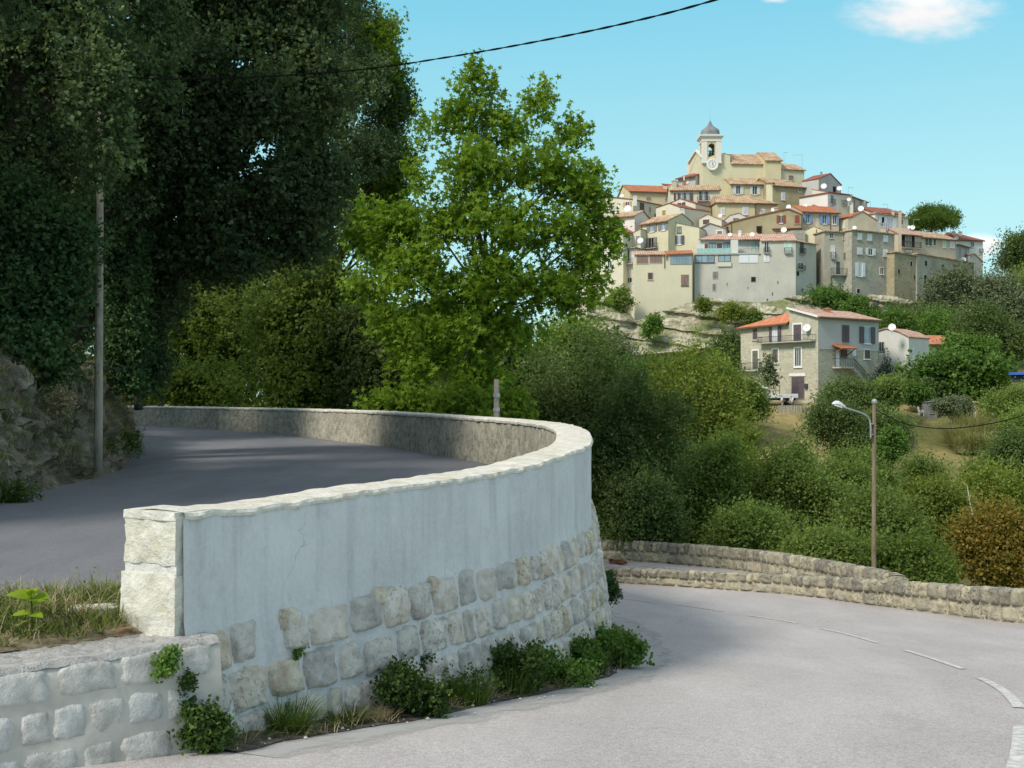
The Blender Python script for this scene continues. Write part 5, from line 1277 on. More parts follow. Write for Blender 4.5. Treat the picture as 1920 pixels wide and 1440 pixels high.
# yard: truck, two people, garden things
yz=tz(P(1480,745,137).x,137)
gz=lambda x,y:tz(x,y)
c=P(1473,745,136.5); bz=tz(c.x,136.5)
tr=thing('flatbed_truck','white flatbed truck with a caged bed parked before the garage door','truck',(c.x,136.5,bz))
M_TW=plain('truck_white',(.66,.67,.68),.35,var=.05,sp=.5); M_RUB=plain('tyre_rubber',(.025,.025,.026),.9)
X=c.x; Y=136.5
mb=MB(); mb.box(X-2.2,Y-1,bz+.85,X+1.25,Y+1,bz+.97); 
for ya in (Y-1.02,Y+.98): mb.box(X-2.2,ya,bz+.97,X+1.25,ya+.04,bz+1.35)
mb.box(X+1.21,Y-.98,bz+.97,X+1.25,Y+.98,bz+1.35); mb.build('bed',M_TW,tr)
mb=MB(); mb.box(X-4.4,Y-.45,bz+.55,X+1.1,Y-.3,bz+.85); mb.box(X-4.4,Y+.3,bz+.55,X+1.1,Y+.45,bz+.85); mb.box(X-.9,Y-.9,bz+.45,X-.2,Y-.45,bz+.84); mb.build('chassis',M_DARKF,tr)
mb=MB()
for xx in (X-2.15,X-.95):
    for yy in (Y-.95,Y+.95): mb.bar((xx,yy,bz+.97),(xx,yy,bz+2.3),.07,up=(1,0,0))
for zz in (bz+1.7,bz+2.3):
    mb.bar((X-2.15,Y-.95,zz),(X-.95,Y-.95,zz),.07); mb.bar((X-2.15,Y+.95,zz),(X-.95,Y+.95,zz),.07); mb.bar((X-2.15,Y-.95,zz),(X-2.15,Y+.95,zz),.07)
mb.build('cage',M_BROWNF,tr)
mb=MB()      # cab with sloping screen
pr=[(X-2.3,bz+.6),(X-2.3,bz+2.15),(X-3.4,bz+2.15),(X-4.,bz+1.45),(X-4.35,bz+1.3),(X-4.4,bz+.6)]
mb.poly([(x,Y-.95,z) for x,z in pr]); mb.poly([(x,Y+.95,z) for x,z in pr][::-1])
for (x0,z0),(x1,z1) in zip(pr,pr[1:]+pr[:1]): mb.poly([(x0,Y-.95,z0),(x0,Y+.95,z0),(x1,Y+.95,z1),(x1,Y-.95,z1)])
cb=mb.build('cab',M_TW,tr); mb=MB(); mb.poly([(X-2.6,Y-.955,bz+1.4),(X-2.6,Y-.955,bz+2.02),(X-3.35,Y-.955,bz+2.02),(X-3.8,Y-.955,bz+1.4)]); mb.build('window',G_DARK,cb)
for xx in (X-3.5,X+.35):
    for sy in (-1,1):
        mb=MB(); cy=Y+sy*.85; n=20; rows=[]
        for r,o in ((.2,-.12),(.36,-.12),(.4,-.08),(.4,.08),(.36,.12),(.2,.12)): rows.append([(xx+r*math.cos(2*math.pi*j/n),cy+o,bz+.4+r*math.sin(2*math.pi*j/n)) for j in range(n)])
        for a,b in zip(rows,rows[1:]):
            for j in range(n): mb.poly([a[j],a[(j+1)%n],b[(j+1)%n],b[j]])
        wl=mb.build('wheel',M_RUB,tr); mb=MB()
        for o in (-.1,.1): mb.poly([(xx+.21*math.cos(2*math.pi*j/n),cy+o,bz+.4+.21*math.sin(2*math.pi*j/n)) for j in range(n)])
        mb.build('rim',M_GALV,wl)

def skinned(name,verts,edges,rad,mat,parent,sub=2,root=0):
    me=bpy.data.meshes.new(name); o=ORIG[parent]
    me.from_pydata([tuple(Vector(v)-o) for v in verts],edges,[]); me.materials.append(mat)
    ob=bpy.data.objects.new(name,me); COL.objects.link(ob); ob.parent=parent; ORIG[ob]=o
    m=ob.modifiers.new('skin','SKIN'); m.use_smooth_shade=True
    for i,r in enumerate(rad): me.skin_vertices[0].data[i].radius=(r,r)
    me.skin_vertices[0].data[root].use_root=True
    s=ob.modifiers.new('sub','SUBSURF'); s.levels=sub; s.render_levels=sub
    return ob
M_SKIN=plain('skin',(.50,.31,.22),.6,var=.04); M_HAIR=plain('hair_dark',(.025,.02,.018),.7); M_SHIRT=plain('shirt_white',(.76,.76,.76),.85,var=.03); M_KH=plain('trousers_khaki',(.36,.32,.25),.9); M_DEN=plain('trousers_denim',(.10,.14,.19),.9)
def person(label,x,y,z,turn,bend,legs,trs,k=1.):
    r=thing('person',label,'person',(x,y,z)); ca,sa=math.cos(turn),math.sin(turn)
    def T(a,b,c): return Vector((x+(a*ca-b*sa)*k,y+(a*sa+b*ca)*k,z+c*k))       # b = forward
    fb=lambda hgt:bend*max(0,hgt-.95)
    V=[T(0,0,.95),T(0,fb(1.2),1.2),T(0,fb(1.42),1.42),T(0,fb(1.5)+.01,1.50),T(0,fb(1.6)+.03,1.62),T(0,fb(1.7)+.03,1.72)]
    R=[.13,.125,.13,.055,.095,.08]; E=[(0,1),(1,2),(2,3),(3,4),(4,5)]
    for sx in(-1,1):
        i=len(V); l=legs[(sx+1)//2]
        V+=[T(sx*.1,0,.88),T(sx*.11,l*.5+.02,.48),T(sx*.115,l-.02,.08),T(sx*.12,l+.13,.04)]; R+=[.095,.065,.045,.04]; E+=[(0,i),(i,i+1),(i+1,i+2),(i+2,i+3)]
        i=len(V); f0=fb(1.4)
        V+=[T(sx*.19,f0,1.4),T(sx*.24,f0+.06,1.14),T(sx*.2,f0+.28,1.03),T(sx*.18,f0+.37,1.03)]; R+=[.06,.045,.035,.036]; E+=[(2,i),(i,i+1),(i+1,i+2),(i+2,i+3)]
        for q in range(5):
            j=len(V); a=(-.035+.0175*q) if q<4 else -.05*sx
            V.append(T(sx*.18+a,f0+(.45 if q<4 else .40),1.015)); R.append(.009); E.append((i+3,j))
    b=skinned('body',V,E,R,M_SKIN,r)
    V=[T(0,0,.93),T(0,fb(1.2),1.2),T(0,fb(1.43),1.43)]; R=[.155,.15,.14]; E=[(0,1),(1,2)]
    for sx in(-1,1):
        i=len(V); f0=fb(1.4); V+=[T(sx*.19,f0,1.41),T(sx*.23,f0+.05,1.2)]; R+=[.08,.068]; E+=[(2,i),(i,i+1)]
    skinned('shirt',V,E,R,M_SHIRT,r)
    V=[T(0,0,.97)]; R=[.15]; E=[]
    for sx in(-1,1):
        l=legs[(sx+1)//2]; i=len(V); V+=[T(sx*.1,0,.86),T(sx*.11,l*.5+.02,.48),T(sx*.115,l-.02,.1)]; R+=[.115,.085,.068]; E+=[(0,i),(i,i+1),(i+1,i+2)]
    skinned('trousers',V,E,R,trs,r)
    skinned('hair',[T(0,fb(1.7)-.005,1.68),T(0,fb(1.7)-.005,1.76)],[(0,1)],[.092,.07],M_HAIR,r)
    skinned('nose',[T(0,fb(1.65)+.11,1.66),T(0,fb(1.65)+.135,1.63)],[(0,1)],[.012,.016],M_SKIN,r,1)
    return r
c=P(1467,748,134.4); person('dark-haired person in a white shirt and khaki trousers standing at the truck bed',c.x,134.4,tz(c.x,134.4),math.pi/2,.1,(.05,-.06),M_KH)
c=P(1486,748,134.2); person('person in a white shirt and dark jeans leaning towards the truck',c.x,134.2,tz(c.x,134.2),math.pi/2+.5,.3,(.1,-.08),M_DEN)
# garden furniture
c=P(1727,776,132); z=tz(c.x,132); ch=thing('garden_chair','white plastic garden chair on the dry terrace near the grey shed','chair',(c.x,132,z)); 
mb=MB(); mb.box(c.x-.25,131.75,z+.42,c.x+.25,132.25,z+.46); mb.build('seat',M_TW,ch); mb=MB(); mb.obox((c.x-.3,132,z+.75),(.03,0,.0),(0,.24,0),(-.08,0,.32)); mb.build('backrest',M_TW,ch)
for a,b in ((-.22,-.22),(.22,-.22),(-.22,.22),(.22,.22)): mb=MB(); mb.bar((c.x+a,132+b,z),(c.x+a,132+b,z+.42),.05,up=(1,0,0)); mb.build('leg',M_TW,ch)
for b in (-.25,.25): mb=MB(); mb.box(c.x-.25,132+b-.03,z+.62,c.x+.25,132+b+.03,z+.66); mb.bar((c.x+.22,132+b,z+.44),(c.x+.22,132+b,z+.62),.05,up=(1,0,0)); mb.build('armrest',M_TW,ch)
c=P(1660,786,129); z=tz(c.x,129); cr=thing('pallet_crate','pale wooden slatted crate on the dry slope behind the lamp post','crate',(c.x,129,z)); M_PAL=plain('pale_timber',(.52,.43,.30),.85,var=.2)
for k in range(4): mb=MB(); mb.box(c.x-.55,128.5,z+.05+k*.2,c.x+.55,128.53,z+.2+k*.2); mb.box(c.x-.55,129.4,z+.05+k*.2,c.x+.55,129.43,z+.2+k*.2); mb.build('slat',M_PAL,cr)
mb=MB()
for a in (-.52,.52):
    for b in (128.55,129.38): mb.bar((c.x+a,b,z),(c.x+a,b,z+.85),.07,up=(1,0,0))
mb.build('corner_post',M_PAL,cr)
h=gh('small grey sheet-metal garden shed beside the white chair',(1737,131),(1757,131),[(1737,755.5),(1757,753)],790,plain('shed_grey',(.22,.22,.21),.7,var=.2),M_GALV,D=2,oh=.15,ohs=.1,th=.06,group=None,name='garden_shed',cat='shed')
h.win(1744,758,1750,775,sh=S_GREY,closed=True,frame=M_GALV,sill=False,name='door')
pg=thing('pergola','low timber pergola with a white post at the right of the garden','pergola',(PX(1850,130),130,tz(PX(1850,130),130)))
mb=MB(); za=PZ(756,130); xa,xb=PX(1826,130),PX(1878,130); mb.box(xa,129.9,za,xb,130.05,za+.15); mb.box(xa,132,za,xb,132.15,za+.15)
for k in range(7): x=xa+(xb-xa)*k/6; mb.box(x-.04,129.6,za+.152,x+.04,132.4,za+.22)
mb.build('roof_beams',M_PAL,pg)
for x in (xa+.1,xb-.1):
    for y in (130,132.1): mb=MB(); mb.box(x-.1,y-.08,tz(x,y)-.2,x+.1,y+.08,za-.002); mb.build('post',M_TW,pg)
# dark mesh fence and its posts
fn=thing('garden_fence','dark wire mesh fence on leaning posts along the dry slope','fence',(PX(1700,125),125,tz(PX(1700,125),125)))
pts=[P(1672,770,129),P(1700,790,125),P(1712,796,121)]
mb=MB()
for p in pts: z=tz(p.x,p.y); mb.bar((p.x,p.y,z-.2),(p.x+.05,p.y,z+1.5),.09,up=(1,0,0))
mb.build('post',M_DARKF,fn); mb=MB()
for a,b in zip(pts,pts[1:]):
    for k in range(6): q=.1+.26*k; mb.bar((a.x,a.y,tz(a.x,a.y)+q),(b.x,b.y,tz(b.x,b.y)+q),.02)
    for k in range(14): t=k/14; x=a.x+(b.x-a.x)*t; y=a.y+(b.y-a.y)*t; mb.bar((x,y,tz(x,y)),(x,y,tz(x,y)+1.4),.018,up=(1,0,0))
mb.build('mesh',M_DARKF,fn)
tw_=thing('terrace_wall','low dry-stone terrace wall below the truck','wall',(PX(1490,133.3),133.3,-.6))
mb=MB(); xa,xb=PX(1458,133.3),PX(1528,133.3); mb.grid(lambda u,v:Vector((xa+(xb-xa)*u,133.3-.25*(1-abs(2*v-1))**.3+.08*nz(u*30,v*4),-1.2+ (1.55 if .2<v<.8 else .0)*1.)),60,5)
mb.build('masonry',M_old,tw_)

# ================================================================ poles, lamp, cables
M_POLE=bark('pole_wood_grey',(.44,.38,.30)); M_POLE2=bark('pole_wood_brown',(.31,.235,.165)); M_CAB=plain('cable_black',(.005,.005,.006),.95,sp=.05)
pl=thing('utility_pole','tall grey wooden utility pole standing against the rock bank','pole',(PX(184,21.6),21.6,0))
mb=MB(); a=P(184,885,21.6); b=P(189,140,22.2); mb.tube([a.lerp(b,k/10) for k in range(11)],[.086-.028*k/10 for k in range(11)],12); mb.build('shaft',M_POLE,pl,smooth=True)
mb=MB(); t=P(189,146,22.2); mb.bar(t,t+Vector((.25,-.1,0)),.05); mb.tube([t+Vector((.25,-.1,-.1)),t+Vector((.25,-.1,.08))],[.05,.03],8); mb.build('cable_bracket',M_GALV,pl)
sp=[t+Vector((.25,-.1,0)),P(330,148,21.6),P(500,143,20.9),P(680,130,20),P(840,107,18.8),P(1000,79,17.2),P(1170,44,15.6),P(1340,0,14.2),P(1600,-85,12.2),P(1990,-240,10)]
cp=catmull(sp,.05); mb=MB()
cab=thing('overhead_cable','twisted black overhead cable sweeping from the wooden pole across the sky','cable',tuple(sp[0]))
for ph in (0,math.pi):
    q=[]
    for i,p in enumerate(cp):
        an=i*.05/.42*2*math.pi*.5+ph; q.append(p+Vector((.0,math.cos(an)*.5,math.sin(an)))*.008)
    mb.tube(q,.009,5)
mb.build('strands',M_CAB,cab)
ps=thing('wooden_stake','short weathered wooden stake standing behind the curved wall','stake',(PX(931,29.2),29.2,-4))
mb=MB(); a=P(930,1000,29.2); b=P(931,711,29.2); mb.tube([a.lerp(b,k/8)+Vector((.01*nz(k),0,0)) for k in range(9)],[.085-.012*k/8 for k in range(9)],7)
mb.build('shaft',M_POLE,ps); mb=MB()
for py in (741,768): c=P(931,py,29.2); mb.tube([c-Vector((0,0,.05)),c+Vector((0,0,.05))],.088,8)
mb.build('wire_tie',M_GALV,ps)
lp=thing('lamp_post','brown timber lamp post with a curved arm and pale street lamp head','street lamp',(PX(1638,30),30,-8))
mb=MB(); a=P(1637.5,1300,30); b=P(1639.5,752,30); n=10
mb.tube([a.lerp(b,k/n) for k in range(n+1)],[.072-.02*k/n for k in range(n+1)],10); mb.build('pole',M_POLE2,lp)
mb=MB(); b=P(1639.5,752,30); mb.lathe([(.075,-.06),(.08,0),(.045,.05),(.01,.06)],b,10); mb.build('cap',M_GALV,lp)
arm=[P(1632.5,823,29.9),P(1632.3,800,29.9),P(1630,787,29.9),P(1624,779,29.85),P(1612,773.5,29.8),P(1598,769,29.75),P(1584.5,764.5,29.7)]
mb=MB(); mb.tube(catmull(arm,.05),.026,8)
for py in (795,815): c=P(1633,py,29.9); mb.bar(c,P(1638,py,30),.06,.03)
ar=mb.build('arm',M_GALV,lp,smooth=True)
mb=MB(); hd=[(1586,765,.03,.03),(1583,763.5,.055,.05),(1577,760.5,.085,.075),(1571,757.5,.1,.085),(1565,756.2,.085,.07),(1561,757,.05,.045),(1559.5,758,.015,.015)]
rows=[]
for px,py,wy,hz in hd:
    c=P(px,py,29.7); rows.append([c+Vector((.25*hz*math.sin(2*math.pi*j/12),wy*math.cos(2*math.pi*j/12),hz*math.sin(2*math.pi*j/12)*(1 if math.sin(2*math.pi*j/12)>0 else .45))) for j in range(12)])
for r0,r1 in zip(rows,rows[1:]):
    for j in range(12): mb.poly([r0[j],r0[(j+1)%12],r1[(j+1)%12],r1[j]])
hdo=mb.build('lamp_head',plain('lamp_shell',(.62,.64,.66),.35,var=.04,sp=.5),lp,smooth=True)
mb=MB(); a=P(1578,763,29.7); b=P(1564,758.6,29.7); mb.bar(a,b,.13,.05); mb.build('lens',plain('lamp_lens',(.66,.68,.66),.15,var=.03),hdo)
ca2=thing('service_cable','thin dark cable sagging from the lamp post towards the right edge','cable',tuple(P(1641,768,30)))
mb=MB(); mb.tube(catmull([P(1641,768,30),P(1670,783,29.5),P(1700,795.5,29),P(1745,802.5,28.4),P(1790,803,27.8),P(1850,795.5,27),P(1920,778,26),P(2060,720,24.5)],.2),.0125,5); mb.build('strand',M_CAB,ca2)
# ================================================================ rock outcrop under the village
def cliffmat():
    m,nt,bs=new_mat('limestone_cliff'); co=coords(nt); n1=noise_n(nt,co,.55,6,.65); n2=noise_n(nt,co,2.4,6,.7); n3=noise_n(nt,co,.22,4)
    st=noise_n(nt,coords(nt,'Object',(.25,.25,2.2)),1.,5,.6)
    a=ramp(nt,n1,[(.28,(.22,.195,.13)),(.5,(.44,.405,.30)),(.72,(.57,.54,.44))])
    b=mixc(nt,ramp(nt,st,[(.36,(.8,.8,.8)),(.48,(0,0,0))]),a,(.22,.19,.12))
    g=mixc(nt,ramp(nt,n3,[(.47,(0,0,0)),(.58,(.85,.85,.85))]),b,(.15,.175,.065))
    c=mixc(nt,.5,g,ramp(nt,n2,[(.3,(.25,.25,.25)),(.7,(.75,.75,.75))]),'OVERLAY')
    nt.links.new(c,bs.inputs['Base Color']); bs.inputs['Roughness'].default_value=.95; spec(bs,.1); bump(nt,bs,n2,.8,.3); return m
top_y=[(1100,560),(1150,566),(1190,608),(1240,590),(1300,570),(1345,566),(1420,575),(1480,562),(1540,557),(1600,560),(1660,560),(1720,575),(1770,600)]
bot_y=[(1100,690),(1150,670),(1250,660),(1350,650),(1450,640),(1600,640),(1770,660)]
mb=MB()
def clf(u,v):
    px=1100+670*u; yt=interp(px,top_y)-6; yb=interp(px,bot_y)
    f=v; d=interp(px,[(1100,199),(1300,198),(1500,198),(1770,206)])+9*f**.8
    p=P(px,yb+(yt-yb)*v,d)
    h=p.z; led=math.sin((h+ .16*p.x)*2.1+1.8*nz(p.x*.10,h*.3))
    led=(1 if led>.1 else -.2)*.7+.3*led
    p.y-=.85*led+1.5*fbm(p.x*.22,h*.45,4,5)+.5*abs(nz(p.x*.9,h*1.1,3))
    p.z+=.25*nz(p.x*.4,h*.5)
    return p
mb.grid(clf,330,70)
tag(mb.build('rock_outcrop',cliffmat()),kind='structure')

# ================================================================ trees
L_OAK=leafmat('leaf_holm_oak',(.036,.064,.028),(.082,.13,.054),(.175,.235,.10),.3,.42)
L_LAUREL=leafmat('leaf_laurel',(.034,.072,.024),(.066,.125,.044),(.12,.19,.075),.26,.45)
L_PLANE=leafmat('leaf_plane_tree',(.082,.150,.014),(.150,.250,.026),(.245,.35,.05),.5,.5)
L_YEL=leafmat('leaf_yellow_green',(.125,.175,.030),(.205,.265,.055),(.30,.345,.09),.5,.6)
L_MID=leafmat('leaf_mid_green',(.105,.168,.042),(.185,.27,.068),(.28,.36,.105),.48,.6)
L_DARK=leafmat('leaf_dark_green',(.066,.110,.036),(.125,.188,.062),(.21,.275,.10),.42,.6)
L_BRI=leafmat('leaf_bright_green',(.065,.13,.028),(.115,.215,.045),(.19,.295,.08),.45,.6)
L_GREY=leafmat('leaf_grey_green',(.09,.12,.066),(.155,.19,.11),(.24,.27,.165),.36,.6)
L_AUT=leafmat('leaf_autumn',(.10,.14,.028),(.21,.17,.038),(.34,.225,.055),.45,.6)
L_SPR=leafmat('leaf_spruce',(.018,.035,.03),(.032,.058,.048),(.06,.09,.078),.15,.6)
L_PINE=leafmat('leaf_pine',(.05,.10,.014),(.10,.175,.028),(.17,.255,.05),.35,.6)
L_OLIVE=leafmat('leaf_olive_dim',(.070,.120,.026),(.130,.20,.042),(.205,.27,.07),.5,.55)
L_PAMPAS=leafmat('leaf_pampas',(.24,.27,.11),(.40,.41,.20),(.56,.54,.34),.4,.6)
B_DARK=bark('bark_dark',(.10,.085,.07)); B_GREY=bark('bark_grey',(.24,.215,.18))

def tree(name,label,box,d,mat,n,leaf,seed,k=14,per=7,depth=None,base=None,bk=B_DARK,r0=None,group=None,cat='tree',blobs=None,size=(.34,.52),low=-.75,up=.25,shape='quad',aspect=.42,basepx=None,slen=(2,5),shell=(.72,1.03),zbase=None,squash=.85,fork=.35,spread=.8,flat=.5,lim=True,ssz=(.30,.46),sub=9):
    rg=random.Random(seed); x0,y0,x1,y1=box
    c=P((x0+x1)/2,(y0+y1)/2,d); R=((x1-x0)/2/F*d,(depth or (x1-x0)/2/F*d*.85),(y1-y0)/2/F*d)
    bx=PX(basepx if basepx is not None else (x0+x1)/2,d); zb=(tz(bx,d) if zbase is None else zbase)-.3
    t=thing(name,label,cat,(bx,d,zb),group)
    bl=make_blobs(c,R,k,rg,size,squash,low) if blobs is None else [(PX(a,dd),dd,PZ(b,dd),rx/F*dd,rx/F*dd*.9,ry/F*dd) for a,b,dd,rx,ry in blobs]
    h=c.z+R[2]-zb
    if lim: limbs((bx,d,zb),bl,r0 or max(.08,h*.022),bk,t,rg,fork=fork,name='trunk' if cat=='tree' else 'stem')
    leaf_cloud('crown' if cat=='tree' else 'foliage',bl,n//per,per,leaf,mat,t,seed,shape=shape,up=up,aspect=aspect,slen=slen,shell=shell,spread=spread,flat=flat,ssz=ssz,sub=sub)
    return t
bankz=lambda x,y:0.
# --- holm oaks over the bank
tree('holm_oak','huge dark holm oak over the rock bank, its crown filling the upper left corner',(-260,-330,300,430),24,L_OAK,260000,.092,101,zbase=2.2,basepx=40,r0=.42,bk=B_DARK,per=8,shell=(.45,1.03),
  blobs=[(30,150,22.5,150,130),(-60,40,22,180,150),(160,60,22.5,130,120),(110,-60,23,180,120),(-40,300,22.5,130,110),(90,290,23,120,80),(210,190,24,110,110),(230,-20,24.5,120,130),(300,90,25,90,90),(-120,180,22,120,160),(150,-200,24,180,110),(-60,-180,24,200,120),(250,300,27.5,90,80),(30,380,23.5,110,80),(-260,120,19,170,170),(-330,300,18.5,150,120),(-420,60,17,200,180),(-600,180,15.5,220,180),(-420,-200,15,240,200),(-720,-160,13.5,260,220),(-300,-120,18,200,200),(-560,-450,14,240,220),(-950,40,12,260,200),(120,180,26,150,150),(200,400,27.5,90,70),(190,230,20.3,75,95),(190,140,20.3,60,60),(195,310,20.8,45,45)])
tree('holm_oak','dark spreading holm oak whose drooping crown overhangs the shaded upper road',(250,-250,640,500),28.5,L_OAK,215000,.118,102,zbase=2.8,basepx=110,r0=.36,per=8,shell=(.45,1.03),
  blobs=[(340,200,28,130,120),(450,100,28,130,120),(520,230,28,120,110),(400,330,28.5,120,90),(530,350,28.5,90,85),(330,400,29,90,70),(590,150,29,90,110),(430,-40,29,150,110),(570,20,29.5,110,100),(300,60,28.5,120,140),(330,-120,29,150,110),(500,-130,30,140,100),(600,290,29.5,60,90),(240,430,29.5,70,60),(280,500,30,60,60),(590,420,30,40,60),(250,330,29.5,110,90),(260,590,31,60,60),(250,670,31,50,60),(310,560,32,50,60),(470,400,29.5,100,60),(420,420,30,80,50),(230,520,29,50,70),(480,480,29,75,38),(410,500,30,65,42),(560,470,29.5,50,45),(430,465,29,90,45),(350,470,29.5,70,45),(520,440,29.5,80,50),(600,350,29,60,70),(300,450,29,80,60)])
tree('holm_oak','thinner dark tree with sky showing through, at the right rim of the dark crowns',(560,20,760,520),51,L_OAK,64000,.125,103,zbase=-3,basepx=600,r0=.26,per=7,
  blobs=[(610,110,51,80,100),(660,60,51,60,70),(700,190,51,60,80),(725,280,51,50,60),(720,380,51,45,60),(735,210,51,35,60),(690,440,51,50,50),(640,280,48,75,70),(700,290,49,45,50),(610,380,48.5,55,60),(605,470,48,35,50),(600,560,49,50,55),(620,640,49,50,55),(590,710,49,50,40),(660,150,48,60,60),(640,10,48,60,60),(690,120,49,40,50),(575,520,48,40,50)])
tree('holm_oak','holm oak standing mostly beyond the left edge, added to shade the upper road',(-500,-500,60,200),16,L_OAK,90000,.10,109,zbase=2.5,basepx=-620,r0=.35,per=8,shell=(.3,1.03),  # added oak, crown nearly all out of view; it shades the upper road
  blobs=[(-560,-60,14.5,260,220),(-330,-160,15.5,220,200),(-760,120,13,260,200),(-420,160,16.5,190,160),(-250,60,18,140,130),(-900,-200,12.5,260,240),(-600,-330,14,260,200),(-60,-40,17.5,90,110),(-250,-330,16,200,180),(-1000,150,11.5,230,200)])
tree('holm_oak','holm oak deeper in the wood, dark behind the utility pole and the bank',(-150,100,260,640),37,L_OAK,210000,.14,108,zbase=2.5,basepx=60,r0=.4,per=8,shell=(.4,1.03),
  blobs=[(40,300,37,130,120),(160,380,38,110,100),(-80,350,35,130,120),(100,500,39,110,90),(-20,520,36,110,90),(200,250,39,100,110),(0,150,37,140,120),(190,540,41,70,60),(150,620,42,90,60),(-150,200,35,130,130),(-200,450,34,110,110),(12,300,45,110,140),(150,360,44,110,110),(-110,420,46,120,120),(230,450,45,80,80),(60,480,43,100,90),(-60,250,50,120,140),(130,250,49,110,120),(-250,350,52,130,140),(-350,150,40,170,150),(-250,350,42,150,130),(-450,300,44,170,150),(-150,50,44,150,140)])
tree('laurel_thicket','near-black shrub mass under the drooping holm oak, right of the utility pole',(205,470,345,745),30.5,L_OAK,26000,.10,107,zbase=1.5,basepx=260,r0=.1,per=7,cat='shrub',shell=(.4,1.03),depth=1.2)
tree('laurel_thicket','glossy green laurel thicket growing on the rock bank left of the wooden pole',(-80,330,235,720),21.3,L_LAUREL,64000,.095,104,zbase=1.5,basepx=40,r0=.14,per=7,cat='shrub',shell=(.5,1.03),
  blobs=[(20,420,21,80,80),(100,470,21.3,75,75),(40,560,21,90,80),(95,590,21.4,55,70),(225,610,28,50,90),(215,480,28,60,80),(-40,500,20.8,80,100),(20,660,20.6,80,45),(90,680,21,55,40),(235,690,28,40,50),(-50,640,20.5,70,60),(110,430,22,50,50)])
tree('lime_tree','bright yellow-green tree edge rising between the dark crowns and the big plane tree',(670,60,790,480),51,L_PLANE,17000,.17,105,zbase=-3,basepx=720,r0=.16,shape='lobed',per=5,slen=(2,6),
  blobs=[(722,110,51,34,42),(742,165,51,26,42),(738,225,51.5,38,40),(745,320,51,36,45),(715,370,51,45,50),(748,410,51,36,50),(690,85,51.5,30,40),(718,55,52,26,30)])
# --- the plane tree
tree('plane_tree','tall bright green plane tree with several stems behind the curved wall',(640,115,1165,760),40,L_PLANE,36000,.20,106,zbase=-3.5,basepx=848,r0=.24,ssz=(.20,.34),sub=12,flat=1.,shape='lobed',per=6,bk=B_GREY,fork=.30,shell=(.55,1.05),slen=(1.5,4),
  blobs=[(890,170,39.5,38,45),(860,240,39.5,48,50),(930,250,40,60,45),(1010,210,40.5,32,55),(1060,250,40.5,35,40),(900,330,39,80,55),(1000,320,39.5,75,60),(1080,360,40,62,45),(1120,400,40,40,40),(830,400,39,70,60),(930,420,38.5,90,60),(1050,450,39.5,80,50),(1130,470,40,40,55),(740,450,40,75,65),(700,530,40.5,60,60),(790,520,39,75,65),(900,530,38.5,95,65),(1010,550,39,80,55),(1085,540,39.5,60,60),(850,620,39,85,55),(960,630,39,70,45),(760,620,40,70,50),(680,430,41,50,60),(800,690,39.5,70,40),(900,700,39,60,40),(795,250,40,12,45),(780,330,40.5,18,30),(1110,330,40.5,25,25),(1150,430,40.5,18,25)])
for i,(bx_,tx,ty,r) in enumerate(((826,800,260,.09),(862,905,300,.12),(880,1000,330,.11),(838,760,470,.1))):
    pass
# low sprouts along the back of the wall
for i,(a,b,c_,e,dd,lab) in enumerate(((690,735,830,800,38,'low bright sprouting shrub behind the wall, left of the plane tree stems'),(800,725,930,800,36,'leafy sucker shoots at the plane tree foot, left of the weathered stake'),(925,740,1000,810,32,'small leafy sprig bush behind the wall right of the weathered stake'))):
    tree('sapling',lab,(a,b,c_,e),dd,L_PLANE,2600,.17,130+i,k=7,zbase=-2.5,cat='shrub',shape='lobed',per=5,slen=(1.5,4))
# --- understory beyond the far wall
tree('maple_tree','wide yellow-green tree in the shade beyond the far end of the wall',(235,455,540,820),63,L_OLIVE,60000,.19,110,zbase=-3,per=8,k=30,r0=.2,low=-1)
tree('maple_tree','olive-green layered tree beyond the wall, between the yellow-green and black trees',(450,462,730,830),48,L_OLIVE,60000,.18,111,zbase=-3,per=8,k=30,r0=.18,low=-1)
tree('poplar_tree','small yellowing treetop lit in a gap beneath the holm oak branches',(360,485,450,700),72,L_YEL,7000,.2,112,zbase=-3,k=9)
tree('dark_oak','nearly black dense tree behind the plane tree stems',(620,540,800,830),46,L_DARK,36000,.16,113,zbase=-4,k=20,low=-1)
tree('dark_oak','deep green bushy tree closing the gap behind the plane tree trunks',(780,590,1060,850),54,L_DARK,40000,.17,114,zbase=-5,k=22,low=-1)
tree('hazel_tree','shaded hazel-like bush at the far bend of the wall beside the rock bank',(205,600,330,820),60,L_OLIVE,16000,.19,115,zbase=-2,k=9)
tree('ash_tree','tall hazy green tree far beyond the wall seen through gaps in the crowns',(480,400,700,720),95,L_OLIVE,14000,.32,116,zbase=-3,k=14)
tree('ash_tree','distant green tree behind the plane tree, left part of its leaf gaps',(640,520,930,800),85,L_MID,14000,.3,117,zbase=-4,k=14)
tree('hazel_tree','low shaded bush right at the far wall bend under the yellow-green maple',(290,680,470,810),57,L_OLIVE,16000,.17,118,zbase=-3,k=12,cat='shrub')
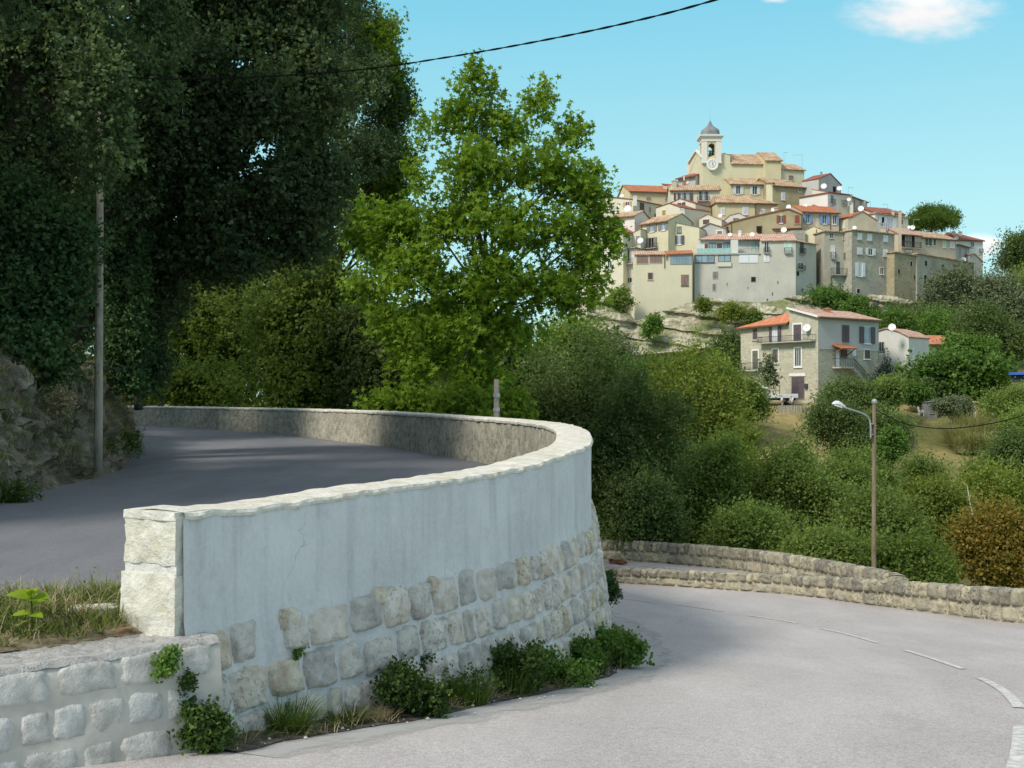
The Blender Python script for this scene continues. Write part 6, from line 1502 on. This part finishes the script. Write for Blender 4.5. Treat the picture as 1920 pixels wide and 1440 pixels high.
# --- thicket below the village
T=[
('hazel_tree','hazy mid-green tree below the cliff, just right of the plane tree crown',(990,585,1150,770),105,L_MID,20000,.27,252,16),
('olive_tree','pale grey-green tree at the foot of the cliff under the caper bush',(1080,615,1195,740),135,L_GREY,14000,.32,253,14),
('dark_oak','dark olive-brown tree directly right of the plane tree, rising above the wall bend',(935,590,1190,1030),46,L_DARK,46000,.14,201,20),
('dark_oak','dusky green tree just right of the wall corner, above the lay-by parapet',(1075,690,1270,1080),43,L_DARK,36000,.13,202,18),
('acacia_tree','feathery yellow-green acacia, the tallest in the middle of the thicket',(1190,650,1400,1050),60,L_YEL,40000,.17,203,20),
('acacia_tree','second feathery yellow-green acacia leaning right, below the farmhouse terrace',(1290,785,1462,1060),56,L_YEL,36000,.16,204,18),
('hazel_tree','mid-green bushy tree in front of the two feathery acacias',(1220,820,1420,1090),47,L_MID,34000,.14,205,18),
('hazel_tree','yellowish-green bush left of the lamp post above the parapet junction',(1400,830,1585,1090),46,L_MID,32000,.14,206,18),
('hazel_tree','light green bushy tree behind the upper half of the lamp post',(1530,850,1700,1090),52,L_MID,28000,.15,207,16),
('willow_tree','soft green tree at the lamp post foot, leaning over the parapet',(1560,920,1730,1110),41,L_MID,26000,.13,208,16),
('acacia_tree','yellow-green thin-leaved tree right of the lamp post with a bare white twig',(1680,890,1830,1110),47,L_YEL,26000,.14,209,16),
('maple_tree','rust-brown autumn tree at the right edge above the stone parapet',(1800,960,1960,1130),42,L_AUT,24000,.14,210,16),
('acacia_tree','olive-gold bush between the thin-leaved tree and the rust-brown tree',(1800,870,1990,1060),52,L_YEL,22000,.15,211,16),
('dark_oak','dark round oak at the right edge under the pampas grass',(1822,800,2010,975),76,L_DARK,26000,.19,212,16),
('dark_oak','dark oak on the dry slope behind the lamp head',(1515,745,1640,880),98,L_DARK,22000,.21,213,14),
('dark_oak','dark spreading oak on the dry slope, right of the lamp arm',(1600,760,1705,870),101,L_DARK,14000,.21,214,12),
('fig_tree','small vivid green tree on the slope directly behind the lamp post pole',(1632,800,1695,885),92,L_BRI,9000,.2,215,9),
('hazel_tree','broad bright green bush under the cliff, left part of the valley rim',(1140,668,1300,810),118,L_BRI,20000,.27,216,16),
('hazel_tree','broad bright green bush under the cliff, next to the farmhouse',(1255,662,1400,800),124,L_BRI,20000,.27,217,16),
('dark_oak','dark hazy evergreen left of the farmhouse wall',(1325,625,1410,720),158,L_DARK,12000,.32,218,12),
('hazel_tree','bush covering the left foot of the farmhouse',(1365,705,1432,800),122,L_MID,14000,.26,219,12),
('apple_tree','thin small tree with sparse leaves in front of the farmhouse door',(1420,665,1462,735),140,L_GREY,1500,.28,220,8),
('dark_oak','bush cluster on the slope above the lamp head, left of the stairs',(1535,715,1640,790),126,L_DARK,14000,.26,221,12),
('juniper_shrub','dark green bush right of the farmhouse stairs',(1625,705,1700,775),128,L_MID,12000,.26,222,10),
('hazel_tree','medium green bush on the slope beneath the second acacia',(1430,850,1540,1000),72,L_MID,18000,.19,223,14),
('hazel_tree','lime-green bush below the dry clearing left of the lamp arm',(1560,850,1660,960),74,L_MID,14000,.19,224,12),
('hazel_tree','grey-green bush on the dry clearing right of the lamp post',(1690,860,1800,980),84,L_MID,16000,.2,225,12),
('laurel_shrub','dark bush low in the thicket directly above the lay-by parapet',(1120,900,1290,1070),41,L_DARK,24000,.12,226,14),
('laurel_shrub','dark green undergrowth bush above the middle of the parapet',(1330,950,1480,1080),40,L_MID,18000,.12,227,12),
('laurel_shrub','leafy undergrowth bush behind the parapet just left of the lamp post',(1450,980,1640,1120),37,L_MID,18000,.12,228,12),
('laurel_shrub','leafy undergrowth bush hugging the parapet right of the lamp post',(1640,1010,1800,1130),35,L_OLIVE,14000,.12,229,12),
('fig_tree','wide fig tree with large bright leaves right of the pale cottage',(1700,655,1890,770),140,L_BRI,18000,.42,230,16),
('fig_tree','green bushy tree crown above the fig tree, below the grey-green trees',(1755,625,1860,700),165,L_BRI,9000,.36,231,12),
('hazel_tree','light green tree at the right edge under the blue awning',(1830,728,1990,815),124,L_MID,16000,.26,232,14),
('hazel_tree','pale green tree at the right edge beside the pampas grass',(1860,760,1990,880),100,L_MID,16000,.22,233,14),
('olive_tree','big grey-green willow-like tree in front of the long stone house',(1730,515,1850,650),205,L_GREY,20000,.42,234,16),
('olive_tree','big soft olive-green tree right of the willow-like tree',(1820,490,1945,650),200,L_GREY,20000,.42,235,16),
('dark_oak','dark hazy tree under the willow-like pair, right of the cliff',(1770,575,1960,690),180,L_DARK,18000,.38,236,14),
('dark_oak','dark green tree on the skyline at the right edge of the photo',(1862,435,1965,525),228,L_DARK,14000,.45,237,12),
('hazel_tree','mid-green tree at the right rim between the skyline tree and the olive trees',(1880,500,1990,610),215,L_MID,12000,.44,238,12),
('hazel_tree','bright small tree beside the orange-roofed house',(1715,590,1790,650),190,L_BRI,8000,.36,239,10),
('ivy_bank','ivy-green bush mound below the grey wing and balconied houses',(1490,545,1600,590),209,L_BRI,11000,.36,240,12),
('ivy_bank','long ivy-green bush running down the rock above the farmhouse roof',(1560,565,1655,620),203,L_BRI,11000,.36,241,12),
('caper_bush','bush hanging on the cliff left of the tall cream house',(1140,540,1192,600),207,L_MID,6000,.33,242,9),
('caper_bush','green bush at the cliff foot under the tall cream house corner',(1203,585,1240,640),199,L_BRI,4500,.33,243,8),
('caper_bush','yellowish scrub bush on the ledge below the grey-beige house',(1350,570,1400,605),199,L_YEL,4000,.33,244,8),
('caper_bush','dark ledge bush below the white roller shutter house',(1395,580,1425,612),198,L_MID,3000,.33,245,7),
('caper_bush','small scrub on the upper ledge, beneath the glass terrace',(1305,563,1330,590),200,L_YEL,2000,.33,246,6),
('hazel_tree','green scrub tree below the right end of the cliff, above the cottage',(1650,590,1725,640),185,L_BRI,9000,.36,247,10),
('dark_oak','dark scrub tree between the cliff and the orange roof',(1700,580,1790,640),196,L_DARK,9000,.36,248,10),
('rosemary_bush','round grey-green rosemary bush in the garden behind the shed',(1748,736,1826,788),126,L_GREY,12000,.2,249,8),
('vine_shrub','light green vine bush over the garden wall left of the white chair',(1690,722,1745,765),133,L_BRI,5000,.25,250,8),
('box_shrub','dark clipped bush behind the pale garden chair',(1700,715,1765,755),137,L_DARK,7000,.25,251,8),
]
for (nm,lab,box,d,mt,n,lf,sd_,k) in T:
    cat_='tree' if nm.endswith('_tree') or nm.endswith('oak') else 'shrub'
    soft=nm.startswith(('acacia','hazel','willow','maple','olive','dark_oak','laurel'))
    tree(nm,lab,box,d,mt,int(n*1.25),lf,sd_,k=k,per=8,cat=cat_,lim=not nm.startswith(('caper','ivy','vine','laurel')),slen=(3,9) if soft else (2,5),shell=(.45,1.1) if soft else (.7,1.03),size=(.22,.55),spread=1.3 if soft else .8,aspect=.34 if soft else .42,flat=1.3)
# nameless filler bushes deep in the thicket
rg=random.Random(77); protos=[]
for i,mt in enumerate((L_MID,L_DARK,L_OLIVE,L_YEL)):
    t=tree('thicket_bush','ordinary green bush lost in the mixed undergrowth of the valley thicket',(1200+i*60,950,1320+i*60,1060),62,mt,7000,.2,300+i,k=9,group='undergrowth bushes of the valley thicket',cat='shrub')
    protos.append(t)
def copy_thing(t,loc,rz,s):
    c=t.copy(); COL.objects.link(c); c.location=loc; c.rotation_euler.z=rz; c.scale=(s,s,s)
    for ch in t.children:
        q=ch.copy(); COL.objects.link(q); q.parent=c
    return c
for i in range(70):
    d=rg.uniform(50,128); px=rg.uniform(960,1960) if i<54 else rg.uniform(420,960)
    if d>104 and (1440<px<1560 or 1680<px<1800): continue
    if d>86 and 1440<px<1530: continue
    if d>66 and 1670<px<1810: continue
    x=PX(px,d); t=rg.choice(protos); zt=tz(x,d)
    # prototypes stand at their own ground height: keep the offset
    copy_thing(t,(x,d,zt-rg.uniform(.2,1.2)),rg.uniform(0,6.28),rg.uniform(.55,.95)*(1 if d<100 else 1.0))

# --- conifers and umbrella pine
def conifer(name,label,px,ytop,ybot,d,wpx,mat,n,leaf,seed,layers=9):
    a=P(px,ybot,d); b=P(px,ytop,d); t=thing(name,label,'tree',tuple(a)); H=b.z-a.z; R=wpx/2/F*d; bl=[]
    rg=random.Random(seed)
    for k in range(layers):
        f=k/(layers-1); z=a.z+H*(.06+.92*f); r=R*(1-f)**.9+.06
        m=max(1,int(7*(1-f)))
        for j in range(m):
            an=2*math.pi*(j+rg.random()*.6)/m; bl.append((a.x+math.cos(an)*r*.6,d+math.sin(an)*r*.6,z-r*.12,r*.45+.08,r*.45+.08,H*.035+.06))
    mb=MB(); mb.tube([a-Vector((0,0,.5)),b],[H*.02+.03,.02],6); mb.build('trunk',B_DARK,t)
    leaf_cloud('crown',bl,n//6,6,leaf,mat,t,seed,up=.0,out=1.0,aspect=.16,slen=(1,3),shell=(.3,1.05))
    return t
conifer('blue_spruce','blue-grey spruce between the farmhouse and the pale cottage',1659,655,735,144,46,L_SPR,6000,.35,401)
conifer('cypress_tree','small narrow cypress in front of the pale cottage',1691,702,745,138,18,L_MID,2500,.22,402,7)
conifer('fir_tree','dark small fir standing on the rock above the farmhouse roof',1641,553,605,203,34,L_SPR,3000,.4,403,8)
d=248
t=tree('umbrella_pine','umbrella pine with flat rounded crown on the village skyline',(1700,392,1797,440),d,L_PINE,26000,.42,404,zbase=PZ(470,d),basepx=1742,r0=.5,bk=B_GREY,per=8,fork=.6,aspect=.2,up=.5,
  blobs=[(1715,412,d,17,9),(1735,401,d,20,9),(1757,399,d+1,22,8),(1778,408,d,18,10),(1790,416,d,8,8),(1725,420,d-2,20,8),(1750,412,d-3,24,9),(1770,420,d-2,20,7),(1735,424,d,18,6),(1795,424,d,5,7),(1757,424,d+2,16,6),(1707,418,d,8,7)])

# --- pampas grass clump
def blades(mb,base,n,L,w,rg,lean=.5,R=.1,droop=.5,zf=None):
    for _ in range(n):
        an=rg.uniform(0,6.283); r=R*math.sqrt(rg.random()); p=Vector((base[0]+math.cos(an)*r,base[1]+math.sin(an)*r,base[2]))
        if zf: p.z=zf(p.x,p.y)
        a2=an+rg.gauss(0,.7); l=L*rg.uniform(.5,1.15); ln=lean*rg.uniform(.2,1.2); dr=droop*rg.uniform(.3,1.3)
        dx,dy=math.cos(a2),math.sin(a2); sx,sy=-dy*w/2,dx*w/2; pts=[]
        for k in range(4):
            s=k/3; o=l*(ln*s+dr*.35*s*s*s); h=l*(s*.95-dr*.5*s**3); ww=(1-s)**.7
            pts.append((p+Vector((dx*o,dy*o,h)),ww))
        tt=max(0,min(1,rg.gauss(.5,.22)))
        for (q0,w0),(q1,w1) in zip(pts,pts[1:]):
            mb.poly([q0-Vector((sx,sy,0))*w0,q0+Vector((sx,sy,0))*w0,q1+Vector((sx,sy,0))*max(w1,.05),q1-Vector((sx,sy,0))*max(w1,.05)],t=tt)
rg=random.Random(5)
pp=thing('pampas_grass','tall pale pampas grass clump on the dry slope under the pergola','grass clump',(PX(1818,122),122,tz(PX(1818,122),122)))
mb=MB(); 
for px,dd,L in ((1796,122,2.9),(1818,124,3.4),(1842,123,3.0),(1808,120,2.7),(1830,120,2.8)): blades(mb,(PX(px,dd),dd,tz(PX(px,dd),dd)+.1),800,L*1.25,.07,rg,.45,1.,.75)
mb.build('blades',L_PAMPAS,pp)
# bare pale twig in the thicket
bt=thing('bare_branch','bare whitish dead branch sticking up in the thicket right of the lamp post','branch',tuple(P(1822,980,44)))
mb=MB(); mb.tube([P(1824,1000,44),P(1823,960,44),P(1817,935,44),P(1814,912,44),P(1806,905,44)],[.03,.028,.022,.015,.008],6); mb.tube([P(1817,935,44),P(1822,925,43.9)],[.015,.006],5); mb.build('wood',plain('dead_wood',(.55,.52,.46)),bt)

# ================================================================ verge and wall-foot plants
L_GRASS=leafmat('grass_blades',(.065,.115,.022),(.14,.19,.05),(.34,.31,.14),.35,.6)
L_GRN=leafmat('grass_green',(.045,.085,.016),(.085,.15,.028),(.15,.215,.05),.35,.55)
L_STRAW=leafmat('dry_straw',(.26,.21,.11),(.38,.32,.19),(.50,.44,.29),.25,.7)
L_WEED=leafmat('weed_leaf',(.030,.055,.014),(.055,.10,.024),(.10,.165,.04),.3,.5)
L_LIME=leafmat('lime_leaf',(.22,.36,.02),(.30,.46,.03),(.40,.55,.06),.45,.45)
def vz(x,y): 
    s=(x-A0.x)/dl.x; y0=max(A0.y+dl.y*s+.55,4.3); v=(y-y0)/(9.6-y0)
    return -.08+.10*math.sin(math.pi*max(0,min(1,v*1.05)))
mb=MB(); rg=random.Random(9)
for _ in range(620):
    x=rg.uniform(-9,-2.75); s=(x-A0.x)/dl.x; y0=max(A0.y+dl.y*s+.62,4.4); y=rg.uniform(y0,9.55)
    blades(mb,(x,y,vz(x,y)),rg.randint(10,26),rg.uniform(.1,.24),.010,rg,.7,.09,.7)
tag(mb.build('verge_grass',L_GRASS),'dry tufted grass on the verge behind the stub wall','grass',kind='stuff')
mb=MB()
for _ in range(330):
    x=rg.uniform(-9,-2.75); s=(x-A0.x)/dl.x; y0=max(A0.y+dl.y*s+.6,4.4); y=rg.uniform(y0,9.5)
    blades(mb,(x,y,vz(x,y)),rg.randint(8,20),rg.uniform(.10,.22),.008,rg,1.1,.12,.9)
tag(mb.build('verge_straw',L_STRAW),'withered straw lying among the verge grass','dry grass',kind='stuff')
mb=MB()
for _ in range(260):
    x=rg.uniform(-8,-2.75); s=(x-A0.x)/dl.x; y0=max(A0.y+dl.y*s+.6,4.4); y=rg.uniform(y0,9.4)
    blades(mb,(x,y,vz(x,y)),rg.randint(8,18),rg.uniform(.08,.17),.013,rg,.8,.10,.7)
tag(mb.build('verge_weeds',L_GRN),'fresh green grass and small weeds mixed into the verge','grass',kind='stuff')
# lime-green broad-leaved plant
def leafblade(mb,c,ax,nrm,L,W,t=.5,fold=.15,n=8):
    ax=Vector(ax).normalized(); nrm=Vector(nrm); nrm=(nrm-ax*nrm.dot(ax)).normalized(); b=nrm.cross(ax); c=Vector(c)
    L_,R_=[],[]
    for k in range(n+1):
        s=k/n; w=W*.5*(math.sin(math.pi*min(1,s**.75))**.8)*(1+.10*math.cos(k*2.6))
        m=c+ax*L*s-nrm*L*.22*s*s; L_.append((m,m+b*w+nrm*w*fold*1.5,m-b*w+nrm*w*fold*1.5))
    for (m0,a0,b0),(m1,a1,b1) in zip(L_,L_[1:]): mb.poly([m0,m1,a1,a0],t=t); mb.poly([m0,b0,b1,m1],t=t)
lpn=thing('broadleaf_weed','lime-green broad-leaved young plant at the edge of the stub wall','plant',tuple(P(58,1185,7.9)))
b=P(58,1188,7.9); mb=MB(); tp=P(58,1118,7.9); mb.tube([b,b.lerp(tp,.5)+Vector((.01,0,0)),tp],[.009,.007,.004],6); mb.build('stem',L_GRN,lpn)
mb=MB()
for (px,py,ax,L,W) in ((58,1122,(-.7,-.4,.35),.16,.13),(58,1124,(.9,-.3,.3),.15,.12),(58,1116,(-.1,-.6,.5),.14,.12),(58,1150,(-1,-.3,.1),.13,.08),(58,1152,(.8,-.5,.1),.12,.08),(58,1135,(.4,.8,.3),.13,.11),(58,1120,(.35,-.5,.75),.12,.1),(57,1172,(-.9,-.4,.2),.12,.06),(58,1175,(.9,-.3,.2),.11,.05),(58,1168,(-.3,-.8,.4),.10,.06)):
    leafblade(mb,P(px,py,7.9),ax,(0,-.35,1),L,W,rg.random())
mb.build('leaves',L_LIME,lpn)
# wispy dry stems beside the pillar
for i,(px,hh,lab) in enumerate(((150,.34,'thin branched dry weed standing left on the verge'),(184,.36,'thin upright dry seed stalk between two other verge stalks'),(228,.33,'leafy thin weed stalk right beside the end pillar'))):
    t=thing('weed_stalk',lab,'weed',tuple(P(px,1150,8.5))); b=P(px,1150,8.5); b.z=-.02; mb=MB()
    mb.tube([b,b+Vector((.02,0,hh*.5)),b+Vector((-.03+.02*i,0,hh))],[.004,.003,.0015],5)
    for k in range(7): a=b+Vector((.02*math.sin(k),0,hh*(.3+.1*k))); e=Vector((rg.uniform(-.09,.09),rg.uniform(-.05,.05),rg.uniform(.02,.08))); mb.tube([a,a+e],[.002,.001],4)
    mb.build('stem',L_STRAW,t)
    mb=MB()
    for k in range(16 if i==2 else 7): a=b+Vector((rg.uniform(-.05,.05),rg.uniform(-.04,.04),hh*rg.uniform(.25,1.05))); leafblade(mb,a,(rg.uniform(-1,1),rg.uniform(-1,1),.3),(0,0,1),.04,.015,rg.random(),n=3)
    mb.build('leaves',L_GRN,t)
st=thing('dry_stick','short reddish dry twig lying on the concrete wall top','twig',tuple(P(233,1190,7.95)))
mb=MB(); a=P(219,1193,7.9); a.z=-.055; b=P(247,1184,7.98); b.z=-.05; mb.tube([a,a.lerp(b,.5)+Vector((0,0,.012)),b],[.012,.014,.010],6); mb.build('wood',plain('twig_red',(.22,.10,.06)),st)

def foot(s,o=.0):
    p,d_=wall_at(s); n=Vector((d_.y,-d_.x,0)); zf=zl(p.y); q=p+n*(bat(zf)+o); return Vector((q.x,q.y,zl(q.y))),n
def s_of_px(px):
    best=0; bd=1e9
    for k in range(0,150):
        s=k*.05; q,_=foot(s,.12); e=abs(CX+F*q.x/q.y-px)
        if e<bd: bd=e; best=s
    return best
def weed(label,px,rx,h,mat,n,leaf,seed,asp=.4,grass=0,name='weed_clump'):
    s=s_of_px(px); q,nn=foot(s,.10+rx*.25); t=thing(name,label,'weed',tuple(q),'plants along the wall foot'); rg=random.Random(seed); bl=[]
    for k in range(6): bl.append((q.x+rg.gauss(0,rx*.4),q.y+rg.gauss(0,rx*.4),q.z+h*rg.uniform(.2,.75),rx*.5,rx*.5,h*.32))
    if n: leaf_cloud('leaves',bl,n//6,6,leaf,mat,t,seed,up=.4,aspect=asp,slen=(1.5,4),shell=(.3,1.05))
    if grass:
        mb=MB(); blades(mb,(q.x,q.y,q.z),grass,h*1.1,.009,rg,.6,rx*.7,.6); mb.build('blades',L_GRN if mat is not L_STRAW else L_STRAW,t)
    return t
weed('dark leafy weed mass at the foot of the wall joint, below the hanging creeper',352,.22,.34,L_WEED,3600,.032,501)
weed('fresh green grass tuft in front of the second stone column',540,.17,.30,L_GRN,0,.03,502,grass=420)
weed('low green grass tuft left of the dry straw heap',650,.16,.17,L_GRN,0,.03,503,grass=300)
weed('heap of bleached dry straw at the wall foot',690,.20,.14,L_STRAW,0,.03,504,grass=420)
weed('largest bushy dark green weed at the wall foot, right of the dry straw',745,.27,.40,L_WEED,5600,.035,505)
weed('grass tuft with yellow flower heads in the middle of the wall foot',865,.26,.33,L_GRN,900,.03,506,grass=520)
weed('dark round weed bush right of the yellow-flowered grass',960,.30,.42,L_WEED,5200,.035,507,grass=120)
weed('bright leafy weed next to the wall bend',1040,.26,.32,L_BRI,3400,.04,508)
weed('green weed bush around the wall bend with broad leaves',1095,.27,.38,L_BRI,4200,.045,509,grass=150)
weed('outermost weed clump past the wall bend with thin seed stalks',1140,.30,.42,L_BRI,5200,.045,510,grass=260)
weed('small pale green sprout at the lower left corner of the stone wall',315,.12,.16,L_BRI,700,.03,511)
# grass fringe and litter along the gutter
mb=MB(); rg=random.Random(31)
for _ in range(230):
    s=rg.uniform(.0,13.5); q,nn=foot(s,.04+abs(rg.gauss(0,.10))); blades(mb,(q.x,q.y,q.z+.02),rg.randint(6,16),rg.uniform(.06,.16),.007,rg,.8,.08,.7)
tag(mb.build('gutter_grass',L_GRN),'short grass fringe along the foot of the curved wall','grass',kind='stuff')
mb=MB()
for _ in range(170):
    s=rg.uniform(.0,13.5); q,nn=foot(s,.08+abs(rg.gauss(0,.13))); blades(mb,(q.x,q.y,q.z+.02),rg.randint(4,10),rg.uniform(.08,.2),.006,rg,1.5,.1,.8)
tag(mb.build('gutter_straw',L_STRAW),'dry stalks and straw strewn along the wall foot','dry grass',kind='stuff')
mb=MB()
for _ in range(300):
    s=rg.uniform(0,13); q,nn=foot(s,.12+abs(rg.gauss(0,.26))); r=rg.choice([.005,.007,.009,.012,.02]); c=Vector((q.x,q.y,q.z+.02))
    i=len(mb.v); vs=[c+Vector((rg.uniform(.6,1)*r*a,rg.uniform(.6,1)*r*b_,rg.uniform(.4,.8)*r*e)) for a,b_,e in ((1,0,0),(0,1,0),(-1,0,0),(0,-1,0),(0,0,1),(0,0,-1))]
    for f_ in ((0,1,4),(1,2,4),(2,3,4),(3,0,4),(1,0,5),(2,1,5),(3,2,5),(0,3,5)): mb.poly([vs[k] for k in f_],t=rg.random())
tag(mb.build('gutter_gravel',M_smear),'small pale pebbles scattered along the gutter','gravel',kind='stuff')
# yellow flowers
M_YF=plain('petal_yellow',(.75,.58,.02),.6,var=.05)
fl=thing('dandelion','small yellow dandelion flowers on thin stalks in the wall-foot grass','flower',tuple(foot(s_of_px(860),.2)[0]))
for px,py in ((840,1302),(856,1320),(881,1323)):
    s=s_of_px(px); q,nn=foot(s,.2); d_=q.y; p=P(px,py,d_-.05); mb=MB(); mb.tube([Vector((p.x+.02,p.y,q.z)),p],[.003,.0025],5); stm=mb.build('stalk',L_GRN,fl); mb=MB()
    for k in range(12): an=k/12*6.283; leafblade(mb,p,(math.cos(an),math.sin(an)*.6-.3,math.sin(an)*.5+.25),(0,-.8,.6),.024,.010,n=3)
    mb.build('petals',M_YF,stm)
# plants rooted in the wall face
def wallplant(label,px,py,s,off,r,n,mat,leaf,seed,hang=0,name='wall_plant',at=None):
    k=(px-CX)/F; best=None
    for i in range(0,1600):
        q=i*.01; z=0; p,d_=wall_at(q); n_=Vector((d_.y,-d_.x,0))
        zz=PZ(py,p.y); o=bat(zz); w_=p+n_*o; e=abs(w_.x-k*w_.y)
        if best is None or e<best[0]: best=(e,Vector((w_.x,w_.y,PZ(py,w_.y))),n_)
    if at: best=(0,P(px,py,at),nl)
    c=best[1]+best[2]*off; t=thing(name,label,'plant',tuple(best[1])); rg=random.Random(seed)
    bl=[(c.x+rg.gauss(0,r*.35),c.y+rg.gauss(0,r*.35),c.z+rg.uniform(-1,.4)*r*(1+hang),r*.45,r*.4,r*.5) for _ in range(5)]
    leaf_cloud('leaves',bl,n//6,6,leaf,mat,t,seed,up=-.1,aspect=.42,slen=(1,3),shell=(.2,1.05))
wallplant('hanging green creeper at the top joint between stub wall and stone facing',308,1230,0,.03,.08,800,L_BRI,.030,601,.8,at=7.66)
wallplant('fine dark trailing herb growing below the hanging creeper',350,1290,0,.03,.10,1500,L_WEED,.024,602,.8,at=7.80)
wallplant('small green tuft growing from the mortar of the upper stone row',557,1216,0,.03,.05,260,L_BRI,.022,603)
wallplant('small fern tuft sprouting from the mortar in the middle of the stones',790,1236,0,.03,.065,320,L_WEED,.024,604,.4)
wallplant('tiny green tuft in the stones above the dark weed bush',952,1228,0,.03,.05,220,L_WEED,.024,605)
wallplant('ivy hanging on the wall edge at the bend, against the lay-by',1117,1085,0,.10,.30,3600,L_LAUREL,.05,606,.8)
# tufts on the bank
for i,(px,py,dd,r,lab) in enumerate(((30,935,17,.28,'grass tuft at the bank foot near the left edge'),(190,850,24.6,.38,'green tuft around the foot of the utility pole'),(245,830,25.8,.25,'small green tuft on the bank corner'),(120,760,20.5,.3,'dry brownish weed on the bank face left of the pole'))):
    c=P(px,py,dd); t=thing('bank_weed',lab,'weed',tuple(c)); rg=random.Random(700+i); bl=[(c.x+rg.gauss(0,r*.4),c.y-.1+rg.gauss(0,r*.3),c.z+rg.gauss(0,r*.4),r*.5,r*.5,r*.5) for _ in range(6)]
    leaf_cloud('leaves',bl,260,6,.06,L_GRN if i<3 else L_STRAW,t,700+i,aspect=.2,slen=(1,4))

mb=MB(); rg=random.Random(41)
for _ in range(1500):
    u=rg.uniform(.14,.62); v=rg.uniform(.12,.72); q=bank_pt(u,v)
    if q.y>40: continue
    blades(mb,(q.x+.03,q.y-.03,q.z),rg.randint(5,12),rg.uniform(.12,.32),.012,rg,1.3,.10,1.2)
tag(mb.build('bank_straw',L_STRAW),'dry grass and roots hanging over the rock bank face','dry grass',kind='stuff')
mb=MB()
for _ in range(1300):
    u=rg.uniform(.14,.62); v=rg.uniform(.2,.75); q=bank_pt(u,v)
    if q.y>40: continue
    blades(mb,(q.x+.03,q.y-.03,q.z),rg.randint(6,14),rg.uniform(.10,.26),.016,rg,1.0,.12,.9)
tag(mb.build('bank_grass',L_GRASS),'sparse green grass growing on the rock bank face','grass',kind='stuff')

rk=thing('limestone_lump','lump of bright white limestone lying on the verge behind the concrete wall top','rock',tuple(P(175,1172,8.35)))
mb=MB(); c=P(176,1170,8.35); rockbox(mb,(c.x,c.y,-.03),(.16,.03,0),(-.03,.09,0),(0,0,.075),(8,8,8),.05,9.,.5,3.); mb.build('rock',M_pale,rk,smooth=False)
